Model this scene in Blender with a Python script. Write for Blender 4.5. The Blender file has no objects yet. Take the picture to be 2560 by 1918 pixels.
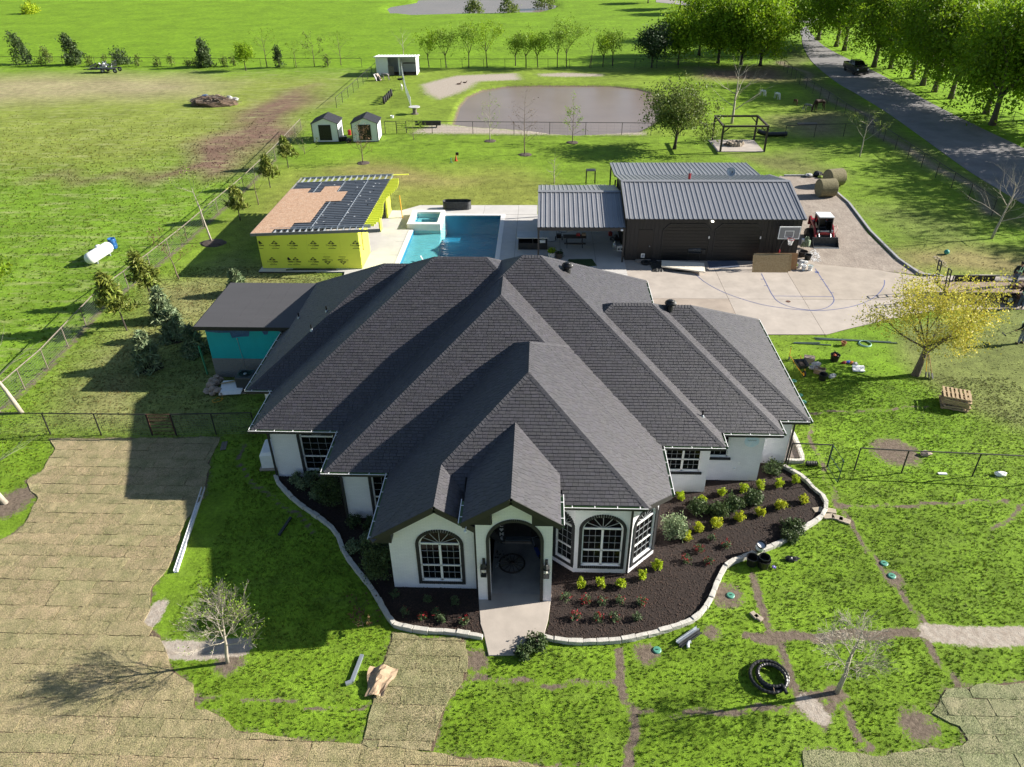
import bpy,bmesh,math,random
import numpy as np
from mathutils import Vector,Matrix,geometry
R=random.Random(11)
NR=np.random.RandomState(5)
PI=math.pi
S=bpy.context.scene
COL=S.collection
# camera
CH=22.9
CX=Vector((0.99923112,0.01152487,-0.03747471))
CZ_R=np.array([[0.99923112,0.03777591,-0.01049558],[0.01152487,-0.53887557,-0.84230654],[-0.03747471,0.84153794,-0.5388966]])
cd=bpy.data.cameras.new('camera')
cam=bpy.data.objects.new('camera',cd)
COL.objects.link(cam)
S.camera=cam
rx,ry,rz=CZ_R[0],-CZ_R[1],-CZ_R[2]
cam.matrix_world=Matrix(((rx[0],ry[0],rz[0],0),(rx[1],ry[1],rz[1],0),(rx[2],ry[2],rz[2],CH),(0,0,0,1)))
cd.sensor_width=36.0
cd.sensor_fit='HORIZONTAL'
cd.lens=36.0*1849.0/2560.0
cd.clip_start=0.5
cd.clip_end=3000
# sky and sun
SUNV=Vector((1.97,0.40,1.0)).normalized()
w=bpy.data.worlds.new('World')
S.world=w
w.use_nodes=True
nt=w.node_tree
bg=nt.nodes['Background']
sky=nt.nodes.new('ShaderNodeTexSky')
sky.sky_type='NISHITA'
sky.sun_disc=False
sky.sun_elevation=math.asin(SUNV.z)
sky.sun_rotation=math.atan2(SUNV.x,SUNV.y)
sky.air_density=1.0
sky.dust_density=0.6
sky.ozone_density=1.4
nt.links.new(sky.outputs[0],bg.inputs[0])
bg.inputs[1].default_value=0.055
sd=bpy.data.lights.new('sun','SUN')
sd.energy=5.0
sd.angle=math.radians(0.53)
sd.color=(1.0,0.94,0.85)
sun=bpy.data.objects.new('sun',sd)
COL.objects.link(sun)
sun.rotation_euler=SUNV.to_track_quat('Z','Y').to_euler()
sun.location=SUNV*200
S.view_settings.view_transform='Standard'
S.view_settings.look='None'
S.view_settings.exposure=1.22
S.view_settings.gamma=1.0
S.view_settings.use_curve_mapping=False
S.cycles.max_bounces=6
S.cycles.transparent_max_bounces=6
# survey of the plot: image measurements turned into plan positions
def G(px,py,z=0.0):
 d=CZ_R.T@np.array([px-1280.0,py-959.0,1849.0])
 t=(z-CH)/d[2]
 return Vector((d[0]*t,d[1]*t,z))
def GY(px,py,y):
 d=CZ_R.T@np.array([px-1280.0,py-959.0,1849.0])
 t=y/d[1]
 return Vector((d[0]*t,y,CH+d[2]*t))
def zf(x0,y0,s):
 return lambda x,y:(x0+x/s,y0+y/s)
ZA=zf(0,0,2.4544);ZB=zf(800,0,2.4544);ZC=zf(1660,0,2.4544);ZD=zf(0,600,2.4544)
ZE_=zf(1300,380,2.4544);ZF=zf(1660,600,2.4544);ZG=zf(0,1243,2.4544);ZH=zf(800,1000,2.4544)
ZI=zf(1660,1243,2.4544);ZJ=zf(900,1243,2.4544);ZK=zf(740,120,3.1725);ZL=zf(2200,600,4.142)
ZM=zf(1960,0,2.118);ZN=zf(1680,480,4.9156);ZP=zf(380,1300,3.2485);ZQ=zf(1320,400,5.5225);ZS=zf(1920,820,2.542)
def g2(p):
 v=G(*p)
 return(v.x,v.y)
 # mesh helpers
class MB:
 def __init__(self):
  self.v=[];self.f=[];self.m=[];self.T=None
 def add(self,vs,fs,mi=0):
  n=len(self.v)
  if self.T is not None:
   vs=[self.T@Vector(p) for p in vs]
  self.v.extend([tuple(p) for p in vs])
  for q in fs:
   self.f.append([i+n for i in q]);self.m.append(mi)
 def box(self,x0,x1,y0,y1,z0,z1,mi=0):
  self.add([(x0,y0,z0),(x1,y0,z0),(x1,y1,z0),(x0,y1,z0),(x0,y0,z1),(x1,y0,z1),(x1,y1,z1),(x0,y1,z1)],[(3,2,1,0),(4,5,6,7),(0,1,5,4),(1,2,6,5),(2,3,7,6),(3,0,4,7)],mi)
 def bar(self,p,q,w,h=None,mi=0,up=None):
  p=Vector(p);q=Vector(q);d=(q-p)
  if d.length<1e-6:return
  d.normalize()
  u=Vector(up) if up else(Vector((0,0,1)) if abs(d.z)<0.95 else Vector((1,0,0)))
  s=d.cross(u).normalized();u=s.cross(d)
  h=h or w
  vs=[]
  for c in(p,q):
   for a,b in((-1,-1),(1,-1),(1,1),(-1,1)):
    vs.append(c+s*(a*w/2)+u*(b*h/2))
  self.add(vs,[(0,1,2,3),(7,6,5,4),(0,4,5,1),(1,5,6,2),(2,6,7,3),(3,7,4,0)],mi)
 def tube(self,pts,r,n=6,mi=0,cap=True,closed=False):
  pts=[Vector(p) for p in pts];k=len(pts)
  rs=r if isinstance(r,(list,tuple)) else[r]*k
  vs=[];ref=None
  for i,p in enumerate(pts):
   if closed:
    d=pts[(i+1)%k]-pts[i-1]
   else:
    d=pts[min(i+1,k-1)]-pts[max(i-1,0)]
   d=d.normalized() if d.length>1e-9 else Vector((0,0,1))
   if ref is None:
    ref=Vector((1,0,0)) if abs(d.x)<0.8 else Vector((0,1,0))
   s=d.cross(ref)
   s=s.normalized() if s.length>1e-6 else d.orthogonal().normalized()
   u=s.cross(d);ref=u
   for j in range(n):
    a=2*PI*j/n
    vs.append(p+(s*math.cos(a)+u*math.sin(a))*rs[i])
  fs=[]
  for i in range(k if closed else k-1):
   b=(i+1)%k
   for j in range(n):
    fs.append((i*n+j,i*n+(j+1)%n,b*n+(j+1)%n,b*n+j))
  if cap and not closed:
   fs.append(tuple(range(n))[::-1]);fs.append(tuple((k-1)*n+j for j in range(n)))
  self.add(vs,fs,mi)
 def lathe(self,prof,n=12,c=(0,0,0),mi=0,sx=1.0,sy=1.0):
  vs=[];fs=[]
  for r,z in prof:
   for j in range(n):
    a=2*PI*j/n
    vs.append((c[0]+sx*r*math.cos(a),c[1]+sy*r*math.sin(a),c[2]+z))
  for i in range(len(prof)-1):
   for j in range(n):
    fs.append((i*n+j,i*n+(j+1)%n,(i+1)*n+(j+1)%n,(i+1)*n+j))
  fs.append(tuple(range(n))[::-1]);fs.append(tuple((len(prof)-1)*n+j for j in range(n)))
  self.add(vs,fs,mi)
 def prism(self,poly,z0,z1,mi=0,sides=True):
  n=len(poly)
  vs=[(p[0],p[1],z0) for p in poly]+[(p[0],p[1],z1) for p in poly]
  tri=geometry.tessellate_polygon([[Vector((p[0],p[1],0)) for p in poly]])
  ar=sum(poly[i][0]*poly[(i+1)%n][1]-poly[(i+1)%n][0]*poly[i][1] for i in range(n))
  fs=[]
  for t in tri:
   a,b,c=[poly[i] for i in t]
   s=(b[0]-a[0])*(c[1]-a[1])-(c[0]-a[0])*(b[1]-a[1])
   t=t if s>0 else t[::-1]
   fs.append(tuple(i+n for i in t));fs.append(tuple(t[::-1]))
  if sides:
   for i in range(n):
    j=(i+1)%n
    fs.append((i,j,j+n,i+n) if ar>0 else(j,i,i+n,j+n))
  self.add(vs,fs,mi)
 def blob(self,c,r,n=8,m=6,jit=0.0,mi=0):
  vs=[(c[0],c[1],c[2]+r[2])];fs=[]
  for i in range(1,m):
   t=PI*i/m
   for j in range(n):
    a=2*PI*j/n
    k=1+R.uniform(-jit,jit)
    vs.append((c[0]+k*r[0]*math.sin(t)*math.cos(a),c[1]+k*r[1]*math.sin(t)*math.sin(a),c[2]+k*r[2]*math.cos(t)))
  vs.append((c[0],c[1],c[2]-r[2]))
  for j in range(n):
   fs.append((0,1+j,1+(j+1)%n))
   fs.append((len(vs)-1,1+(m-2)*n+(j+1)%n,1+(m-2)*n+j))
  for i in range(m-2):
   for j in range(n):
    a=1+i*n+j;b=1+i*n+(j+1)%n
    fs.append((a,a+n,b+n,b))
  self.add(vs,fs,mi)
 def torus(self,rr,r,n=20,m=8,c=(0,0,0),axis='Z',mi=0,sy=1.0):
  pts=[]
  for i in range(n):
   a=2*PI*i/n
   p=(rr*math.cos(a),sy*rr*math.sin(a))
   q={'Z':(p[0],p[1],0),'Y':(p[0],0,p[1]),'X':(0,p[0],p[1])}[axis]
   pts.append(Vector(c)+Vector(q))
  vs=[];fs=[]
  ax={'Z':Vector((0,0,1)),'Y':Vector((0,1,0)),'X':Vector((1,0,0))}[axis]
  for p in pts:
   o=(p-Vector(c)).normalized()
   for j in range(m):
    a=2*PI*j/m
    vs.append(p+(o*math.cos(a)+ax*math.sin(a))*r)
  for i in range(n):
   b=(i+1)%n
   for j in range(m):
    fs.append((i*m+j,b*m+j,b*m+(j+1)%m,i*m+(j+1)%m))
  self.add(vs,fs,mi)
 def mesh(self,name,mats,smooth=False):
  me=bpy.data.meshes.new(name)
  me.from_pydata(self.v,[],self.f)
  for m in(mats if isinstance(mats,(list,tuple)) else[mats]):
   me.materials.append(m)
  if len(me.materials)>1:
   me.polygons.foreach_set('material_index',self.m)
  if smooth:
   me.polygons.foreach_set('use_smooth',[True]*len(me.polygons))
  me.update()
  return me
 def build(self,name,mats,parent=None,smooth=False,bevel=0.0,loc=None):
  o=bpy.data.objects.new(name,self.mesh(name,mats,smooth))
  COL.objects.link(o)
  if parent is not None:o.parent=parent
  if loc is not None:o.location=loc
  if bevel:
   b=o.modifiers.new('bevel','BEVEL');b.width=bevel;b.segments=2;b.limit_method='ANGLE'
  return o
def tag(o,label=None,cat=None,group=None,kind=None):
 if label:o['label']=label
 if cat:o['category']=cat
 if group:o['group']=group
 if kind:o['kind']=kind
 return o
def thing(name,label,cat,loc=(0,0,0),rz=0.0,group=None):
 o=bpy.data.objects.new(name,None)
 o.empty_display_size=0.3
 COL.objects.link(o)
 o.location=loc;o.rotation_euler=(0,0,rz)
 return tag(o,label,cat,group)
def struct(o):
 o['kind']='structure';return o
def put(name,me,parent=None,loc=(0,0,0),rot=(0,0,0),sc=(1,1,1)):
 o=bpy.data.objects.new(name,me);COL.objects.link(o)
 if parent is not None:o.parent=parent
 o.location=loc;o.rotation_euler=rot;o.scale=sc
 return o
def dup(o,loc=None,rz=None,sc=None,label=None,group=None):
 def cp(a,par):
  c=a.copy();COL.objects.link(c)
  if par is not None:c.parent=par
  for ch in list(a.children):cp(ch,c)
  return c
 r=cp(o,None)
 if loc is not None:r.location=loc
 if rz is not None:r.rotation_euler[2]=rz
 if sc is not None:r.scale=sc if isinstance(sc,(tuple,list)) else(sc,sc,sc)
 if label:r['label']=label
 if group:r['group']=group
 return r
def np_mesh(name,V,F,mat,attr=None,smooth=False):
 """V (n,3), F (m,k) arrays -> mesh; attr: dict name -> per-face-corner-free point floats"""
 me=bpy.data.meshes.new(name)
 n,(m,k)=len(V),F.shape
 me.vertices.add(n);me.vertices.foreach_set('co',np.ascontiguousarray(V,dtype=np.float32).ravel())
 me.loops.add(m*k);me.loops.foreach_set('vertex_index',np.ascontiguousarray(F,dtype=np.int32).ravel())
 me.polygons.add(m);me.polygons.foreach_set('loop_start',np.arange(0,m*k,k,dtype=np.int32))
 try:me.polygons.foreach_set('loop_total',np.full(m,k,dtype=np.int32))
 except Exception:pass
 if smooth:me.polygons.foreach_set('use_smooth',np.ones(m,dtype=bool))
 me.materials.append(mat)
 for nm,a in(attr or{}).items():
  if a.ndim==1:
   at=me.attributes.new(nm,'FLOAT','POINT');at.data.foreach_set('value',a.astype(np.float32))
  else:
   at=me.attributes.new(nm,'FLOAT_COLOR','POINT');at.data.foreach_set('color',a.astype(np.float32).ravel())
 me.update(calc_edges=True);me.validate()
 return me
 # materials
KA=0.72
def mat(name,col,rough=0.7,metal=0.0,var=0.0,vs=3.0,bump=0.0,bs=30.0,spec=0.5,col2=None,trans=0.0,emit=None,attr=None,stretch=None,coat=0.0,world=False,micro=None):
 if max(col)<.7 and not emit:col=tuple(c*KA for c in col);col2=tuple(c*KA for c in col2) if col2 else None
 m=bpy.data.materials.new(name);m.use_nodes=True
 t=m.node_tree;N=t.nodes;L=t.links;b=N['Principled BSDF']
 b.inputs['Roughness'].default_value=rough;b.inputs['Metallic'].default_value=metal
 b.inputs['Specular IOR Level'].default_value=spec
 if coat:b.inputs['Coat Weight'].default_value=coat
 b.inputs['Base Color'].default_value=(*col,1)
 tc=N.new('ShaderNodeTexCoord');src=tc.outputs['Object']
 if world:src=N.new('ShaderNodeNewGeometry').outputs['Position']
 if stretch:
  mp=N.new('ShaderNodeMapping');mp.inputs['Scale'].default_value=stretch
  L.new(src,mp.inputs[0]);src=mp.outputs[0]
 last=None
 if var or col2:
  nz=N.new('ShaderNodeTexNoise');nz.inputs['Scale'].default_value=vs;nz.inputs['Detail'].default_value=6;nz.inputs['Roughness'].default_value=0.65
  L.new(src,nz.inputs['Vector'])
  mx=N.new('ShaderNodeMix');mx.data_type='RGBA'
  rp=N.new('ShaderNodeMapRange');rp.inputs[1].default_value=0.3;rp.inputs[2].default_value=0.7
  L.new(nz.outputs[0],rp.inputs[0]);L.new(rp.outputs[0],mx.inputs['Factor'])
  c2=col2 if col2 else tuple(min(1,c*(1+var)) for c in col)
  c1=col if col2 else tuple(c*(1-var) for c in col)
  mx.inputs[6].default_value=(*c1,1);mx.inputs[7].default_value=(*c2,1)
  last=mx.outputs[2]
 if micro:
  n3=N.new('ShaderNodeTexNoise');n3.inputs['Scale'].default_value=micro[0];n3.inputs['Detail'].default_value=4;n3.inputs['Roughness'].default_value=.8;L.new(src,n3.inputs['Vector'])
  r3=N.new('ShaderNodeMapRange');r3.inputs[1].default_value=.3;r3.inputs[2].default_value=.7;r3.inputs[3].default_value=1-micro[1];r3.inputs[4].default_value=1+micro[1];L.new(n3.outputs[0],r3.inputs[0])
  c3=N.new('ShaderNodeCombineColor');[L.new(r3.outputs[0],c3.inputs[i]) for i in range(3)]
  m3=N.new('ShaderNodeMix');m3.data_type='RGBA';m3.blend_type='MULTIPLY';m3.inputs['Factor'].default_value=1
  if last:L.new(last,m3.inputs[6])
  else:m3.inputs[6].default_value=(*col,1)
  L.new(c3.outputs[0],m3.inputs[7]);last=m3.outputs[2]
 if attr:
  at=N.new('ShaderNodeAttribute');at.attribute_name=attr
  mu=N.new('ShaderNodeMix');mu.data_type='RGBA';mu.blend_type='MULTIPLY';mu.inputs['Factor'].default_value=1
  if last:L.new(last,mu.inputs[6])
  else:mu.inputs[6].default_value=(*col,1)
  L.new(at.outputs['Color'],mu.inputs[7]);last=mu.outputs[2]
 if last:L.new(last,b.inputs['Base Color'])
 if bump:
  n2=N.new('ShaderNodeTexNoise');n2.inputs['Scale'].default_value=bs;n2.inputs['Detail'].default_value=4
  L.new(src,n2.inputs['Vector'])
  bp=N.new('ShaderNodeBump');bp.inputs['Strength'].default_value=bump;bp.inputs['Distance'].default_value=0.02
  L.new(n2.outputs[0],bp.inputs['Height']);L.new(bp.outputs[0],b.inputs['Normal'])
 if trans:
  tr=N.new('ShaderNodeBsdfTranslucent');ms=N.new('ShaderNodeMixShader');ms.inputs[0].default_value=trans
  if last:L.new(last,tr.inputs[0])
  else:tr.inputs[0].default_value=(*col,1)
  L.new(b.outputs[0],ms.inputs[1]);L.new(tr.outputs[0],ms.inputs[2]);L.new(ms.outputs[0],N['Material Output'].inputs[0])
 if emit:
  b.inputs['Emission Color'].default_value=(*emit[0],1);b.inputs['Emission Strength'].default_value=emit[1]
 return m
M={}
M['white_paint']=mat('white_paint',(0.8,0.8,0.79),0.55,var=0.04,vs=2)
M['black_paint']=mat('black_paint',(0.025,0.026,0.028),0.5,var=0.2,vs=4)
M['dark_trim']=mat('dark_trim',(0.035,0.033,0.032),0.6,var=0.15,vs=6)
M['dark_brick']=mat('dark_brick',(0.030,0.031,0.034),0.7,var=0.3,vs=9,bump=0.3,bs=40)
M['glass']=mat('window_glass',(0.006,0.007,0.008),0.05,spec=0.2)
M['concrete']=mat('concrete',(0.50,0.43,0.355),0.85,var=0.16,vs=0.7,bump=0.15,bs=25)
M['patio']=mat('patio_concrete',(0.68,0.655,0.62),0.8,var=0.08,vs=1.0,bump=0.1,bs=20)
M['coping']=mat('coping_stone',(0.74,0.72,0.68),0.7,var=0.05,vs=3)
M['limestone']=mat('limestone',(0.66,0.63,0.56),0.85,var=0.14,vs=5,bump=0.5,bs=14)
M['mulch']=mat('mulch',(0.014,0.008,0.006),0.95,col2=(0.045,0.027,0.020),vs=9,bump=1.0,bs=22)
M['chip']=mat('mulch_chip',(0.06,0.035,0.024),0.9,var=0.5,vs=2.5)
M['soil']=mat('soil',(0.17,0.115,0.075),0.95,var=0.3,vs=4,bump=0.8,bs=12)
M['bark']=mat('bark',(0.14,0.11,0.085),0.9,var=0.35,vs=6,bump=0.6,bs=14,stretch=(3,3,0.7))
M['bark_dark']=mat('bark_dark',(0.07,0.055,0.042),0.9,var=0.35,vs=6,bump=0.6,bs=14,stretch=(3,3,0.7))
M['twig']=mat('pale_twig',(0.52,0.46,0.37),0.85,var=0.25,vs=8)
M['twig_brown']=mat('brown_twig',(0.22,0.16,0.12),0.85,var=0.25,vs=8)
M['metal_dark']=mat('dark_pipe',(0.045,0.042,0.042),0.55,0.3,var=0.2,vs=5)
M['metal_rust']=mat('rusted_pipe',(0.16,0.075,0.05),0.75,0.2,var=0.35,vs=9)
M['pipe_tan']=mat('weathered_pipe',(0.30,0.25,0.20),0.7,0.2,var=0.2,vs=6)
M['wire']=mat('wire',(0.20,0.21,0.20),0.5,0.6)
M['wire_light']=mat('galvanised_wire',(0.46,0.48,0.46),0.5,0.5)
M['galv']=mat('galvanised_steel',(0.50,0.55,0.60),0.42,0.55,var=0.12,vs=5)
M['roof_metal']=mat('roof_metal',(0.36,0.365,0.385),0.42,0.2,var=0.05,vs=0.8)
M['wall_metal']=mat('wall_metal',(0.030,0.029,0.030),0.55,0.1,var=0.08,vs=1.5)
M['door_metal']=mat('door_metal',(0.014,0.014,0.015),0.45,0.1,var=0.1,vs=1.5)
M['rubber']=mat('rubber',(0.018,0.018,0.018),0.8,var=0.3,vs=6)
M['plastic_black']=mat('black_plastic',(0.016,0.016,0.017),0.38,var=0.2,vs=3)
M['wood']=mat('pine_wood',(0.52,0.38,0.22),0.8,var=0.2,vs=4,stretch=(1,6,6))
M['wood_grey']=mat('weathered_wood',(0.22,0.19,0.16),0.85,var=0.25,vs=5,stretch=(1,5,5))
M['wood_dark']=mat('dark_stained_wood',(0.075,0.058,0.048),0.75,var=0.25,vs=5)
M['osb']=mat('osb_board',(0.54,0.31,0.18),0.85,col2=(0.69,0.48,0.33),vs=3.2,bump=0.2,bs=40,micro=(11,.45))
M['muntin']=mat('muntin',(0.50,0.52,0.54),0.5)
M['osb_yellow']=mat('osb_sheet',(0.46,0.31,0.14),0.85,col2=(0.69,0.52,0.29),vs=10,bump=0.2,bs=40)
M['plywood']=mat('plywood',(0.50,0.27,0.12),0.8,var=0.18,vs=2)
M['red']=mat('red_paint',(0.42,0.018,0.025),0.4,var=0.15,vs=3,coat=0.2)
M['steel_dark']=mat('worn_steel',(0.075,0.08,0.085),0.5,0.5,var=0.4,vs=6)
M['yellow']=mat('yellow_paint',(0.72,0.36,0.02),0.5,var=0.1)
M['blue_plastic']=mat('blue_plastic',(0.03,0.16,0.46),0.4,var=0.15)
M['white_plastic']=mat('white_plastic',(0.78,0.79,0.79),0.4,var=0.06,vs=6)
M['paper']=mat('kraft_paper',(0.50,0.36,0.23),0.85,var=0.15,vs=4)
M['card']=mat('cardboard',(0.36,0.27,0.18),0.85,var=0.15,vs=4)
M['stone']=mat('field_stone',(0.48,0.38,0.31),0.9,var=0.25,vs=4,bump=0.6,bs=9)
M['stone_light']=mat('paver_stone',(0.50,0.42,0.32),0.9,var=0.2,vs=5,bump=0.3,bs=14)
M['hay']=mat('hay',(0.27,0.235,0.13),0.95,var=0.35,vs=7,bump=0.8,bs=30)
M['jeans']=mat('denim',(0.10,0.14,0.22),0.85,var=0.2,vs=12)
M['hoodie']=mat('black_cloth',(0.014,0.014,0.017),0.9,var=0.2,vs=12)
M['vest']=mat('reflective_strip',(0.45,0.72,0.52),0.5)
M['skin']=mat('skin',(0.36,0.20,0.13),0.6)
M['hair']=mat('dark_hair',(0.012,0.010,0.009),0.7)
M['green_plastic']=mat('green_plastic',(0.10,0.36,0.25),0.5,var=0.15)
M['gutter_green']=mat('gutter_inside',(0.21,0.34,0.15),0.55,var=0.1,vs=2)
M['fur_white']=mat('white_fur',(0.72,0.69,0.63),0.9,var=0.1,vs=6)
M['fur_brown']=mat('brown_fur',(0.06,0.028,0.016),0.8,var=0.2,vs=6)
M['fur_red']=mat('reddish_fur',(0.16,0.065,0.03),0.85,var=0.2,vs=6)
M['fur_grey']=mat('grey_fur',(0.30,0.28,0.27),0.9,var=0.35,vs=3)
M['fur_pied']=mat('pied_fur',(0.02,0.018,0.018),0.85,col2=(0.66,0.63,0.58),vs=2.2)
def leafmat(name,col,var=0.35,trans=0.35,vs=0.8):
 return mat(name,col,0.55,var=var,vs=vs,trans=trans,attr='tone',spec=0.3)
M['leaf_oak']=leafmat('leaf_green',(0.26,0.40,0.018),trans=.45)
M['leaf_bright']=leafmat('leaf_bright',(0.31,0.47,0.02),trans=.45)
M['leaf_dark']=leafmat('leaf_dark',(0.045,0.085,0.028),trans=0.15)
M['leaf_olive']=leafmat('leaf_olive',(0.19,0.245,0.05))
M['leaf_yellow']=leafmat('leaf_yellow',(0.68,0.61,0.09),var=.15)
M['leaf_lime']=leafmat('leaf_lime',(0.56,0.69,0.03),var=.2)
M['leaf_gold']=leafmat('leaf_gold',(0.62,0.66,0.03),var=.15)
M['leaf_shrub']=leafmat('leaf_shrub',(0.10,0.15,0.05),trans=0.25)
M['leaf_rose']=leafmat('leaf_rose',(0.12,0.18,0.07),trans=0.2)
M['leaf_grey']=leafmat('leaf_grey',(0.25,0.32,0.16),trans=0.15)
M['leaf_spring']=leafmat('leaf_spring',(0.28,0.42,0.04),trans=0.4)
M['leaf_rust']=leafmat('leaf_rust',(0.22,0.13,0.06),trans=0.2)
M['petal']=mat('red_petal',(0.42,0.012,0.02),0.6,trans=0.2)
M['needle']=leafmat('pine_needle',(0.24,0.28,0.045),trans=0.2)
# GROUND
def inpoly(X,Y,poly):
 n=len(poly);r=np.zeros(X.shape,bool);j=n-1
 for i in range(n):
  xi,yi=poly[i];xj,yj=poly[j]
  if yi!=yj:
   c=((yi>Y)!=(yj>Y))&(X<(xj-xi)*(Y-yi)/(yj-yi)+xi)
   r^=c
  j=i
 return r
def pdist(X,Y,pts,closed=False):
 d=np.full(X.shape,1e9);k=len(pts)
 for i in range(k if closed else k-1):
  (x0,y0),(x1,y1)=pts[i],pts[(i+1)%k]
  dx,dy=x1-x0,y1-y0;L2=dx*dx+dy*dy+1e-9
  t=np.clip(((X-x0)*dx+(Y-y0)*dy)/L2,0,1)
  d=np.minimum(d,np.hypot(X-x0-t*dx,Y-y0-t*dy))
 return d
def soft(X,Y,poly,f):
 """1 inside, 0 outside, feathered over f metres"""
 sd_=np.where(inpoly(X,Y,poly),1,-1)*pdist(X,Y,poly,True)
 return np.clip(sd_/f*0.5+0.5,0,1)
def PX(pts,f=None):return[g2(f(*p) if f else p) for p in pts]
POND=PX([(1138,307),(1146,283),(1152,264),(1173,239),(1210,223),(1267,214),(1349,212),(1447,212),(1529,213),(1590,219),(1625,229),(1648,243),(1655,262),(1650,285),(1625,308),(1590,326),(1500,331),(1440,334),(1380,330),(1330,323),(1250,317),(1180,313)])
FARPOND=PX([(965,16),(975,30),(1030,33),(1150,31),(1250,30),(1340,28),(1380,18),(1399,12),(1370,4),(1320,-10),(1200,-14),(1100,-10),(1045,-4),(1040,5),(990,10)])
ROAD_L=PX([(2008,116),(2030,155),(2090,205),(2141,235),(2228,289),(2372,393),(2440,440),(2560,512),(2700,600)])
ROAD_R=PX([(2022,76),(2050,108),(2090,133),(2170,172),(2215,194),(2312,250),(2430,310),(2560,372),(2700,440)])
RFENCE=PX([(1941,159),(1998,212),(2049,246),(2110,289),(2208,354),(2302,420),(2420,499),(2478,540),(2560,600)])
LFENCE=PX([(-60,1085),(0,1030),(120,922),(258,770),(379,677),(469,603),(546,534),(611,477),(689,399),(754,326),(842,270),(884,232),(930,189),(948,172)])
SOD_A=PX([(122,1097),(340,1096),(550,1093),(525,1142),(521,1195),(509,1244),(460,1304),(432,1402),(403,1438),(381,1471),(379,1504),(355,1557),(401,1589),(407,1622),(432,1675),(481,1711),(489,1773),(542,1785),(591,1826),(685,1846),(900,1862),(1083,1885),(1350,1915),(1680,1935),(1680,2000),(-200,2000),(-200,1420),(24,1341),(73,1300),(81,1267),(98,1248),(61,1203),(110,1175),(140,1122)])
SOD_B=PX([(983,1581),(1063,1597),(1161,1593),(1169,1691),(1116,1760),(1083,1879),(900,1862),(924,1821),(932,1760),(961,1650)])
SOD_C=PX([(2010,1878),(2063,1874),(2169,1895),(2271,1882),(2422,1866),(2401,1821),(2332,1785),(2361,1724),(2560,1703),(2720,1690),(2720,2000),(2010,2000)])
BED_L=PX([(20,725),(80,800),(160,960),(290,1130),(340,1200),(420,1340),(455,1385),(620,1425),(800,1432),(1000,1465)],ZH)
BED_L=PX([(690,1193),(700,1215),(745,1260)])+BED_L[1:]
BED_R=PX([(1370,1462),(1480,1488),(1600,1494),(1740,1492),(1900,1475),(2050,1440),(2209,1390)],ZH)+PX([(200,745),(250,690),(290,620),(330,520),(370,440),(430,400),(500,375),(600,335),(720,285),(850,205),(960,130),(990,80),(985,20),(950,-20)],ZI)+PX([(1640+1000/2.542,1080+370/2.542),(1640+930/2.542,1080+300/2.542),(1640+800/2.542,1080+225/2.542)])
MULCH_L=BED_L+[(-2.2,19.0),(-2.28,20.3),(-2.28,24.5),(-8.3,24.5),(-8.3,27.3),(-12.4,27.3)]
MULCH_R=BED_R+[(11.9,28.9),(10.2,28.6),(7.6,27.5),(4.7,26.6),(4.7,22.5),(3.6,21.6),(0.6,22.2),(0.5,19.4),(0.45,18.8)]
DRIVE=PX([(2024,838),(2075,838),(2110,826),(2220,800),(2330,778),(2420,775),(2560,775),(2750,780),(2750,668),(2450,688),(2300,694),(2190,676),(2040,662),(2002,640),(1990,600),(1560,645),(1545,660),(1590,700),(1600,770),(1610,845)])
DRIVE=PX([(2066,838),(2110,826),(2220,800),(2330,778),(2420,776),(2560,775),(2800,778),(2800,690),(2560,690),(2450,688),(2300,694),(2190,676),(2040,662),(2024,652)])+[(19.3,52.5),(19.3,53.6),(6.4,53.6),(6.4,38.2),(12.6,38.0),(13.5,41.8)]
PATIO=[(-0.4,66.0),(-11.2,65.9),(-12.7,64.5),(-15,64.5),(-15.0,58.0),(-21.3,58.0),(-21.3,50.85),(-14.8,51.0),(-13.6,41.8),(6.4,41.8),(6.4,63.5),(-0.4,63.5)]
GRAVEL=PX([(2002,640),(2024,652),(2040,662),(2190,676),(2300,692),(2290,672),(2240,655),(2170,585),(2120,507),(2088,480),(2050,452),(1940,440),(1960,470)])
GRAVEL=PX([(2024,652),(2040,662),(2190,676),(2330,692),(2290,672),(2240,652),(2170,585),(2120,510),(2095,480),(2050,445),(1950,440)])+[(19.3,66),(19.3,53.0)]
WALK=[(-2.32,20.2),(0.56,20.2),(0.53,19.9),(0.43,19.0),(0.24,18.1),(-0.1,17.75),(-0.8,17.36),(-1.75,17.30),(-1.99,18.25),(-2.15,18.7),(-2.30,19.84)]
HOUSE_OUT=[(-12.5,27.2),(-8.46,24.4),(-5.7,20.5),(-2.3,20.4),(0.6,22.1),(3.6,21.5),(4.85,22.6),(7.7,26.5),(10.3,27.5),(12.0,28.8),(12,37.5),(6,41.7),(-13.8,41.7),(-13.8,30.5)]
POOL=(-10.9,-3.6,46.5,63.2)
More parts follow.
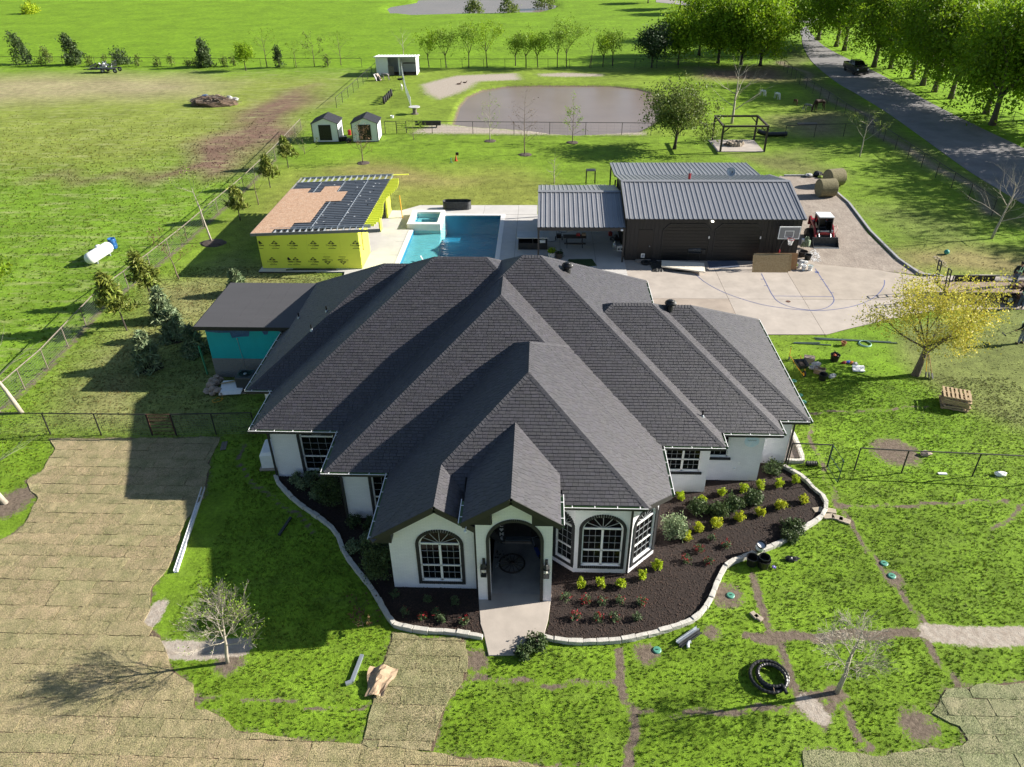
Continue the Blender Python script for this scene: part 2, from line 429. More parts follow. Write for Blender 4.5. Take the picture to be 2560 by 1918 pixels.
TRENCH=[(PX([(1045,0),(1120,120),(1200,250),(1330,420),(1440,570),(1560,740),(1680,960),(1750,1110),(1790,1150)],ZI),0.13),(PX([(870,1110),(930,1250),(960,1380),(1060,1580)],ZF),0.10),(PX([(530,470),(600,650),(650,790),(700,920),(790,1120),(830,1220),(1060,1240),(1120,1340),(1200,1480),(1250,1530)],ZI),0.17),(PX([(520,860),(900,860),(1300,840),(1580,840)],ZI),0.26),(PX([(20,1330),(400,1310),(700,1300),(900,1270),(1040,1230),(960,1450)],ZI),0.12),(PX([(1590,940),(1600,1080),(1630,1250),(1640,1340),(1660,1450),(1690,1600),(1700,1660)],ZJ),0.17),(PX([(670,1100),(900,1130),(1150,1150),(1400,1155),(1590,1130)],ZJ),0.10),(PX([(1640,1330),(2209,1320)],ZJ),0.07),(PX([(1050,60),(1500,50),(1900,30),(2100,20),(2209,90)],ZI),0.10),(PX([(2000,215),(2150,110),(2209,60)],ZI),0.08),(PX([(350,1430),(800,1450),(1200,1500),(1700,1550)],ZP),0.05),(PX([(1500,1250),(1460,1380),(1560,1500),(1700,1600),(1830,1690),(1920,1790)],ZD),0.10),(PX([(890,1060),(1250,1050),(1600,1020)],ZF),0.09)]
SPOT=[(G(*ZF(1420,1300)),1.5),(G(*ZI(380,600)),0.75),(G(*ZI(1560,1400)),0.7),(G(*ZI(300,830)),0.3),(G(*ZI(930,1310)),0.45),(G(*ZI(1410,500)),0.45),(G(*ZJ(710,1000)),0.55),(G(*ZJ(1760,960)),0.5),(G(573,1655),0.6),(G(20,1262),1.2),(G(*ZD(150,1560)),0.8),(G(2091,1733),0.35)]
SAND=[PX([(625,520),(850,465),(1180,450),(1215,490),(1000,500),(850,560),(760,610),(660,570)],ZB),PX([(1310,455),(1500,447),(1750,455),(1740,468),(1500,472),(1330,468)],ZB),PX([(600,818),(640,795),(750,762),(950,778),(1200,798),(1450,800),(1950,808),(1960,828),(1300,826)],ZB)]
SANDLINE=[(PX([(1640,830),(1800,850),(2000,860),(2209,850),(2300,860)],ZI),0.30),(PX([(870,1260),(960,1340)],ZI),0.22),(PX([(1000,930),(1200,940),(1480,920)],ZG),0.28),(PX([(930,770),(980,660)],ZG),0.15)]
def terrain(X,Y):
 z=np.zeros_like(X)
 s=np.where(inpoly(X,Y,POND),1,-1)*pdist(X,Y,POND,True)
 z-=np.clip((s+0.9)/2.2,0,1)*0.9
 s=np.where(inpoly(X,Y,FARPOND),1,-1)*pdist(X,Y,FARPOND,True)
 z-=np.clip((s+2.0)/5.0,0,1)*1.2
 return z
def ground_cols(X,Y):
 n=X.shape[0]
 c=np.empty((n,3));c[:]=(0.140,0.248,0.011)
 def lay(mask,col):
  nonlocal c
  c=c*(1-mask[:,None])+np.array(col)[None]*mask[:,None]
 wob=0.9*np.sin(X*0.31+1.3*np.sin(Y*0.23))+0.7*np.sin(Y*0.41+X*0.13+2)
 Xw,Yw=X+wob,Y+0.8*np.sin(X*0.5+Y*0.17)
 field=[(-400,140)]+LFENCE[::-1]+[(-400,12)]
 lay(soft(Xw,Yw,field,1.5),(0.135,0.235,0.018))
 lay(soft(X,Y,PX([(-300,190),(900,190),(760,300),(500,380),(300,430),(-300,430)]),6),(0.19,0.235,0.04))
 lay(0.85*soft(Xw,Yw,PX([(-200,200),(180,190),(430,192),(560,210),(480,240),(300,246),(140,250),(-200,275)]),6),(0.31,0.26,0.155))
 for q in([(140,446),(330,440),(450,405),(540,350),(600,300),(700,250),(800,215),(760,300),(690,372),(640,400),(600,432),(560,446)],[(560,300),(640,255),(760,235),(740,270),(640,300)]):
  lay(soft(X+1.8*wob,Y+1.5*np.sin(X*0.9),PX(q),3),(0.165,0.105,0.075))
 inner=LFENCE[1:]+PX([(1250,171),(1900,165)])+RFENCE+[(60,12),(-20,12)]
 lay(soft(X,Y,inner,0.8),(0.145,0.235,0.018))
 animal=PX([(754,326),(842,270),(930,189),(948,172),(1250,171),(1930,165),(2000,215),(2110,289),(2180,336),(1960,346),(1550,338),(960,333)])
 lay(soft(X,Y,animal,0.8),(0.165,0.235,0.026))
 lay(0.8*soft(Xw,Yw,PX([(1650,190),(1850,175),(1980,230),(1900,300),(1750,330),(1660,320)]),5),(0.165,0.28,0.012))
 lay(soft(Xw,Yw,PX([(1740,172),(1930,168),(1985,200),(1850,205),(1760,195)]),3),(0.17,0.12,0.08))
 lay(0.8*soft(Xw,Yw,PX([(1960,290),(2080,285),(2110,330),(1990,340)]),2.5),(0.20,0.145,0.10))
 back=PX([(700,425),(930,405),(1300,425),(1390,455),(1400,560),(1000,560),(700,560),(560,640),(560,560)])
 lay(0.9*soft(Xw,Yw,back,3),(0.205,0.225,0.045))
 lay(0.75*soft(Xw,Yw,PX([(800,418),(1010,420),(1180,450),(1000,470),(880,440)]),2),(0.26,0.21,0.085))
 side=PX([(560,640),(900,690),(700,900),(620,1085),(0,1085),(120,960),(380,720)])
 lay(soft(Xw,Yw,side,1.6),(0.175,0.205,0.055))
 for q in([(380,700),(520,700),(470,790),(400,780)],[(280,940),(380,930),(330,1020),(200,1040)],[(600,690),(700,700),(690,730),(560,730)],[(330,830),(390,825),(375,870),(300,900)]):
  lay(0.5*soft(Xw,Yw,PX(q),1.6),(0.28,0.235,0.115))
 front=[(-30,10),(-30,15)]+PX([(-100,1110),(560,1092),(690,1110),(1000,1500),(1900,1150),(2020,1050),(2240,1010),(2400,1150),(2560,1180),(2800,1200)])+[(40,10)]
 lay(soft(X,Y,front,1.0),(0.138,0.232,0.016))
 lay(soft(Xw,Yw,PX([(2024,845),(2110,830),(2230,800),(2290,900),(2420,1000),(2480,1100),(2300,1180),(2100,1180),(2030,1060)]),1.0),(0.135,0.24,0.014))
 lay(soft(Xw,Yw,PX([(2230,806),(2330,785),(2560,782),(2800,785),(2800,1120),(2560,1090),(2460,1040),(2400,980),(2290,880)]),0.8),(0.155,0.185,0.05))
 lay(0.8*soft(Xw,Yw,PX([(2240,640),(2330,600),(2560,640),(2800,640),(2800,685),(2330,690)]),2.0),(0.25,0.19,0.09))
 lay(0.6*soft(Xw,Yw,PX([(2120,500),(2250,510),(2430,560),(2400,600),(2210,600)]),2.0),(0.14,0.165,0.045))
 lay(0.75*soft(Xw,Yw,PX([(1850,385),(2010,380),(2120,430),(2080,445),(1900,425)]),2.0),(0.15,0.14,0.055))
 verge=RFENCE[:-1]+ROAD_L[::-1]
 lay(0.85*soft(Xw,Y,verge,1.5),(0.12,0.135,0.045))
 mid=[((a[0]+b[0])/2,(a[1]+b[1])/2) for a,b in zip(RFENCE[:-1],PX([(2000,150),(2060,200),(2110,235),(2160,275),(2260,340),(2350,405),(2450,470),(2530,520)]))]
 lay(np.clip(1.3-pdist(Xw,Y,mid)/0.9,0,1)*0.8,(0.21,0.17,0.125))
 lay(soft(X,Y,ROAD_R+[(140,60),(300,200),(200,420)]+PX([(2022,40)]),1.5),(0.175,0.32,0.010))
 dirt=np.zeros(n);sand=np.zeros(n)
 for pts,wd in TRENCH:dirt=np.maximum(dirt,np.clip(1-(pdist(X+.18*wob*np.sin(Y*2),Y+.1*np.sin(X*3.1),pts)-wd*.8+.12)/0.3,0,1))
 for p,r in SPOT:dirt=np.maximum(dirt,np.clip(1-(np.hypot(X-p.x,Y-p.y)-r*.45)/(0.35+r*.6),0,1)*0.8)
 for q in SAND:sand=np.maximum(sand,soft(Xw*0.5+X*0.5,Y,q,2.0))
 for pts,wd in SANDLINE:sand=np.maximum(sand,np.clip(1-(pdist(X,Y,pts)-wd)/0.3,0,1))
 for q in(SOD_A,SOD_B,SOD_C):dirt=np.maximum(dirt,soft(X,Y,q,0.6))
 bank=np.where(inpoly(X,Y,POND),1,-1)*pdist(X,Y,POND,True)
 dirt=np.maximum(dirt,np.clip(1.1-np.abs(bank)/0.9,0,1)*0.8)
 dirt=np.maximum(dirt,np.clip(1-(pdist(X,Y,LFENCE[1:9])-0.1)/0.7,0,1)*0.6)
 inh=inpoly(X,Y,HOUSE_OUT)
 dirt[inh]=1
 return c,dirt,sand
def graded(a,b,near0,near1,h,g):
 xs=list(np.arange(near0,near1+1e-6,h));s=h;x=near1
 while x<b:s*=g;x+=s;xs.append(x)
 s=h;x=near0;lo=[]
 while x>a:s*=g;x-=s;lo.append(x)
 return np.array(lo[::-1]+xs)
gx=graded(-700,700,-42,48,0.3,1.06)
gy=np.concatenate([np.arange(8,70,0.27),np.arange(70,135,0.5)]);s_=0.5;y_=135.0;ex=[]
while y_<1100:ex.append(y_);s_*=1.05;y_+=s_
gy=np.concatenate([np.array([-80,-30,0,4]),gy,ex])
GXX,GYY=np.meshgrid(gx,gy);nx,ny=len(gx),len(gy)
Xf,Yf=GXX.ravel(),GYY.ravel()
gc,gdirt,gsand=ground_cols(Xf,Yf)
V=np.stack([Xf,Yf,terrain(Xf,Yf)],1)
ii=(np.arange(ny-1)[:,None]*nx+np.arange(nx-1)[None]).ravel()
F=np.stack([ii,ii+1,ii+nx+1,ii+nx],1)
cxm,cym=Xf[ii]+0.15,Yf[ii]+0.13
keep=~((cxm>POOL[0]-.12)&(cxm<POOL[1]+.12)&(cym>POOL[2]-.1)&(cym<POOL[3]+.1))
F=F[keep]
def ground_mat():
 m=bpy.data.materials.new('grassland');m.use_nodes=True
 t=m.node_tree;N=t.nodes;L=t.links;b=N['Principled BSDF']
 b.inputs['Roughness'].default_value=0.9;b.inputs['Specular IOR Level'].default_value=0.15
 tc=N.new('ShaderNodeTexCoord')
 def noise(sc,det=5,rough=.6,stretch=None):
  z=N.new('ShaderNodeTexNoise');z.inputs['Scale'].default_value=sc;z.inputs['Detail'].default_value=det;z.inputs['Roughness'].default_value=rough
  if stretch:
   mp=N.new('ShaderNodeMapping');mp.inputs['Scale'].default_value=stretch;L.new(tc.outputs['Object'],mp.inputs[0]);L.new(mp.outputs[0],z.inputs['Vector'])
  else:L.new(tc.outputs['Object'],z.inputs['Vector'])
  return z.outputs[0]
 def rng(v,a,b_,c,d):
  r=N.new('ShaderNodeMapRange');L.new(v,r.inputs[0])
  for i,x in enumerate((a,b_,c,d)):r.inputs[i+1].default_value=x
  return r.outputs[0]
 def mx(f,a,b_,bl='MIX'):
  q=N.new('ShaderNodeMix');q.data_type='RGBA';q.blend_type=bl
  if isinstance(f,float):q.inputs['Factor'].default_value=f
  else:L.new(f,q.inputs['Factor'])
  for i,x in((6,a),(7,b_)):
   if isinstance(x,tuple):q.inputs[i].default_value=(*x,1)
   else:L.new(x,q.inputs[i])
  return q.outputs[2]
 def mth(op,a,b_):
  q=N.new('ShaderNodeMath');q.operation=op
  for i,x in enumerate((a,b_)):
   if isinstance(x,(int,float)):q.inputs[i].default_value=x
   else:L.new(x,q.inputs[i])
  return q.outputs[0]
 def att(nm):
  a=N.new('ShaderNodeAttribute');a.attribute_name=nm;return a
 col=att('zone').outputs['Color']
 big=rng(noise(0.16,4),.3,.7,.80,1.2);med=rng(noise(1.1,5),.3,.7,.72,1.28);fine=rng(noise(7,5,.7),.28,.72,.60,1.4);micro=rng(noise(30,3,.8),.25,.75,.68,1.32)
 v=mth('MULTIPLY',mth('MULTIPLY',big,med),mth('MULTIPLY',fine,micro))
 cmb=N.new('ShaderNodeCombineColor');L.new(v,cmb.inputs[0]);L.new(v,cmb.inputs[1]);L.new(v,cmb.inputs[2])
 col=mx(1.0,col,cmb.outputs[0],'MULTIPLY')
 pale=rng(noise(0.55,7,.75,(0.5,1.8,1)),.50,.70,0,.8)
 col=mx(mth('MULTIPLY',pale,rng(att('dry').outputs['Fac'],0,1,.10,1.0)),col,(0.34,0.355,0.15))
 nz=noise(3.2,6,.72);nz2=noise(14,4,.7)
 rag=mth('ADD',mth('MULTIPLY',mth('SUBTRACT',nz,.5),1.25),mth('MULTIPLY',mth('SUBTRACT',nz2,.5),.9))
 soil=mx(rng(noise(6,6),.3,.7,0,1),(0.095,0.072,0.053),(0.21,0.165,0.125))
 fd=rng(mth('ADD',att('dirt').outputs['Fac'],rag),.42,.62,0,1)
 col=mx(fd,col,soil)
 sandc=mx(rng(noise(4,6),.3,.7,0,1),(0.30,0.25,0.20),(0.44,0.39,0.33))
 fs=rng(mth('ADD',att('sand').outputs['Fac'],rag),.40,.62,0,1)
 col=mx(fs,col,sandc)
 L.new(col,b.inputs['Base Color'])
 h=mth('ADD',mth('MULTIPLY',noise(5,6,.75),.09),mth('MULTIPLY',noise(22,4,.8),.035))
 bp=N.new('ShaderNodeBump');bp.inputs['Strength'].default_value=0.6;bp.inputs['Distance'].default_value=1.0
 L.new(h,bp.inputs['Height']);L.new(bp.outputs[0],b.inputs['Normal'])
 return m
M['ground']=ground_mat()
dryzone=soft(Xf,Yf,[(-400,142)]+LFENCE[::-1]+[(-400,12)],3)
dryzone=np.maximum(dryzone,0.5*soft(Xf,Yf,PX([(560,640),(900,690),(700,900),(620,1085),(0,1085),(120,960),(380,720)]),2))
me=np_mesh('ground',V,F,M['ground'],{'zone':np.concatenate([gc,np.ones((len(gc),1))],1),'dirt':gdirt,'sand':gsand,'dry':dryzone},smooth=True)
struct(put('ground',me))
def sheet(name,poly,z0,z1,m,parent=None):
 b=MB();b.prism(poly,z0,z1);return b.build(name,m,parent)
 # ponds
def water_mat(name,col,rough,bump,sc):
 m=mat(name,col,rough,spec=0.5,var=0.12,vs=0.06,bump=bump,bs=sc);return m
M['pond_water']=water_mat('muddy_water',(0.29,0.225,0.185),0.26,0.15,1.6)
def grow(poly,d):
 cx=sum(p[0] for p in poly)/len(poly);cy=sum(p[1] for p in poly)/len(poly)
 return[(p[0]+(p[0]-cx)*d,p[1]+(p[1]-cy)*d) for p in poly]
struct(sheet('pond_water',grow(POND,0.06),-0.9,-0.33,M['pond_water']))
struct(sheet('pond_water',grow(FARPOND,0.05),-1.4,-0.5,M['pond_water']))
# road
def spline2(pts,n=6):
 out=[]
 for i in range(len(pts)-1):
  p0=pts[max(i-1,0)];p1=pts[i];p2=pts[i+1];p3=pts[min(i+2,len(pts)-1)]
  for k in range(n):
   t=k/n
   out.append(tuple(0.5*(2*p1[a]+(p2[a]-p0[a])*t+(2*p0[a]-5*p1[a]+4*p2[a]-p3[a])*t*t+(3*p1[a]-p0[a]-3*p2[a]+p3[a])*t**3) for a in range(len(p1))))
 out.append(tuple(pts[-1]));return out
M['road']=mat('worn_asphalt',(0.19,0.182,0.185),0.9,col2=(0.33,0.315,0.315),vs=0.35,bump=0.3,bs=14)
sm_l=spline2(PX([(2022,62),(2002,76),(2005,95)])+ROAD_L);sm_r=spline2(PX([(2060,50),(2034,62),(2020,70)])+ROAD_R)
rb=MB()
rb.prism(sm_l+sm_r[::-1],-0.3,0.05)
struct(rb.build('road',M['road']))
far_r=PX([(1640,6),(1700,12),(1745,18),(1830,26),(1930,40),(2010,58),(2034,62),(2060,50),(2010,44),(1930,28),(1830,14),(1745,7),(1690,2),(1640,-2)])
M['far_road']=mat('pale_road',(0.36,0.33,0.32),0.9,var=0.1,vs=0.3)
struct(sheet('road',far_r,-0.3,0.045,M['far_road']))
# driveway slabs, patio, gravel, walk
def slab_set(name,poly,z1,m,cuts,jit):
 """a paved area split by straight saw-cut joints; each slab a child of the paving"""
 base=struct(sheet(name,poly,-0.25,z1-0.03,M['joint']))
 def clip(P,a,b,c):
  out=[]
  for i in range(len(P)):
   p,q=P[i],P[(i+1)%len(P)]
   dp=a*p[0]+b*p[1]-c;dq=a*q[0]+b*q[1]-c
   if dp>=0:out.append(p)
   if dp*dq<0:
    t=dp/(dp-dq);out.append((p[0]+(q[0]-p[0])*t,p[1]+(q[1]-p[1])*t))
  return out
 pieces=[poly]
 for a,b,c in cuts:
  nw=[]
  for P in pieces:
   for s in(1,-1):
    Q=clip(P,s*a,s*b,s*c+0.011)
    if len(Q)>2:
     ar=abs(sum(Q[i][0]*Q[(i+1)%len(Q)][1]-Q[(i+1)%len(Q)][0]*Q[i][1] for i in range(len(Q))))/2
     if ar>0.05:nw.append(Q)
  pieces=nw
 for P in pieces:
  mb=MB();mb.prism(P,z1-0.028,z1+R.uniform(-jit,jit));o=mb.build('slab',m[R.randrange(len(m))] if isinstance(m,list) else m,base)
 return base
M['joint']=mat('joint',(0.10,0.085,0.07),0.95)
M['concrete_dark']=mat('concrete_stained',(0.45,0.375,0.305),0.85,var=0.2,vs=0.6,bump=0.15,bs=25)
M['concrete_pale']=mat('concrete_pale',(0.54,0.475,0.41),0.85,var=0.14,vs=0.8,bump=0.15,bs=25)
def line_cut(p,q):
 (x0,y0),(x1,y1)=g2(p),g2(q);a,b=y1-y0,-(x1-x0);l=math.hypot(a,b)
 return(a/l,b/l,(a*x0+b*y0)/l)
slab_set('driveway',DRIVE,0.05,[M['concrete'],M['concrete_dark'],M['concrete_pale']],[line_cut(ZE_(1190,715),ZE_(1325,1005)),line_cut(ZE_(1640,745),ZE_(1870,1125)),(0,1,46.9),(1,0,29.5)],0.002)
# patio with the pool cut out
px0,px1,py0,py1=POOL
dk=[[(-21.3,50.85),(-14.8,51.0),(-13.6,44.0),(px0-.35,44.0),(px0-.35,58.0),(-21.3,58.0)],[(-15,58.0),(px0-.35,58.0),(px0-.35,65.9),(-11.25,65.85),(-12.7,64.5),(-15,64.5)],[(px0-.35,py1+.35),(-0.4,py1+.35),(-0.4,66.0),(px0-.35,65.9)],[(px1+.35,41.8),(6.4,41.8),(6.4,63.5),(px1+.35,63.5)]]
for i,P in enumerate(dk):
 cuts=[(0,1,47.5),(0,1,50.9),(0,1,54.2),(0,1,57.0),(0,1,60.4),(1,0,-17.5),(1,0,-14),(1,0,-5.2),(1,0,-2.1),(1,0,1.5),(1,0,4.2)]
 cuts=[c for c in cuts if(c[0]and min(p[0] for p in P)+.4<c[2]<max(p[0] for p in P)-.4)or(c[1]and min(p[1] for p in P)+.4<c[2]<max(p[1] for p in P)-.4)]
 slab_set('patio',P,0.10,[M['patio'],M['patio2']] if 'patio2' in M else M['patio'],cuts,0.001)
M['gravel']=mat('dirt_gravel',(0.47,0.40,0.33),0.95,col2=(0.30,0.245,0.20),vs=1.1,bump=1.0,bs=6,micro=(9,.3),stretch=(1.0,.55,1))
struct(sheet('gravel_yard',GRAVEL,-0.2,0.024,M['gravel']))
struct(sheet('gravel_yard',[(4.4,63.7),(19.5,63.7),(19.5,71.6),(4.4,71.6)],-0.2,0.02,M['gravel']))
wb=MB();wb.prism(WALK,-0.2,0.06);struct(wb.build('walkway',M['concrete_pale'],bevel=0.015))
sheet_p=MB();sheet_p.prism([(-1.9,20.2),(0.25,20.2),(0.25,23.35),(-1.9,23.35)],-0.2,0.06);M['porch_floor']=mat('porch_floor',(0.46,0.43,0.40),0.8,var=0.25,vs=1.2)
struct(sheet_p.build('porch_floor',M['porch_floor']))
struct(sheet('mulch_bed',MULCH_L,-0.1,0.03,M['mulch']));struct(sheet('mulch_bed',MULCH_R,-0.1,0.03,M['mulch']))
def scatter_in(poly,n):
 xs=[p[0] for p in poly];ys=[p[1] for p in poly]
 X=NR.uniform(min(xs),max(xs),n*3);Y=NR.uniform(min(ys),max(ys),n*3)
 k=inpoly(X,Y,poly);return X[k][:n],Y[k][:n]
def chips(name,polys,n,ln,m,z,label):
 Vs=[];Fs=[];T=[];o=0
 for poly in polys:
  X,Y=scatter_in(poly,n)
  a=NR.uniform(0,PI,len(X));l=NR.uniform(.4,1,len(X))*ln;ti=NR.uniform(-.5,.5,len(X))*l
  c,s=np.cos(a),np.sin(a);wd=l*NR.uniform(.25,.5,len(X))
  q=[]
  for u,v in((-1,-1),(1,-1),(1,1),(-1,1)):
   q.append(np.stack([X+u*l*c-v*wd*s,Y+u*l*s+v*wd*c,z+np.abs(ti)+u*ti*.8+v*0.004],1))
  Vq=np.stack(q,1).reshape(-1,3);k=len(X)
  Vs.append(Vq);Fs.append(np.arange(k*4).reshape(-1,4)+o);o+=k*4
  T.append(np.repeat(NR.uniform(.5,1.4,k),4))
 t=np.concatenate(T)
 me=np_mesh(name,np.concatenate(Vs),np.concatenate(Fs),m,{'tone':np.stack([t,t,t,np.ones_like(t)],1)})
 return tag(put(name,me),kind='stuff')
tag(chips('mulch_chips',[MULCH_L,MULCH_R],9000,0.035,M['chip'],0.04,''),label='dark shredded bark mulch covering the curved beds before the house',cat='mulch')
# stone edging blocks, each a child of its border
def border(pts,label,ln=0.52):
 root=thing('bed_border',label,'garden edging',(pts[0][0],pts[0][1],0))
 sp=spline2(pts,8);acc=[0]
 for i in range(1,len(sp)):acc.append(acc[-1]+math.hypot(sp[i][0]-sp[i-1][0],sp[i][1]-sp[i-1][1]))
 def at(d):
  for i in range(1,len(sp)):
   if acc[i]>=d:
    t=(d-acc[i-1])/max(1e-6,acc[i]-acc[i-1]);return Vector((sp[i-1][0]+(sp[i][0]-sp[i-1][0])*t,sp[i-1][1]+(sp[i][1]-sp[i-1][1])*t,0))
  return Vector((*sp[-1],0))
 d=0.0;base=Vector((pts[0][0],pts[0][1],0))
 while d<acc[-1]-0.2:
  l=ln*R.uniform(.75,1.15);a,b=at(d),at(min(d+l,acc[-1]));dr=(b-a)
  if dr.length<.1:break
  ang=math.atan2(dr.y,dr.x);mb=MB();L_=dr.length/2-.006;wd=R.uniform(.075,.10);hh=R.uniform(.17,.215)
  j=lambda:R.uniform(-.012,.012)
  vs=[(-L_+j(),-wd+j(),-.05),(L_+j(),-wd+j(),-.05),(L_+j(),wd+j(),-.05),(-L_+j(),wd+j(),-.05),(-L_+j(),-wd+j(),hh+j()),(0,-wd+j(),hh+j()),(L_+j(),-wd+j(),hh+j()),(L_+j(),wd+j(),hh+j()),(0,wd+j(),hh+j()),(-L_+j(),wd+j(),hh+j())]
  mb.add(vs,[(0,1,6,5,4),(1,2,7,6),(2,3,9,8,7),(3,0,4,9),(4,5,8,9),(5,6,7,8),(3,2,1,0)])
  o=mb.build('stone_block',M['limestone'],root,bevel=.012);o.location=(a+b)/2-base;o.rotation_euler=(0,0,ang+R.uniform(-.03,.03))
  d+=l
 return root
border(BED_L,'low chalky stone edging curving round the left mulch bed to the walkway')
border(BED_R,'low chalky stone edging sweeping round the right mulch bed with yellow shrubs')
sb_=PX([(1976,1105),(2000,1090)])
border(PX([(1976,1080),(1992,1110),(2006,1150),(2008,1157),(1962,1156)]),'short pale edging round the gravel strip at the right house corner',0.6)
struct(sheet('gravel_strip',PX([(1970,1080),(1990,1112),(2004,1152),(1962,1155),(1962,1110)]),-.1,.03,mat('pebbles',(0.16,0.12,0.10),0.9,col2=(0.3,0.25,0.22),vs=12,bump=1.0,bs=18)))
# sod slabs
M['sod']=mat('sod',(0.265,0.255,0.120),0.95,attr='tone',col2=(0.49,0.405,0.24),vs=1.5,bump=1.4,bs=24,world=True,micro=(22,.62))
sod_root=struct(sheet('sod_bed',SOD_A,-0.2,0.006,M['soil']))
def rough(poly,step,amp):
 out=[]
 for i in range(len(poly)):
  (x0,y0),(x1,y1)=poly[i],poly[(i+1)%len(poly)];L_=math.hypot(x1-x0,y1-y0);n=max(1,int(L_/step))
  for k in range(n):f=k/n;out.append((x0+(x1-x0)*f+R.uniform(-amp,amp),y0+(y1-y0)*f+R.uniform(-amp,amp)))
 return out
struct(sheet('sod_bed',SOD_B,-0.2,0.006,M['soil']));struct(sheet('sod_bed',SOD_C,-0.2,0.006,M['soil']))
def sod_cells(poly,w_,h_,rot=0.0):
 xs=[p[0] for p in poly];ys=[p[1] for p in poly];cells=[]
 y=min(ys)-1;r=0
 while y<max(ys)+1:
  x=min(xs)-2+(r%2)*w_*.5+R.uniform(-.45,.45)
  while x<max(xs)+1:
   l=w_*R.uniform(.86,1.08)
   cells.append((x+l/2,y+h_/2,l,h_));x+=l
  y+=h_;r+=1
 return cells
sods=[]
for poly,tone,ids in((rough(SOD_A,.4,.10),(1.04,1,.95),0),(rough(SOD_B,.4,.09),(.98,1.0,.95),1),(rough(SOD_C,.4,.10),(.80,.92,.85),2)):
 for cx,cy,l,h in sod_cells(poly,1.62,0.66):
  gx_=np.linspace(-l/2+.007,l/2-.007,9);gy_=np.linspace(-h/2+.005,h/2-.005,4)
  A,B=np.meshgrid(gx_,gy_);X=A.ravel()+cx;Y=B.ravel()+cy
  ok=inpoly(X,Y,poly)
  if ok.sum()<4 or(abs(cx)>30):continue
  sods.append((math.hypot(cx,cy),cx,cy,l,h,poly,tone,ok,A,B))
sods.sort(key=lambda q:q[0])
def nearest(poly,x,y):
 best=(1e9,x,y);n=len(poly)
 for i in range(n):
  (x0,y0),(x1,y1)=poly[i],poly[(i+1)%n];dx,dy=x1-x0,y1-y0;t=max(0,min(1,((x-x0)*dx+(y-y0)*dy)/(dx*dx+dy*dy+1e-9)))
  d=(x-x0-t*dx)**2+(y-y0-t*dy)**2
  if d<best[0]:best=(d,x0+t*dx,y0+t*dy)
 return best[1],best[2]
def sod_geo(cx,cy,l,h,poly,tone,ok,A,B,ox,oy):
 nx_,ny_=9,4;a=A.copy();b=B.copy()
 edge=NR.uniform(-.024,.014,a.shape);b+=R.uniform(-.012,.012);b[0]+=edge[0];b[-1]+=edge[-1];a[:,0]+=edge[:,0];a[:,-1]+=edge[:,-1]
 if not ok.all():
  for i in range(a.size):
   if not ok[i]:fx,fy=nearest(poly,a.ravel()[i]+cx,b.ravel()[i]+cy);a.ravel()[i]=fx-cx;b.ravel()[i]=fy-cy
 z=np.full(a.shape,.034)+NR.uniform(-.008,.010,a.shape);z+=R.uniform(-.007,.009);z[0]-=.012;z[-1]-=.012
 vs=[(a.ravel()[i]+ox,b.ravel()[i]+oy,z.ravel()[i]) for i in range(36)]+[(a.ravel()[i]+ox,b.ravel()[i]+oy,-.01) for i in range(36)]
 okm=ok.reshape(4,9);fs=[]
 for r in range(3):
  for c in range(8):
   if okm[r,c]or okm[r,c+1]or okm[r+1,c]or okm[r+1,c+1]:
    i=r*9+c;fs.append((i,i+1,i+10,i+9))
 cnt={}
 for f in fs:
  for k in range(4):
   e=(f[k],f[(k+1)%4]);cnt[e]=1
 side=[(e[0],e[0]+36,e[1]+36,e[1])[::-1] for e in cnt if(e[1],e[0])not in cnt]
 return vs,fs+side
rest=MB();rest_t=[]
for i,(d,cx,cy,l,h,poly,tone,ok,A,B) in enumerate(sods):
 k=R.uniform(.92,1.06);g_=R.uniform(-.05,.05);tn=(tone[0]*k*(1-g_),tone[1]*k,tone[2]*k*(1-g_),1)
 if i<295:
  vs,fs=sod_geo(cx,cy,l,h,poly,tone,ok,A,B,0,0)
  if not fs:continue
  mb=MB();mb.add(vs,fs);o=mb.build('sod_slab',M['sod'],sod_root);o.location=(cx,cy,0);o.rotation_euler=(R.uniform(-.012,.012),R.uniform(-.007,.007),R.uniform(-.012,.012))
  at=o.data.attributes.new('tone','FLOAT_COLOR','POINT');at.data.foreach_set('color',list(tn)*len(vs))
 else:
  vs,fs=sod_geo(cx,cy,l,h,poly,tone,ok,A,B,cx,cy);rest.add(vs,fs);rest_t+=list(tn)*len(vs)
if rest.v:
 o=tag(rest.build('sod_slab',M['sod'],sod_root),kind='stuff');at=o.data.attributes.new('tone','FLOAT_COLOR','POINT');at.data.foreach_set('color',rest_t)
print('sods',len(sods))
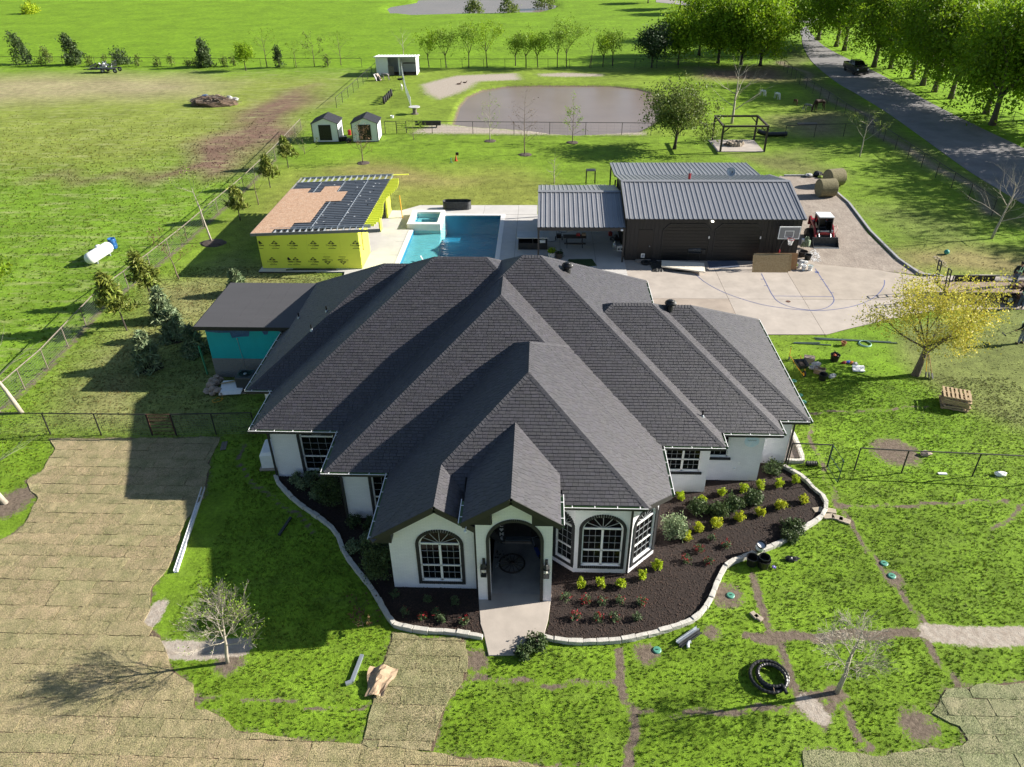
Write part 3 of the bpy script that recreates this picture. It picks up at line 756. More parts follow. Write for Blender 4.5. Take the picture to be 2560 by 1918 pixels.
# HOUSE
HZ=3.15;PT=2.0/3.0
house=thing('house','large white brick house with a charcoal shingle hip roof and arched windows','house',(0,0,0))
faces=[]
def plane_x(x,s,z=HZ):return(s*PT,0,z-s*PT*x)
def plane_y(y,s,z=HZ):return(0,s*PT,z-s*PT*y)
def clipc(P,a,b,c):
 out=[]
 for i in range(len(P)):
  p,q=P[i],P[(i+1)%len(P)]
  dp=a*p[0]+b*p[1]-c;dq=a*q[0]+b*q[1]-c
  if dp>=0:out.append(p)
  if dp*dq<0:
   t=dp/(dp-dq);out.append((p[0]+(q[0]-p[0])*t,p[1]+(q[1]-p[1])*t))
 return out
hips=[]
def hip(x0,x1,y0,y1,cuts=None,show='fblr'):
 h=min(x1-x0,y1-y0)/2
 if x1-x0>y1-y0:r0,r1=(x0+h,y0+h),(x1-h,y0+h)
 else:r0,r1=(x0+h,y0+h),(x0+h,y1-h)
 wide=x1-x0>y1-y0
 fr=[(x0,y0),(x1,y0)]+([r1,r0] if wide else[r0])
 bk=[(x1,y1),(x0,y1)]+([r0,r1] if wide else[r1])
 lf=[(x0,y1),(x0,y0)]+([r0] if wide else[r0,r1])
 rt=[(x1,y0),(x1,y1)]+([r1] if wide else[r1,r0])
 cuts=cuts or{}
 for k,P,pl,d in(('f',fr,plane_y(y0,1),(0,1)),('b',bk,plane_y(y1,-1),(0,-1)),('l',lf,plane_x(x0,1),(1,0)),('r',rt,plane_x(x1,-1),(-1,0))):
  for Q in cuts[k](P) if k in cuts else[P]:
   if len(Q)>2:faces.append((Q,pl,d))
 zt=HZ+PT*h
 for a,b in(((x0,y0),r0),((x0,y1),r0 if wide else r1),((x1,y0),r1 if wide else r0),((x1,y1),r1),(r0,r1)):
  za=HZ if a in((x0,y0),(x0,y1),(x1,y0),(x1,y1)) else zt
  hips.append(((*a,za),(*b,zt)))
hip(-14.4,0,30.0,42.2)
hip(-13.08,5,26.72,42.2)
hip(-9.05,8.1,25.93,42.2,{'b':lambda P:[clipc(P,-1,0,-6.15)],'r':lambda P:[clipc(P,0,-1,-37.2),clipc(clipc(P,0,1,37.2),-1,0,-6.15)]})
hip(-9.0,5.33,23.8,42.0,{'b':lambda P:[]})
YC=21.1
hip(-6.25,5.33,19.9,34.0,{'b':lambda P:[],'f':lambda P:[clipc(P,0,1,YC)],'r':lambda P:[clipc(P,-1.6,1.2,-1.6*4.13+1.2*21.1)]})
hip(-2,10.87,26.95,37.95)
hip(0,12.33,28.0,37.95)
g1x,g1z,g1y=-3.78,HZ+PT*2.47,19.95
faces.append(([(-6.25,g1y),(g1x,g1y),(g1x,22.37),(-6.25,19.955)],plane_x(-6.25,1),(1,0)))
faces.append(([(g1x,g1y),(-1.31,g1y),(-1.31,g1y+.01),(g1x,22.37)],plane_x(-1.31,-1),(-1,0)))
ppx,ppz,ppy=-0.95,5.79,19.34;pw=1.76
faces.append(([(ppx-pw,ppy),(ppx,ppy),(ppx,23.86),(ppx-pw,22.1)],(PT,0,ppz-PT*ppx),(1,0)))
faces.append(([(ppx,ppy),(ppx+pw,ppy),(ppx+pw,22.1),(ppx,23.86)],(-PT,0,ppz+PT*ppx),(-1,0)))
hips.append(((g1x,g1y,g1z),(g1x,22.37,g1z)));hips.append(((ppx,ppy,ppz),(ppx,23.86,ppz)))
fb=[(min(p[0] for p in f[0]),max(p[0] for p in f[0]),min(p[1] for p in f[0]),max(p[1] for p in f[0])) for f in faces]
def ccw(P):return P if sum(P[i][0]*P[(i+1)%len(P)][1]-P[(i+1)%len(P)][0]*P[i][1] for i in range(len(P)))>0 else P[::-1]
faces=[(ccw(P),pl,d) for P,pl,d in faces]
def roof_at(x,y,skip=-1,eps=1e-4):
 best=-1;k=-1
 for i,(P,pl,d) in enumerate(faces):
  if i==skip:continue
  b=fb[i]
  if x<b[0]-eps or x>b[1]+eps or y<b[2]-eps or y>b[3]+eps:continue
  z=pl[0]*x+pl[1]*y+pl[2]
  if z<=best:continue
  ok=True
  for j in range(len(P)):
   p,q=P[j],P[(j+1)%len(P)]
   if(q[0]-p[0])*(y-p[1])-(q[1]-p[1])*(x-p[0])<-eps:ok=False;break
  if ok:best=z;k=i
 return best,k
deck=MB()
for i,(P,pl,d) in enumerate(faces):
 o=-0.012-0.0031*(i%7)
 deck.add([(p[0],p[1],pl[0]*p[0]+pl[1]*p[1]+pl[2]+o) for p in P],[tuple(range(len(P)))])
 deck.add([(p[0],p[1],pl[0]*p[0]+pl[1]*p[1]+pl[2]+o-.12) for p in P],[tuple(range(len(P)))[::-1]])
M['deck']=mat('roof_underlay',(0.014,0.014,0.016),0.9)
M['shingle']=mat('asphalt_shingle',(0.057,0.054,0.063),0.55,attr='tone',var=0.12,vs=30,bump=0.5,bs=90,spec=0.8)
roof=deck.build('roof',M['deck'],house)
EXPO=0.146
SL=math.sqrt(1+PT*PT)
tabs=[]
for i,(P,pl,d) in enumerate(faces):
 dv=Vector((d[0],d[1]));du=Vector((dv.y,-dv.x))
 us=[p[0]*du.x+p[1]*du.y for p in P];vs_=[p[0]*dv.x+p[1]*dv.y for p in P]
 z0=HZ
 def zat(x,y):return pl[0]*x+pl[1]*y+pl[2]
 zs=[zat(*p) for p in P]
 r0=int(math.floor((min(zs)-z0)*SL/PT/EXPO));r1=int(math.ceil((max(zs)-z0)*SL/PT/EXPO))
 v_e=vs_[0]-(zs[0]-z0)/PT
 for r in range(r0,r1):
  va=v_e+r*EXPO/SL;vb=va+EXPO/SL
  RR=random.Random(r*7919+int(abs(pl[2])*1000)%9973)
  u=math.floor(min(us))-RR.uniform(0,.5)
  while u<max(us):
   wdt=RR.choice((0.17,.2,.24,.24,.28,.31));tone=RR.uniform(.82,1.18)*(1 if RR.random()>.05 else.8)
   if u+wdt>min(us):
    g=.006
    q=[(u+g,va),(u+wdt-g,va),(u+wdt-g,vb),(u+g,vb)]
    Q=[(a*du.x+b*dv.x,a*du.y+b*dv.y) for a,b in q]
    Q=ccw(Q);C=Q
    for j in range(len(P)):
     p,n_=P[j],P[(j+1)%len(P)]
     a_,b_=-(n_[1]-p[1]),n_[0]-p[0]
     if abs(a_)+abs(b_)<1e-6:continue
     C=clipc(C,a_,b_,a_*p[0]+b_*p[1])
     if len(C)<3:break
    if len(C)>=3:
     mx_,my_=sum(p[0] for p in C)/len(C),sum(p[1] for p in C)/len(C)
     z=zat(mx_,my_)
     best,k=roof_at(mx_,my_,i)
     vis=z>best-1e-3 if k>i or k<0 else z>best+1e-3
     if not vis and best-z<.12:
      for p in C:
       b2,k2=roof_at(p[0],p[1],i)
       if zat(*p)>b2+2e-3:vis=True;break
     if vis:
      tabs.append((C,pl,dv,va,RR.random(),tone,mx_,my_,z))
   u+=wdt
print('tabs',len(tabs))
def tab_geo(C,pl,dv,va,j,off=(0,0,0)):
 n=len(C);vt=[];vbm=[]
 nrm=Vector((-pl[0],-pl[1],1)).normalized()
 for p in C:
  t=max(0,1-(p[0]*dv.x+p[1]*dv.y-va)/(EXPO/SL));h=.004+(.012+.010*j)*t
  b=Vector((p[0]-off[0],p[1]-off[1],pl[0]*p[0]+pl[1]*p[1]+pl[2]-off[2]))
  vt.append(b+nrm*h);vbm.append(b-nrm*.012)
 fs=[tuple(range(n))]+[(k,k+n,(k+1)%n+n,(k+1)%n) for k in range(n)]
 return vt+vbm,fs
tabs.sort(key=lambda t:t[6]**2+t[7]**2+(CH-t[8])**2)
big=MB();bt=[]
for n_,(C,pl,dv,va,j,tone,mx_,my_,z) in enumerate(tabs):
 c3=(tone*1.0,tone*R.uniform(.95,1.02),tone*R.uniform(.92,1.05),1)
 if n_<290:
  vs,fs=tab_geo(C,pl,dv,va,j,(mx_,my_,z));mb=MB();mb.add(vs,fs);o=mb.build('shingle',M['shingle'],roof);o.location=(mx_,my_,z)
  o.data.attributes.new('tone','FLOAT_COLOR','POINT').data.foreach_set('color',list(c3)*len(vs))
 else:
  vs,fs=tab_geo(C,pl,dv,va,j);big.add(vs,fs);bt+=list(c3)*len(vs)
o=tag(big.build('shingle',M['shingle'],roof),kind='stuff');o.data.attributes.new('tone','FLOAT_COLOR','POINT').data.foreach_set('color',bt)
cap=MB();ct=[]
def plane_normals(x,y):
 return None
for a,b in hips:
 a,b=Vector(a),Vector(b);L_=(b-a).length
 if L_<.3:continue
 d=(b-a).normalized();n_=int(L_/.15);level=abs(d.z)<.01
 dp=Vector((d.x,d.y,0)).normalized();sd2=Vector((dp.y,-dp.x,0))
 drop=PT if level else PT/math.sqrt(2)
 for k in range(n_+1):
  p=a+d*(k*.15);q=a+d*min(L_+.02,k*.15+.19)
  m_=(p+q)/2;best,kk=roof_at(m_.x,m_.y)
  if best>m_.z+.03 or best<m_.z-.2:continue
  wv=.15;dz=drop*wv
  up0,up1=.030+R.uniform(-.003,.003),.014
  vs=[p+sd2*wv+Vector((0,0,up0-dz)),p+Vector((0,0,up0)),p-sd2*wv+Vector((0,0,up0-dz)),q+sd2*wv+Vector((0,0,up1-dz)),q+Vector((0,0,up1)),q-sd2*wv+Vector((0,0,up1-dz))]
  vs+=[v-Vector((0,0,.035)) for v in vs[:3]]
  cap.add(vs,[(0,1,4,3)[::-1],(1,2,5,4)[::-1],(0,6,7,1),(1,7,8,2)]);t=R.uniform(.75,1.15);ct+=[t,t,t,1]*len(vs)
cp_=tag(cap.build('ridge_cap',M['shingle'],roof),kind='stuff');cp_.data.attributes.new('tone','FLOAT_COLOR','POINT').data.foreach_set('color',ct)
# fascia and gutters along the eaves
def eave(p,q,z,gutter=True,hang=.85):
 """p -> q with the outside on the right hand"""
 p,q=Vector((*p,0)),Vector((*q,0));d=(q-p).normalized();o=Vector((d.y,-d.x,0));Z=Vector((0,0,1));L_=(q-p).length
 mb=MB();mb.bar(p+Z*(z-.13)+o*-.012,q+Z*(z-.13)+o*-.012,.024,.22);mb.build('fascia',M['dark_trim'],house)
 if not gutter:return
 g=MB();W_=.125
 g.bar(p+o*(W_/2+.004)+Z*(z-.115),q+o*(W_/2+.004)+Z*(z-.115),W_,.008,mi=1)
 g.bar(p+o*.006+Z*(z-.058),q+o*.006+Z*(z-.058),.006,.105,mi=1)
 g.bar(p+o*(W_-.006)+Z*(z-.062),q+o*(W_-.006)+Z*(z-.062),.006,.097,mi=1)
 g.bar(p+o*(W_+.003)+Z*(z-.064),q+o*(W_+.003)+Z*(z-.064),.008,.105,mi=0)
 g.bar(p+o*(W_-.004)+Z*(z-.007),q+o*(W_-.004)+Z*(z-.007),.026,.014,mi=2)
 go=g.build('gutter',[M['dark_trim'],M['gutter_green'],M['white_paint']],house)
 k=.35
 while k<L_-.1:
  h=MB();c=p+d*k+Z*(z-.002);h.bar(c,c+o*W_,.03,.008);h.build('gutter_hanger',M['white_paint'],go);k+=hang
eave((-14.4,42.1),(-14.4,29.98),HZ);eave((-14.5,30.0),(-13.1,30.0),HZ);eave((-13.08,30.0),(-13.08,26.7),HZ);eave((-13.2,26.72),(-9.0,26.72),HZ)
eave((-9.02,26.72),(-9.02,23.78),HZ);eave((-9.13,23.8),(-6.3,23.8),HZ);eave((-6.25,23.8),(-6.25,19.93),HZ)
zc=HZ+PT*(YC-19.9)
eave((ppx+pw+.12,YC),(4.13,YC),zc);eave((5.33,22.75),(5.33,25.93),HZ);eave((5.45,25.93),(8.1,25.93),HZ);eave((8.1,25.93),(8.1,26.95),HZ)
eave((8.2,26.95),(10.87,26.95),HZ);eave((10.87,26.95),(10.87,28.0),HZ);eave((11.0,28.0),(12.33,28.0),HZ);eave((12.33,27.9),(12.33,37.95),HZ)
eave((6.15,37.2),(6.15,40.2),HZ+PT*1.95);eave((ppx+pw,19.32),(ppx+pw,20.95),ppz-PT*pw+.01);eave((ppx-pw,20.6),(ppx-pw,19.32),ppz-PT*pw+.01,hang=.6)
eave((12.33,37.95),(8.1,37.95),HZ,False)
rk=MB()
def rake(x0,z0,x1,z1,y):
 rk.bar((x0,y-.015,z0-.12),(x1,y-.015,z1-.12),.035,.24,up=(0,0,1))
rake(-6.27,HZ,g1x,g1z,g1y);rake(g1x,g1z,-2.2,g1z-PT*(g1x+2.2)*-1,g1y)
rake(ppx-pw-.02,ppz-PT*pw,ppx,ppz,ppy);rake(ppx,ppz,ppx+pw+.02,ppz-PT*pw,ppy)
rk.bar((4.13,YC+.02,zc-.1),(5.33,22.72,HZ-.1),.03,.22)
rk.build('rake_board',M['dark_trim'],house)
# walls
def brick_wall_mat():
 m=bpy.data.materials.new('painted_brick');m.use_nodes=True
 t=m.node_tree;N=t.nodes;L=t.links;b=N['Principled BSDF'];b.inputs['Roughness'].default_value=.6
 uv=N.new('ShaderNodeUVMap');br=N.new('ShaderNodeTexBrick')
 br.inputs['Scale'].default_value=1;br.inputs['Brick Width'].default_value=.215;br.inputs['Row Height'].default_value=.076;br.inputs['Mortar Size'].default_value=.007;br.inputs['Mortar Smooth'].default_value=.3
 br.inputs['Color1'].default_value=(.86,.845,.875,1);br.inputs['Color2'].default_value=(.82,.81,.84,1);br.inputs['Mortar'].default_value=(.74,.73,.76,1)
 L.new(uv.outputs[0],br.inputs['Vector'])
 nz=N.new('ShaderNodeTexNoise');nz.inputs['Scale'].default_value=1.3;nz.inputs['Detail'].default_value=6
 L.new(uv.outputs[0],nz.inputs['Vector'])
 mr=N.new('ShaderNodeMapRange');mr.inputs[1].default_value=.35;mr.inputs[2].default_value=.75;mr.inputs[3].default_value=1.0;mr.inputs[4].default_value=.9;L.new(nz.outputs[0],mr.inputs[0])
 mu=N.new('ShaderNodeMix');mu.data_type='RGBA';mu.blend_type='MULTIPLY';mu.inputs['Factor'].default_value=1
 cc=N.new('ShaderNodeCombineColor');[L.new(mr.outputs[0],cc.inputs[i]) for i in range(3)]
 L.new(br.outputs[0],mu.inputs[6]);L.new(cc.outputs[0],mu.inputs[7]);L.new(mu.outputs[2],b.inputs['Base Color'])
 bp=N.new('ShaderNodeBump');bp.inputs['Strength'].default_value=.6;bp.inputs['Distance'].default_value=.01;bp.invert=True
 L.new(br.outputs['Fac'],bp.inputs['Height']);L.new(bp.outputs[0],b.inputs['Normal'])
 return m
M['brick']=brick_wall_mat()
def arch_pts(cx,hw,z0,zs,rise,n=14):
 pts=[(cx-hw,z0),(cx+hw,z0)]
 for k in range(n+1):
  a=PI*k/n;pts.append((cx+hw*math.cos(a),zs+rise*math.sin(a)))
 return pts
def wall(p,q,top,holes=(),z0=-0.1,depth=.14,name='wall',m=None):
 """vertical wall p->q seen from the right-hand side; top = [(u, z)...] from q end back to p; holes in (u, z)"""
 p,q=Vector((*p,0)),Vector((*q,0));d=(q-p);L_=d.length;d.normalize();inn=Vector((-d.y,d.x,0))
 outer=[(0,z0),(L_,z0)]+[(u if u>=0 else L_,z) for u,z in top]
 loops=[[Vector((u,z,0)) for u,z in outer]]+[[Vector((u,z,0)) for u,z in h] for h in holes]
 flat=[v for l in loops for v in l]
 tri=geometry.tessellate_polygon(loops)
 mb=MB();vs=[p+d*v.x+Vector((0,0,v.y)) for v in flat]
 fs=[]
 for t in tri:
  a,b,c=[flat[i] for i in t]
  s=(b.x-a.x)*(c.y-a.y)-(c.x-a.x)*(b.y-a.y)
  fs.append(t if s>0 else t[::-1])
 mb.add(vs,fs);uvs=[(v.x,v.y) for v in flat]
 o=len(loops[0])
 for l in loops[1:]:
  n=len(l);b=len(mb.v)
  ps=[p+d*v.x+Vector((0,0,v.y)) for v in l]
  mb.add(ps+[a+inn*depth for a in ps],[(k,(k+1)%n,(k+1)%n+n,k+n) for k in range(n)])
  uvs+=[(v.x,v.y) for v in l]+[(v.x+depth,v.y) for v in l]
 ob=mb.build(name,m or M['brick'],house)
 ul=ob.data.uv_layers.new(name='UVMap')
 for lp in ob.data.loops:ul.data[lp.index].uv=uvs[lp.vertex_index]
 return ob
def flat_top(z):return[(-1,z),(0,z)]
W_ARCH=lambda cx:arch_pts(cx,.80,.44,2.42,.66)
HT=HZ-.02
wall((-13.8,41.6),(-13.8,30.5),flat_top(HT));wall((-13.8,30.5),(-12.5,30.5),flat_top(HT));wall((-12.5,30.5),(-12.5,27.18),flat_top(HT))
wall((-12.5,27.18),(-8.46,27.18),flat_top(HT),[W_ARCH(-10.32+12.5)])
wall((-8.46,27.18),(-8.46,24.4),flat_top(HT));wall((-8.46,24.4),(-5.73,24.4),flat_top(HT),[W_ARCH(-6.42+8.46)])
wall((-5.73,24.4),(-5.73,20.45),flat_top(HT))
gx0=-5.73
wall((-5.73,20.45),(-2.25,20.45),[(-1,g1z-PT*(g1x+2.25)*-1-.08),(g1x-gx0,g1z-.1),(0,HZ+PT*.52-.1)],[W_ARCH(g1x-gx0)])
AW=arch_pts(-0.855+2.30,.965,.02,3.2,1.02,18)
wall((-2.30,19.88),(.54,19.88),[(-1,4.05),(ppx+2.3+.72,4.05),(ppx+2.3+.72,ppz-PT*.72-.05),(ppx+2.3,ppz-.05),(ppx+2.3-.72,ppz-PT*.72-.05),(ppx+2.3-.72,4.05),(0,4.05)],[AW[:1]+[(AW[0][0],.0)][:0]+AW[1:]],depth=.5,z0=0.0)
wall((-2.30,20.45),(-2.30,19.88),flat_top(4.0));wall((.54,19.88),(.54,22.2),flat_top(4.0))
wall((-1.86,23.3),(-1.86,20.38),flat_top(4.2)[::1]);wall((.16,20.38),(.16,23.3),flat_top(4.2))
def wall_in(a,b,z):wall(b,a,flat_top(z))
wall((-1.86,20.38),(-1.86,23.3),flat_top(4.2));wall((.16,23.3),(.16,20.38),flat_top(4.2))
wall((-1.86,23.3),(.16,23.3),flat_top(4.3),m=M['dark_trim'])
wall((.6,22.12),(1.45,21.44),flat_top(3.9),[arch_pts(.56,.40,.44,2.42,.5)])
wall((1.45,21.44),(3.68,21.44),flat_top(zc+.08),[W_ARCH(2.545-1.45)])
wall((3.68,21.44),(4.85,22.6),[(-1,HZ+PT*.48-.06),(0.0,zc+.1)],[arch_pts(.85,.62,.44,2.42,.56)])
wall((4.85,22.6),(4.85,26.55),flat_top(HZ+.1));wall((4.85,26.55),(7.68,26.55),flat_top(HT),[[(.85,1.25),(2.45,1.25),(2.45,2.5),(.85,2.5)]])
wall((7.68,26.55),(7.68,27.43),flat_top(HT));wall((7.68,27.43),(10.3,27.43),flat_top(HT),[[(.12,1.42),(1.05,1.42),(1.05,2.65),(.12,2.65)]])
wall((10.3,27.43),(10.3,28.82),flat_top(HT));wall((10.3,28.82),(11.96,28.82),flat_top(HT));wall((11.96,28.82),(11.96,37.4),flat_top(HT))
wall((11.96,37.4),(6.0,37.4),flat_top(HT));wall((6.0,37.4),(5.9,41.6),flat_top(HZ+.8));wall((5.9,41.6),(-13.8,41.6),flat_top(HT))
pc=MB()
for s in(-1,1):
 xo=ppx+s*(pw-.06);xi=ppx+s*.73
 zo,zi=ppz-PT*(pw-.06)-.13,ppz-PT*.73-.13
 tri=[(xo,zo-.05),(xi,zo-.05),(xi,zi),(xo,zo)]
 vs=[(x,y,z) for y in(19.40,19.86) for x,z in tri]
 pc.add(vs,[(0,1,2,3),(7,6,5,4),(0,4,5,1),(1,5,6,2),(2,6,7,3),(3,7,4,0)])
zo=HZ-.12
tri=[(-6.2,zo-.12),(-5.5,zo-.12),(-5.5,zo+.42),(-6.2,zo-.02)]
pc.add([(x,y,z) for y in(19.99,20.43) for x,z in tri],[(0,1,2,3),(7,6,5,4),(0,4,5,1),(1,5,6,2),(2,6,7,3),(3,7,4,0)])
pc.build('eave_return',mat('soffit_panel',(0.02,0.021,0.024),.6),house)
# windows: frame > panes, surround bricks
pane_me=None
bk=MB();bk.box(-.5,.5,-.5,.5,-.5,.5);brick_me=bk.mesh('brick',M['dark_brick'])
pn=MB();pn.box(0,1,-.003,.003,0,1);pane_me=pn.mesh('pane',M['glass'])
def window(p,q,cu,hw,z0,zs,rise,arched=True,cols=6,r_up=3,r_lo=2,mull=True,bricks=True,sill=False,inset=.07,half=False):
 p,q=Vector((*p,0)),Vector((*q,0));d=(q-p).normalized();ang=math.atan2(d.y,d.x)
 ob=p+d*cu;w_=MB()
 yi=inset
 f=.055
 def bx(x0,x1,za,zb,y0=yi-.03,y1=yi+.05):w_.box(x0,x1,y0,y1,za,zb)
 bx(-hw,hw,z0,z0+f+.02);bx(-hw,-hw+f,z0,zs);bx(hw-f,hw,z0,zs);bx(-hw,hw,zs-f*.7,zs+f*.7)
 if mull:bx(-.045,.045,z0,zs)
 zm=z0+(zs-z0)*(r_lo/(r_lo+r_up))+.03
 bx(-hw,hw,zm-.03,zm+.03)
 halves=[(-hw+f,-.045),(.045,hw-f)] if mull else[(-hw+f,hw-f)]
 mt=.005;panes=[]
 for xa,xb in halves:
  nc=cols//2 if mull else cols
  for za,zb,nr in((z0+f+.02,zm-.03,r_lo),(zm+.03,zs-f*.7,r_up)):
   for c in range(nc):
    for r in range(nr):
     x0=xa+(xb-xa)*c/nc;x1=xa+(xb-xa)*(c+1)/nc;y0=za+(zb-za)*r/nr;y1=za+(zb-za)*(r+1)/nr
     panes.append((x0+mt,x1-mt,y0+mt,y1-mt))
   for c in range(1,nc):w_.box(xa+(xb-xa)*c/nc-mt,xa+(xb-xa)*c/nc+mt,yi-.012,yi+.02,za,zb,1)
   for r in range(1,nr):w_.box(xa,xb,yi-.0121,yi+.0201,za+(zb-za)*r/nr-mt,za+(zb-za)*r/nr+mt,1)
 fan=[]
 if arched:
  N_=18
  prev=None
  for k in range(N_+1):
   a=PI*k/N_;pt=Vector(((hw-f/2)*math.cos(a),yi+.01,zs+(rise-f/2)*math.sin(a)))
   if prev is not None:w_.bar(prev,pt,.08,f,up=(0,1,0))
   prev=pt
  for k in range(1,6):
   a=PI*k/6;w_.bar((0,yi,zs),((hw-f)*math.cos(a),yi,zs+(rise-f)*math.sin(a)),.022,.016,1,up=(0,1,0))
 wo=w_.build('window',[M['white_paint'],M['muntin']],house);wo.location=ob;wo.rotation_euler=(0,0,ang)
 for x0,x1,y0,y1 in panes:put('pane',pane_me,wo,(x0,yi+.012,y0),(R.uniform(-.003,.003),0,R.uniform(-.003,.003)),(x1-x0,1,y1-y0))
 if arched:
  for k in range(6):
   g=MB();a0,a1=PI*k/6+.03,PI*(k+1)/6-.03;c=PI*(k+.5)/6
   pts=[(0.05*math.cos(c),zs+.05*math.sin(c))]+[((hw-f)*math.cos(a0+(a1-a0)*t/3),zs+(rise-f)*math.sin(a0+(a1-a0)*t/3)) for t in range(4)]
   g.add([(x,yi+.012,z) for x,z in pts],[tuple(range(5))]);g.build('pane',M['glass'],wo)
 if bricks:
  bw,bl=.075,.13;lst=[]
  zb=z0-.02
  while zb<zs:
   for s in(-1,1):lst.append(((s*(hw+bl/2),zb+bw/2),0))
   zb+=bw+.006
  per=PI*math.sqrt((hw**2+rise**2)/2);n=int(per/(bw+.006))
  for k in range(n):
   a=PI*(k+.5)/n;nx_,nz_=math.cos(a)/hw,math.sin(a)/rise;l=math.hypot(nx_,nz_);nx_,nz_=nx_/l,nz_/l
   lst.append(((hw*math.cos(a)+nx_*bl/2,zs+rise*math.sin(a)+nz_*bl/2),math.atan2(nz_,nx_)))
  x=-hw-bl+bw/2
  while x<hw+bl:lst.append(((x,z0-.02-bl/2),PI/2));x+=bw+.006
  for(x,z),a in lst:
   put('brick',brick_me,wo,(x,-.012+R.uniform(-.006,.004),z),(0,-a,0),(bl,.05,bw))
 if sill:
  x=-hw-.1
  while x<hw+.1:put('brick',brick_me,wo,(x+.037,-.03,z0-.065),(0,0,0),(.072,.12,.10));x+=.079
 return wo
window((-12.5,27.18),(-8.46,27.18),-10.32+12.5,.80,.44,2.42,.66,mull=False,cols=4,r_up=3,r_lo=2)
window((-8.46,24.4),(-5.73,24.4),-6.42+8.46,.80,.44,2.42,.66,mull=False,cols=4)
window((-5.73,20.45),(-2.25,20.45),g1x-gx0,.80,.44,2.42,.66)
window((1.45,21.44),(3.68,21.44),2.545-1.45,.80,.44,2.42,.66)
window((.6,22.12),(1.45,21.44),.56,.40,.44,2.42,.5,mull=False,cols=3)
window((3.68,21.44),(4.85,22.6),.85,.62,.44,2.42,.56,mull=False,cols=4)
window((4.85,26.55),(7.68,26.55),1.65,.80,1.25,2.5,.1,arched=False,r_up=2,r_lo=2,bricks=False,sill=True)
window((7.68,27.43),(10.3,27.43),.585,.465,1.42,2.65,.1,arched=False,mull=False,cols=3,r_up=2,r_lo=2,bricks=False,sill=True)
# porch arch bricks, door, lanterns, downspouts
for k in range(46):
 a=PI*(k+.5)/46;x=-.855+.965*math.cos(a);z=3.2+1.02*math.sin(a)
 put('brick',brick_me,house,(x+.05*math.cos(a),19.862+R.uniform(-.005,.005),z+.05*math.sin(a)),(0,-a,0),(.12,.05,.066))
for s in(-1,1):
 z=.06
 while z<3.2:put('brick',brick_me,house,(-.855+s*1.015,19.862+R.uniform(-.005,.005),z+.036),(0,0,0),(.12,.05,.07));z+=.077
db=MB();db.box(-1.42,-.28,23.24,23.29,.18,2.35);dr=db.build('door',M['black_paint'],house,bevel=.01)
for(x0,x1,z0,z1) in((-1.28,-.88,.35,1.0),(-.82,-.42,.35,1.0),(-1.28,-.42,1.12,1.3)):
 q=MB();q.box(x0,x1,23.22,23.238,z0,z1);q.build('door_panel',M['black_paint'],dr,bevel=.008)
q=MB();q.tube([(-.85+.3*math.cos(PI*k/10),23.23,1.6+.45*math.sin(PI*k/10)) for k in range(11)],.02,5);q.torus(.13,.015,14,5,(-.85,23.23,1.75),'Y');q.build('door_ornament',M['steel_dark'],dr)
q=MB();q.bar((-.38,23.2,.9),(-.38,23.2,1.25),.025);q.build('handle',M['galv'],dr)
q=MB();q.box(-1.42,-.28,22.95,23.24,.06,.17);q.build('door_step',M['stone'],house);q=MB();q.box(-1.40,-.30,23.0,23.24,.172,.2);q.build('threshold',M['galv'],house)
def lantern(x):
 y=19.87;b=MB();b.box(x-.05,x+.05,y-.02,y,2.0,2.35);b.bar((x,y-.02,2.3),(x,y-.16,2.38),.025);b.bar((x,y-.16,2.38),(x,y-.16,2.2),.03)
 b.lathe([(.02,2.22),(.05,2.2),(.13,2.08),(.13,2.06)],4,(x,y-.16,0));b.box(x-.12,x+.12,y-.28,y-.04,2.0,2.06)
 for sx in(-1,1):
  for sy in(-1,1):b.bar((x+sx*.105,y-.16+sy*.105,1.62),(x+sx*.115,y-.16+sy*.115,2.0),.016)
 b.box(x-.11,x+.11,y-.27,y-.05,1.60,1.625)
 o=b.build('wall_lantern',M['black_paint'],house)
 g=MB();g.blob((x,y-.16,1.82),(.045,.045,.09),8,6);g.build('bulb',mat('bulb_glass',(.8,.76,.68),.2),o)
lantern(-2.04);lantern(.33)
def spout(pts,r=.045):
 b=MB()
 for a,c in zip(pts[:-1],pts[1:]):b.bar(a,c,r*2,r*1.7)
 return b.build('downspout',M['dark_trim'],house)
spout([(-2.38,20.35,.1),(-2.38,20.35,3.6),(-2.5,20.2,3.9)]);spout([(3.62,21.36,.1),(3.62,21.36,zc-.1)]);spout([(4.95,23.1,.1),(4.95,23.1,2.7),(5.35,22.75,3.0)])
spout([(12.02,28.78,.1),(12.02,28.78,3.0)]);spout([(-12.56,27.12,.1),(-12.56,27.12,3.0)]);spout([(-8.52,24.33,.1),(-8.52,24.33,3.0)])
b=MB();b.blob((-2.62,19.5,4.05),(.06,.08,.06),8,6);b.bar((-2.62,19.5,4.05),(-2.6,19.7,4.1),.03);b.build('floodlight',M['white_plastic'],house)
b=MB();b.box(9.3,9.36,27.40,27.42,1.0,1.1);b.lathe([(.05,-.03),(.05,.03)],10,(9.15,27.38,.75));b.build('hose_bib',M['white_plastic'],house)
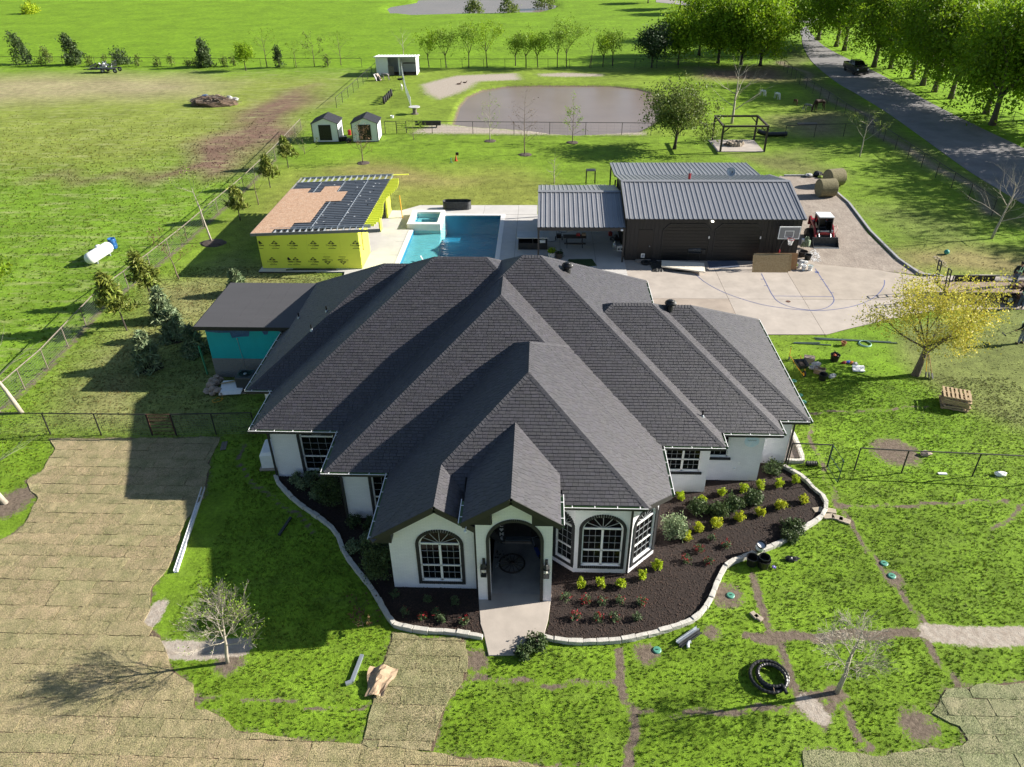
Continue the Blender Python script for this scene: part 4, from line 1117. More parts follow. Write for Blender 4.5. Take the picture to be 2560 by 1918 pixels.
# things on the roof
def roof_hit(px,py):
 z=9.0
 while z>2.9:
  p=G(px,py,z)
  if roof_at(p.x,p.y)[0]>=z:return p
  z-=.01
 return p
def turbine(px,py,zg,label):
 p=Vector(px) if isinstance(px,tuple) else roof_hit(px,py)
 t=thing('turbine_vent',label,'roof vent',p,0,'turbine vents on the house roof')
 b=MB();b.lathe([(.17,-.12),(.17,.18),(.15,.2)],14);b.build('vent_pipe',M['black_paint'],t)
 b=MB();n=18
 for k in range(n):
  a=2*PI*k/n;a2=a+.28
  pts=[]
  for j in range(6):
   u=j/5;rr=.17+.11*math.sin(PI*u);aa=a+(a2-a)*u;pts.append((rr*math.cos(aa),rr*math.sin(aa),.2+.26*u))
  for j in range(5):
   p0,p1=Vector(pts[j]),Vector(pts[j+1]);tg=Vector((-math.sin(a),math.cos(a),0))*.055
   b.add([p0,p0+tg*1.05,p1+tg*1.05,p1],[(0,1,2,3)])
 b.lathe([(.15,.2),(.22,.26),(.245,.33),(.22,.40),(.13,.45)],14,mi=0)
 b.build('turbine',M['black_paint'],t,smooth=True)
 b=MB();b.lathe([(.19,.455),(.1,.5),(.01,.51)],14);b.build('cap',M['plastic_black'],t,smooth=True)
 return t
turbine(*ZE_(290,735),6.0,'black turbine vent on the right-hand slope behind the highest ridge')
turbine(*ZE_(920,965),5.5,'black turbine vent rising above the low ridge beside the driveway')
turbine((-2.9,35.05,7.42),0,0,'black turbine vent barely showing above the main ridge before the pool')
def stack(px,py,zg,label,h=.32):
 p=roof_hit(px,py)
 t=thing('plumbing_vent',label,'vent pipe',p,0,'plumbing vents on the house roof')
 b=MB();b.lathe([(.04,-.1),(.04,h),(.03,h),(.03,h-.05)],9);b.build('pipe',M['plastic_black'],t)
 b=MB();b.lathe([(.10,-.03),(.06,.08),(.045,.1)],10);b.build('flashing',M['galv'],t)
stack(*ZD(1835,480),4,'vent pipe on the shaded left slope nearest the flat roof');stack(*ZD(2005,440),5,'vent pipe on the shaded left slope, highest of the three');stack(*ZD(1912,555),4,'vent pipe on the shaded left slope, lowest of the three')
stack(*ZF(235,1085),4,'black vent pipe near the lower end of the right roof hips')
# flat-roofed addition
add=thing('house_addition','flat-roofed house addition with bare teal sheathing over grey block','addition',(-18.9,36.2,0))
def local(b,o):
 b.T=Matrix.Translation(-Vector(o.location));return b
A0=(-18.95,36.15);A1=(-13.85,41.4)
b=local(MB(),add);b.box(A0[0],A1[0],A0[1],A1[1],1.25,3.2);M['teal']=mat('teal_membrane',(0.0,0.52,0.56),.5,var=.08,vs=1.2);b.build('sheathing',M['teal'],add)
M['block']=mat('grey_block',(.26,.26,.25),.9,var=.1,vs=2)
b=local(MB(),add);b.box(A0[0]-.02,A1[0],A0[1]-.02,A1[1],0,1.246);b.build('block_wall',M['block'],add)
bm_=MB();bm_.box(-.5,.5,-.5,.5,-.5,.5);blk=bm_.mesh('block',M['block'])
for r in range(8):
 x=A0[0]+(.2 if r%2 else 0)
 while x<A1[0]-.3:
  put('block',blk,add,Vector((x+.2,A0[1]-.028,.08+r*.152))-Vector(add.location),(0,0,0),(.388,.03,.143));x+=.4
b=local(MB(),add);b.box(A0[0]-.4,-13.5,A0[1]-.35,A1[1]+.2,3.32,3.50);M['rolled_roof']=mat('rolled_roof',(.085,.083,.088),.75,var=.07,vs=.5,bump=.2,bs=3,stretch=(.6,3,1));b.build('flat_roof',M['rolled_roof'],add)
for x in(-18.1,-17.2,-16.3,-15.4):
 q=local(MB(),add);q.box(x,x+.012,A0[1]-.34,A1[1]+.19,3.501,3.506);q.build('roof_seam',M['rolled_roof'],add)
b=local(MB(),add);b.box(A0[0]-.42,-13.5,A0[1]-.38,A0[1]-.352,3.28,3.505);b.box(A0[0]-.44,A0[0]-.42,A0[1]-.38,A1[1]+.2,3.28,3.505);b.build('fascia',M['black_paint'],add)
M['blue_flash']=mat('blue_flashing',(.03,.10,.26),.4,col2=(.08,.2,.4),vs=7)
b=local(MB(),add)
pts=[(A0[0],3.2),(-13.9,3.2),(-13.9,3.02),(-14.6,2.98),(-14.8,3.1),(-15.3,3.08),(-15.4,2.86),(-15.6,2.84),(-15.7,3.06),(-16.4,3.04),(-16.5,2.72),(-17.1,2.68),(-17.5,2.6),(-17.55,2.95),(-18.2,2.93),(-18.9,3.0)]
tri=geometry.tessellate_polygon([[Vector((x,z,0)) for x,z in pts]])
b.add([(x,A0[1]-.006,z) for x,z in pts],[tuple(t) for t in tri]);b.build('flashing_membrane',M['blue_flash'],add)
b=local(MB(),add);b.tube([(-17.2,A0[1]-.03,2.55),(-17.18,A0[1]-.04,1.9),(-17.12,A0[1]-.05,1.2),(-17.1,A0[1]-.05,.05)],.012,5);b.tube([(-15.9,A0[1]-.06,1.25),(-15.7,A0[1]-.06,.05)],.02,5);b.blob((-17.2,A0[1]-.03,2.57),(.05,.04,.05),8,6);b.build('conduit',M['galv'],add)
# POOL
pool=thing('swimming_pool','rectangular swimming pool with a pale shallow shelf and white coping','pool',(px0,py0,0))
M['pool_deep']=mat('pool_plaster',(0.055,0.27,0.42),.7,var=.1,vs=.6)
M['pool_shelf']=mat('shelf_plaster',(0.62,0.69,0.66),.7,var=.12,vs=1.5)
def pool_water():
 m=bpy.data.materials.new('pool_water');m.use_nodes=True;t=m.node_tree;N=t.nodes;L=t.links;b=N['Principled BSDF']
 b.inputs['Base Color'].default_value=(.45,.85,.92,1);b.inputs['Roughness'].default_value=.03;b.inputs['Transmission Weight'].default_value=1;b.inputs['IOR'].default_value=1.1
 tc=N.new('ShaderNodeTexCoord');mp=N.new('ShaderNodeMapping');mp.inputs['Scale'].default_value=(1,2.0,1);mp.inputs['Rotation'].default_value=(0,0,-.3)
 nz=N.new('ShaderNodeTexNoise');nz.inputs['Scale'].default_value=2.6;nz.inputs['Detail'].default_value=4;nz.inputs['Distortion'].default_value=.5
 bp=N.new('ShaderNodeBump');bp.inputs['Strength'].default_value=.55;bp.inputs['Distance'].default_value=.12
 L.new(tc.outputs['Object'],mp.inputs[0]);L.new(mp.outputs[0],nz.inputs['Vector']);L.new(nz.outputs[0],bp.inputs['Height']);L.new(bp.outputs[0],b.inputs['Normal'])
 return m
M['pool_water']=pool_water()
def lp(o):
 b=MB();b.T=Matrix.Translation(-Vector(o.location));return b
b=lp(pool);b.box(px0,px1,py0,py1,-1.75,-1.7,0)
for x0,x1,y0,y1 in((px0-.3,px0,py0-.3,py1+.3),(px1,px1+.3,py0-.3,py1+.3),(px0,px1,py0-.3,py0),(px0,px1,py1,py1+.3)):b.box(x0,x1,y0,y1,-1.75,.05,0)
b.build('basin',M['pool_deep'],pool)
b=lp(pool);b.prism([(px0+.005,py0+.005),(-7.9,py0+.005),(-8.2,54),(-8.6,59.8),(px0+.005,59.8)],-1.69,-.34);b.build('shallow_shelf',M['pool_shelf'],pool)
b=lp(pool);b.box(px0+.01,px1-.01,py0+.01,py1-.01,-.075,-.07);
wv=MB();n1,n2=60,120
wv.add([(0,0,0),(px1-px0-.02,0,0),(px1-px0-.02,py1-py0-.02,0),(0,py1-py0-.02,0)],[(0,1,2,3)])
def blue_water(name,col,rough,ior_mix):
 m=bpy.data.materials.new(name);m.use_nodes=True;t=m.node_tree;N=t.nodes;L=t.links
 N.remove(N['Principled BSDF']);tr=N.new('ShaderNodeBsdfTransparent');gl=N.new('ShaderNodeBsdfGlossy');gl.inputs['Roughness'].default_value=rough
 tr.inputs[0].default_value=(*col,1);fr=N.new('ShaderNodeFresnel');fr.inputs[0].default_value=1.33;mx=N.new('ShaderNodeMixShader')
 tc=N.new('ShaderNodeTexCoord');mp=N.new('ShaderNodeMapping');mp.inputs['Scale'].default_value=(.8,2.0,1);mp.inputs['Rotation'].default_value=(0,0,-.35)
 nz=N.new('ShaderNodeTexNoise');nz.inputs['Scale'].default_value=1.9;nz.inputs['Detail'].default_value=5;nz.inputs['Distortion'].default_value=.6
 bp=N.new('ShaderNodeBump');bp.inputs['Strength'].default_value=.7;bp.inputs['Distance'].default_value=.12
 L.new(tc.outputs['Object'],mp.inputs[0]);L.new(mp.outputs[0],nz.inputs['Vector']);L.new(nz.outputs[0],bp.inputs['Height'])
 L.new(bp.outputs[0],gl.inputs['Normal']);L.new(bp.outputs[0],fr.inputs['Normal'])
 ge=N.new('ShaderNodeNewGeometry');sb=N.new('ShaderNodeMath');sb.operation='SUBTRACT';sb.use_clamp=True;L.new(fr.outputs[0],sb.inputs[0]);L.new(ge.outputs['Backfacing'],sb.inputs[1])
 L.new(sb.outputs[0],mx.inputs[0]);L.new(tr.outputs[0],mx.inputs[1]);L.new(gl.outputs[0],mx.inputs[2]);L.new(mx.outputs[0],N['Material Output'].inputs[0])
 return m
M['water_clear']=blue_water('clear_water',(.46,.84,.90),.06,0)
wo=wv.build('water',M['water_clear'],pool);wo.location=(.01,.01,-.06)
cop=lambda P,nm,z=.125:None
cb=MB();cb.box(-.5,.5,-.5,.5,-.5,.5);cop_me=cb.mesh('coping_stone',M['coping'])
def coping(x0,x1,y0,y1,z,o,axis,n,th=.06):
 for k in range(n):
  if axis=='x':a,b_=x0+(x1-x0)*k/n,x0+(x1-x0)*(k+1)/n;c=((a+b_)/2,(y0+y1)/2);s=(b_-a-.006,y1-y0)
  else:a,b_=y0+(y1-y0)*k/n,y0+(y1-y0)*(k+1)/n;c=((x0+x1)/2,(a+b_)/2);s=(x1-x0,b_-a-.006)
  put('coping_stone',cop_me,o,Vector((c[0],c[1],z-th/2))-Vector(o.location),(0,0,0),(s[0],s[1],th))
coping(px0-.36,px0,py0,59.6,.125,pool,'y',16);coping(px1,px1+.36,py0,py1+.36,.125,pool,'y',19);coping(-8.6,px1,py1,py1+.36,.125,pool,'x',6)
# raised spa
sx0,sx1,sy0,sy1=-11.45,-8.6,59.9,63.4
spa=thing('spa','raised square spa with white coping at the pool corner','spa',(sx0,sy0,0))
b=lp(spa)
for x0,x1,y0,y1 in((sx0,sx0+.42,sy0,sy1),(sx1-.30,sx1,sy0,sy1),(sx0+.42,sx1-.3,sy0,sy0+.42),(sx0+.42,sx1-.3,sy1-.5,sy1)):b.box(x0,x1,y0,y1,-1.6,.47)
b.build('spa_wall',M['coping'],spa)
b=lp(spa);b.box(sx0+.4,sx1-.28,sy0+.4,sy1-.48,-.6,-.5);b.build('spa_floor',M['pool_deep'],spa)
b=lp(spa)
for q in((sx0+.42,sx0+.85,sy0+.42,sy1-.5),(sx1-.7,sx1-.3,sy0+.42,sy1-.5),(sx0+.85,sx1-.7,sy1-.95,sy1-.5)):b.box(*q,-.5,.02)
b.build('spa_bench',M['pool_shelf'],spa)
q=MB();q.add([(.42,.42,0),(2.55,.42,0),(2.55,3.0,0),(.42,3.0,0)],[(0,1,2,3)]);o=q.build('water',M['water_clear'],spa);o.location=(0,0,.36)
coping(sx0-.02,sx1+.02,sy0-.02,sy0+.44,.53,spa,'x',4);coping(sx0-.02,sx1+.02,sy1-.52,sy1+.02,.53,spa,'x',4);coping(sx0-.02,sx0+.44,sy0+.445,sy1-.525,.53,spa,'y',3);coping(sx1-.32,sx1+.02,sy0+.445,sy1-.525,.53,spa,'y',3)
b=MB();b.bar((-8.9,53.0,-.3),(-9.5,54.2,.02),.09);tag(b.build('pool_ladder_rail',M['white_plastic']),'white rail dipping into the shallow end beside the house ridge','rail')
t=thing('stock_tank','dark ribbed oval stock tank on the far pool deck','planter tank',G(*zf(980,480,5.5225)(900,228),.1))
def stadium(l,r,n=10):return[(l+r*math.cos(-PI/2+PI*k/n),r*math.sin(-PI/2+PI*k/n)) for k in range(n+1)]+[(-l+r*math.cos(PI/2+PI*k/n),r*math.sin(PI/2+PI*k/n)) for k in range(n+1)]
b=MB();prof=[]
for k in range(15):prof.append((.0 if k%2 else.018,.05*k))
n=22
for i,(e,z) in enumerate(prof):
 b.v+=[(x,y,z) for x,y in stadium(.85,.42+e)]
for i in range(len(prof)-1):
 for j in range(n):b.f.append([i*n+j,i*n+(j+1)%n,(i+1)*n+(j+1)%n,(i+1)*n+j]);b.m.append(0)
b.build('tank_wall',M['steel_dark'],t,smooth=False)
b=MB();b.tube([(x,y,.71) for x,y in stadium(.85,.43)],.022,6,closed=True);b.build('rim',M['steel_dark'],t)
b=MB();b.prism(stadium(.85,.40),.40,.42);b.build('soil',M['mulch'],t)
# outdoor bar cabinet
t=thing('outdoor_bar','black outdoor bar cabinet with a pale worn top beside the pool','cabinet',(-.68,55.9,.1))
b=MB();b.box(-1.25,1.25,-.62,.75,.98,1.06);M['marble']=mat('worn_white_top',(.68,.69,.68),.5,col2=(.46,.50,.52),vs=2.2,stretch=(.5,3,1));b.build('counter_top',M['marble'],t,bevel=.008)
b=MB();b.box(-1.15,-1.09,-.5,.65,0,.98);b.box(1.09,1.15,-.5,.65,0,.98);b.box(-1.15,1.15,.6,.65,0,.98);b.box(-.03,.03,-.5,.6,.55,.98);b.box(-1.09,1.09,-.5,.6,.5,.55);b.build('carcass',M['black_paint'],t)
for k in range(5):q=MB();q.box(-1.09,1.09,-.49,-.46,.03+k*.095,.115+k*.095);q.build('board',M['black_paint'],t)
q=MB();q.box(.55,1.0,-.45,0,.56,.78);q.build('shelf_box',M['white_plastic'],t)
# YELLOW POOL HOUSE
yh=thing('pool_house','unfinished pool house sheathed in yellow gypsum board with a half-decked roof','building',(-21.2,51.5,0))
X0,X1,Y0,Y1=-21.2,-13.55,51.5,64.2
zroof=lambda x:2.98+(x+21.4)*.041
M['gyp']=mat('yellow_sheathing',(.76,.81,.08),.7,var=.05,vs=.5);M['gyp_side']=M['gyp']
def ly():return lp(yh)
def gyp(name,pts,y0,y1):
 b=ly();n=len(pts);b.add([(x,y,z) for y in(y0,y1) for x,z in pts],[tuple(range(n)),tuple(range(2*n-1,n-1,-1))]+[(k,k+n,(k+1)%n+n,(k+1)%n) for k in range(n)]);return b.build(name,M['gyp'],yh)
xs=[X0,-18.75,-16.3,-14.6,X1]
for i in range(4):
 a,c=xs[i]+.003,xs[i+1]-.003
 gyp('sheathing_board',[(a,.12),(c,.12),(c,1.34),(a,1.34)],Y0,Y0+.016)
xs=[X0,-19.9,-17.5,-15.0,X1]
for i in range(4):
 a,c=xs[i]+.003,xs[i+1]-.003
 gyp('sheathing_board',[(a,1.346),(c,1.346),(c,zroof(c)-.2),(a,zroof(a)-.2)],Y0,Y0+.016)
b=ly();b.box(X0+.02,X1-.02,Y0+.02,Y0+.12,.1,2.8);b.box(X0,X0+.12,Y0+.13,Y1,.1,2.78);b.box(X0,X1,Y1-.1,Y1,.1,2.78);b.build('stud_wall',M['galv'],yh)
b=ly();b.box(X0-.004,X0-.001,Y0+.02,Y1,.12,2.8);b.build('sheathing_board',M['gyp'],yh)
b=ly();b.box(X1-.016,X1,Y0+.02,Y0+.9,.12,3.05);b.box(X1-.016,X1,Y0+1.25,Y0+3.1,.12,3.05);b.box(X1-.016,X1,Y0+.9,Y0+1.25,.12,1.1);b.box(X1-.016,X1,Y0+.9,Y0+1.25,2.6,3.05)
b.box(X1-.016,X1,Y0+7.6,Y0+8.3,.12,3.05);b.box(X1-.016,X1,Y0+10.9,Y1,.12,3.05);b.box(X1-.016,X1,Y0+3.1,Y1,2.62,3.05);b.build('side_sheathing',M['gyp'],yh)
for y in(Y0+3.05,Y0+7.65,Y0+8.25,Y0+10.95):
 q=ly();q.box(X1-.14,X1-.02,y-.06,y+.06,.1,2.9);q.build('post',M['gyp'],yh)
b=ly();b.box(X1-.15,X1-.02,Y0+.9,Y0+.96,1.1,2.6);b.box(X1-.15,X1-.02,Y0+1.19,Y0+1.25,1.1,2.6);b.build('window_buck',M['plywood'],yh)
b=ly();b.box(X0-.15,X1+1.6,Y0-.55,Y1+.2,.0,.1);b.build('slab',M['patio'],yh)
RX0,RX1,RY0,RY1=-21.45,-13.25,51.9,63.3
def sl(x0,x1,y0,y1,dz0,dz1):
 vs=[]
 for dz in(dz0,dz1):
  for x,y in((x0,y0),(x1,y0),(x1,y1),(x0,y1)):vs.append((x,y,zroof(x)+dz))
 return vs,[(3,2,1,0),(4,5,6,7),(0,1,5,4),(1,2,6,5),(2,3,7,6),(3,0,4,7)]
M['deck_pan']=mat('steel_deck',(.085,.09,.10),.5,.3,var=.12,vs=1.2)
b=ly();b.add(*sl(RX0+.1,RX1,RY0,RY1,-.10,-.06));b.build('roof_pan',M['deck_pan'],yh)
y=RY0+.05
while y<RY1:
 q=ly();q.add(*sl(RX0+.1,RX1,y,y+.05,-.059,-.005));q.build('joist',M['galv'],yh);y+=.406
for x in(-19.3,-17.2,-15.2):
 q=ly();q.add(*sl(x,x+.05,RY0,RY1,-.0585,.002));q.build('bridging',M['galv'],yh)
y=RY0+.3
for k in range(40):
 x,yy=R.uniform(-18,-13.5),R.uniform(RY0+.2,RY1-.3);q=ly();q.add(*sl(x,x+.1,yy,yy+.06,-.05,-.01 if k%2 else.006));q.build('clip',M['white_plastic'] if k%2 else M['plastic_black'],yh)
rows=[(51.25,52.45,-20.3),(52.45,53.65,-18.95),(53.65,54.85,-17.75),(54.85,56.05,-17.75),(56.05,57.25,-17.7),(57.25,58.45,-17.6),(58.45,59.65,-16.35),(59.65,60.85,-16.35),(60.85,61.6,-17.6)]
rows=[(51.22,51.95,-19.95),(51.95,53.15,-18.75),(53.15,54.35,-17.55),(54.35,55.55,-17.55),(55.55,56.75,-17.55),(56.75,57.95,-17.55),(57.95,59.15,-16.3),(59.15,60.35,-16.3),(60.35,61.55,-19.75)]
for i,(ya,yb_,xe) in enumerate(rows):
 x=RX0-.05;k=0
 while x<xe-.1:
  w_=2.44 if(k or i%2==0) else 1.22;x2=min(x+w_,xe)
  q=ly();q.add(*sl(x+.002,x2-.002,ya+.002,yb_-.002,.0025,.016));q.build('osb_sheet',M['osb'],yh);x=x2;k+=1
q=ly();q.add(*sl(-18.6,-17.25,60.35,61.9,.0025,.016));q.build('osb_sheet',M['osb'],yh)
def outl(x,y0,y1):
 q=ly();q.add(*sl(x,x+.045,y0,y1,-.20,-.02));q.build('outlooker',M['galv'],yh)
for x in np.arange(-20.3,-12.8,.47):outl(x,51.28,52.15)
for x in np.arange(-21.2,-13.2,.53):outl(x,63.32,64.9)
for q_ in((-20.3,-12.7,52.15,52.19,-.22,.03),(RX0,RX1,63.28,63.32,-.22,.03),(RX0,-13.2,64.9,64.94,-.22,-.01)):b=ly();b.add(*sl(*q_));b.build('rim_track',M['galv'],yh)
b=ly();b.add(*sl(-21.5,-11.75,51.18,51.24,-.19,.02));b.add(*sl(RX0-.09,RX0-.05,51.24,64.9,-.19,.0));b.build('fascia',mat('grey_fascia',(.22,.22,.22),.6),yh)
b=ly();b.add(*sl(-13.3,-11.8,64.55,64.75,-.06,-.02));b.build('loose_board',M['gyp'],yh)
for k,y in enumerate(np.arange(52.5,63.5,.406)):
 q=ly();q.add(*sl(RX1+.01,RX1+.75+.22*math.sin(k*.35),y,y+.05,-.24,-.02));q.build('rafter_tail',M['gyp'],yh)
q=ly();q.bar((-12.3,62.6,.1),(-12.45,62.9,2.0),.16,.05);q.build('leaning_board',M['yellow'],yh)
b=ly();b.bar((-19.3,51.15,.14),(-15.5,51.3,.16),.10,.05);b.bar((-18.8,51.32,.14),(-15.8,51.36,.14),.08,.06);b.build('steel_track',M['steel_dark'],yh)
def text_mesh(s,size,m,bold=0.0):
 c=bpy.data.curves.new('lettering','FONT');c.body=s;c.size=size;c.align_x='CENTER';c.align_y='CENTER';c.offset=bold;c.extrude=0.001;c.resolution_u=2
 o=bpy.data.objects.new('tmp',c);COL.objects.link(o);bpy.context.view_layer.update()
 me=bpy.data.meshes.new_from_object(o.evaluated_get(bpy.context.evaluated_depsgraph_get()));bpy.data.objects.remove(o);me.materials.clear();me.materials.append(m);return me
M['ink']=mat('print_ink',(.012,.014,.012),.7);M['ink_grey']=mat('print_ink_light',(.13,.15,.03),.7)
tx_gp=text_mesh('GP',.17,M['gyp'],.006);tx_d=text_mesh('Dens',.185,M['ink_grey']);tx_g=text_mesh('Glass',.185,M['ink'],.006);tx_s=text_mesh('Sheathing',.085,M['ink_grey'])
tb=MB();tb.prism([(-.27,-.13),(.27,-.13),(0,.14)],0,.001);tri_me=tb.mesh('triangle',M['ink'])
lb=MB();lb.box(-.27,.27,-.02,.02,0,.001);lin_me=lb.mesh('print_line',M['ink_grey'])
def logo(x,z,flip=False,part=None):
 o=bpy.data.objects.new('printed_mark',None);COL.objects.link(o);o.parent=yh
 o.location=Vector((x,Y0-.004,z))-Vector(yh.location);o.rotation_euler=(PI/2,PI if flip else 0,0)
 if flip:o.rotation_euler=(PI/2,PI,0)
 put('triangle',tri_me,o,(0,.22,0));put('lettering',tx_gp,o,(0,.185,.002));put('lettering',tx_d,o,(-.22,-.02,0));put('lettering',tx_g,o,(.19,-.02,0))
 put('lettering',tx_s,o,(0,-.15,0));put('print_line',lin_me,o,(.02,-.27,0))
ylog=zf(620,420,5.5225)
for x,y,fl in((368,1065,0),(615,1065,0),(905,1065,0),(1150,1065,0),(1487,1065,0),(340,1290,0),(662,1290,0),(905,1290,0),(1310,1275,1),(165,1065,2),(565,1290,2),(1095,1275,1)):
 p=GY(*ylog(x,y),Y0)
 if fl==2:
  o=bpy.data.objects.new('printed_mark',None);COL.objects.link(o);o.parent=yh;o.location=Vector((p.x,Y0-.0025,p.z))-Vector(yh.location);o.rotation_euler=(PI/2,0,0)
  tbx=MB();tbx.prism([(-.08,-.13),(.22,-.13),(.0,.14),(-.08,.06)],0,.0008);put('triangle',tbx.mesh('triangle',M['ink']),o,(0,.22,0));put('lettering',tx_g,o,(.1,-.02,0));put('print_line',lin_me,o,(.05,-.27,0),(0,0,0),(.6,1,1))
 else:logo(p.x,p.z,bool(fl))
 # METAL BUILDINGS
GX0,GX1,GY0,GY1,GEZ,GRZ=6.45,19.35,53.55,63.2,3.55,4.72
gar=thing('metal_garage','black metal garage with two roller doors and a grey ribbed roof','garage',(GX0,GY0,0))
def lg():return lp(gar)
def ribbed(root,x0,x1,ya,za,yb_,zb,pitch=.30,name='roof_panel',m=None,up=1):
 """ribbed sheets from (ya, za) eave to (yb, zb); one sheet per 0.9 m, each its own part"""
 L_=math.hypot(yb_-ya,zb-za);nrm=Vector((0,-(zb-za),abs(yb_-ya) if True else 0)).normalized()
 if nrm.z<0:nrm=-nrm
 if yb_<ya:nrm=Vector((0,(zb-za)*1.0,ya-yb_)).normalized()
 x=x0
 while x<x1-.02:
  w_=min(3*pitch,x1-x);prof=[]
  u=0
  while u<w_-.01:
   prof+=[(u,.0),(min(u+pitch*.30,w_),0),(min(u+pitch*.36,w_),.012),(min(u+pitch*.44,w_),0),(min(u+pitch*.70,w_),0),(min(u+pitch*.76,w_),.045),(min(u+pitch*.90,w_),.045),(min(u+pitch*.96,w_),0)]
   u+=pitch
  prof.append((w_,0));pp=[prof[0]]
  for q in prof[1:]:
   if q[0]>pp[-1][0]+1e-4:pp.append(q)
  mb=lp(root);vs=[]
  for y,z in((ya,za),(yb_,zb)):vs+=[Vector((x+u,y,z))+nrm*h for u,h in pp]
  n=len(pp);fs=[(k,k+1,k+1+n,k+n) if ya<yb_ else(k+n,k+1+n,k+1,k) for k in range(n-1)]
  mb.add(vs,fs);mb.build(name,m or M['roof_metal'],root);x+=w_
def slabroof(root,x0,x1,ya,za,yb_,zb,th=.08):
 mb=lp(root);mb.add([(x0,ya,za-.01),(x1,ya,za-.01),(x1,yb_,zb-.01),(x0,yb_,zb-.01),(x0,ya,za-th),(x1,ya,za-th),(x1,yb_,zb-th),(x0,yb_,zb-th)],[(0,1,2,3),(7,6,5,4),(0,4,5,1),(1,5,6,2),(2,6,7,3),(3,7,4,0)]);return mb.build('roof_frame',M['wall_metal'],root)
rx0,rx1,ryf,ryr,rym=6.28,19.45,53.0,63.8,58.4
ribbed(gar,rx0,rx1,ryf,GEZ,rym,GRZ,.36);ribbed(gar,rx0,rx1,ryr,GEZ,rym,GRZ,.36);slabroof(gar,rx0,rx1,ryf,GEZ,rym,GRZ);slabroof(gar,rx0,rx1,ryr,GEZ,rym,GRZ)
b=lg();b.bar((rx0-.02,rym-.12,GRZ+.035),(rx1+.02,rym-.12,GRZ+.035),.26,.03,up=(0,-.2,1));b.bar((rx0-.02,rym+.12,GRZ+.035),(rx1+.02,rym+.12,GRZ+.035),.26,.03,up=(0,.2,1));b.build('ridge_cap',M['roof_metal'],gar)
b=lg()
for x in(rx0+.03,rx1-.03):
 b.bar((x,ryf,GEZ+.03),(x,rym,GRZ+.03),.16,.07);b.bar((x,ryr,GEZ+.03),(x,rym,GRZ+.03),.16,.07)
b.build('rake_trim',M['roof_metal'],gar)
def metal_wall(root,p,q,z0,z1,skip=(),step=.30):
 p,q=Vector(p),Vector(q);d=(q-p).normalized();o=Vector((d.y,-d.x,0));L_=(q-p).length;mb=lp(root)
 k=0
 while k<L_:
  for a,b_,za,zb in([(k,min(k+step,L_),z0,z1)]):
   pass
  c=p+d*k+o*.018
  seg=[(z0,z1)]
  for(u0,u1,sz0,sz1) in skip:
   if u0-.02<k<u1+.02:seg=[(sz1,z1)] if sz0<=z0+.05 else[(z0,sz0),(sz1,z1)]
  for a,b_ in seg:mb.bar(c+Vector((0,0,a)),c+Vector((0,0,b_)),.05,.036,up=o)
  k+=step
 return mb
b=lg();b.box(GX0,GX1,GY0,GY1,0,3.42);b.build('wall',M['wall_metal'],gar)
metal_wall(gar,(GX0,GY0,0),(GX1,GY0,0),.05,3.4,[(.85,1.95,0,2.55),(2.7,6.3,0,2.95),(6.6,10.2,0,2.95)]).build('wall_ribs',M['wall_metal'],gar)
metal_wall(gar,(GX0,GY1,0),(GX0,GY0,0),.05,3.4).build('wall_ribs',M['wall_metal'],gar);metal_wall(gar,(GX1,GY0,0),(GX1,GY1,0),.05,3.4).build('wall_ribs',M['wall_metal'],gar)
b=lg();gp=[(GY0,3.42),(GY1,3.42),(rym,GRZ-.12)]
for x in(GX0+.01,GX1-.01):b.add([(x,y,z) for y,z in gp],[(0,1,2)])
b.build('gable',M['wall_metal'],gar)
def rollup(x0,x1,zt):
 e=.42;P=[(x0,.06),(x1,.06),(x1,zt-e),(x1-e,zt),(x0+e,zt),(x0,zt-e)]
 mb=lg();n=6;mb.add([(x,y,z) for y in(GY0-.03,GY0-.001) for x,z in P],[tuple(range(n)),tuple(range(11,5,-1))]+[(k,k+n,(k+1)%n+n,(k+1)%n) for k in range(n)]);d=mb.build('garage_door',M['door_metal'],gar)
 for k in range(11):
  z=.18+k*.25
  if z>zt-.05:break
  cut=max(0,z-(zt-e));q=lg();q.bar((x0+cut+.03,GY0-.035,z),(x1-cut-.03,GY0-.035,z),.03,.05);q.build('door_slat',M['door_metal'],d)
 q=lg();pts=[(x0-.05,.05),(x0-.05,zt-e+.02),(x0+e-.02,zt+.05),(x1-e+.02,zt+.05),(x1+.05,zt-e+.02),(x1+.05,.05)]
 for a,c in zip(pts[:-1],pts[1:]):q.bar((a[0],GY0-.03,a[1]),(c[0],GY0-.03,c[1]),.09,.07,up=(0,1,0))
 q.build('door_frame',M['wall_metal'],gar)
 q=lg();q.box(x1-.06,x1+.02,GY0-.09,GY0-.07,1.85,2.05);q.build('latch',M['white_plastic'],d)
rollup(9.22,12.66,2.92);rollup(13.12,16.5,2.92)
b=lg();b.box(7.34,8.4,GY0-.035,GY0-.001,.12,2.52);d=b.build('door',M['door_metal'],gar)
q=lg();q.blob((8.24,GY0-.08,1.22),(.05,.05,.05),8,6);q.build('handle',M['galv'],d)
q=lg();q.box(7.66,7.94,GY0-.05,GY0-.036,.28,.62);q.build('pet_door',M['white_plastic'],d);q=lg();q.box(7.72,7.88,GY0-.055,GY0-.0505,.36,.55);q.build('pet_flap',M['galv'],d)
q=lg();q.box(7.25,8.45,GY0-.45,GY0-.05,.05,.15);q.build('door_step',M['concrete_dark'],gar)
M['lit']=mat('lit_lamp',(.9,.9,.85),.4,emit=((1,.95,.8),3.0))
q=lg();q.box(12.65,12.8,GY0-.18,GY0-.02,3.2,3.28);q.blob((12.72,GY0-.17,3.24),(.10,.05,.07),8,6);q.build('wall_lamp',M['lit'],gar)
t=thing('flue_pipe','short red and silver flue on the garage roof','flue',G(*ZE_(1040,152),4.6))
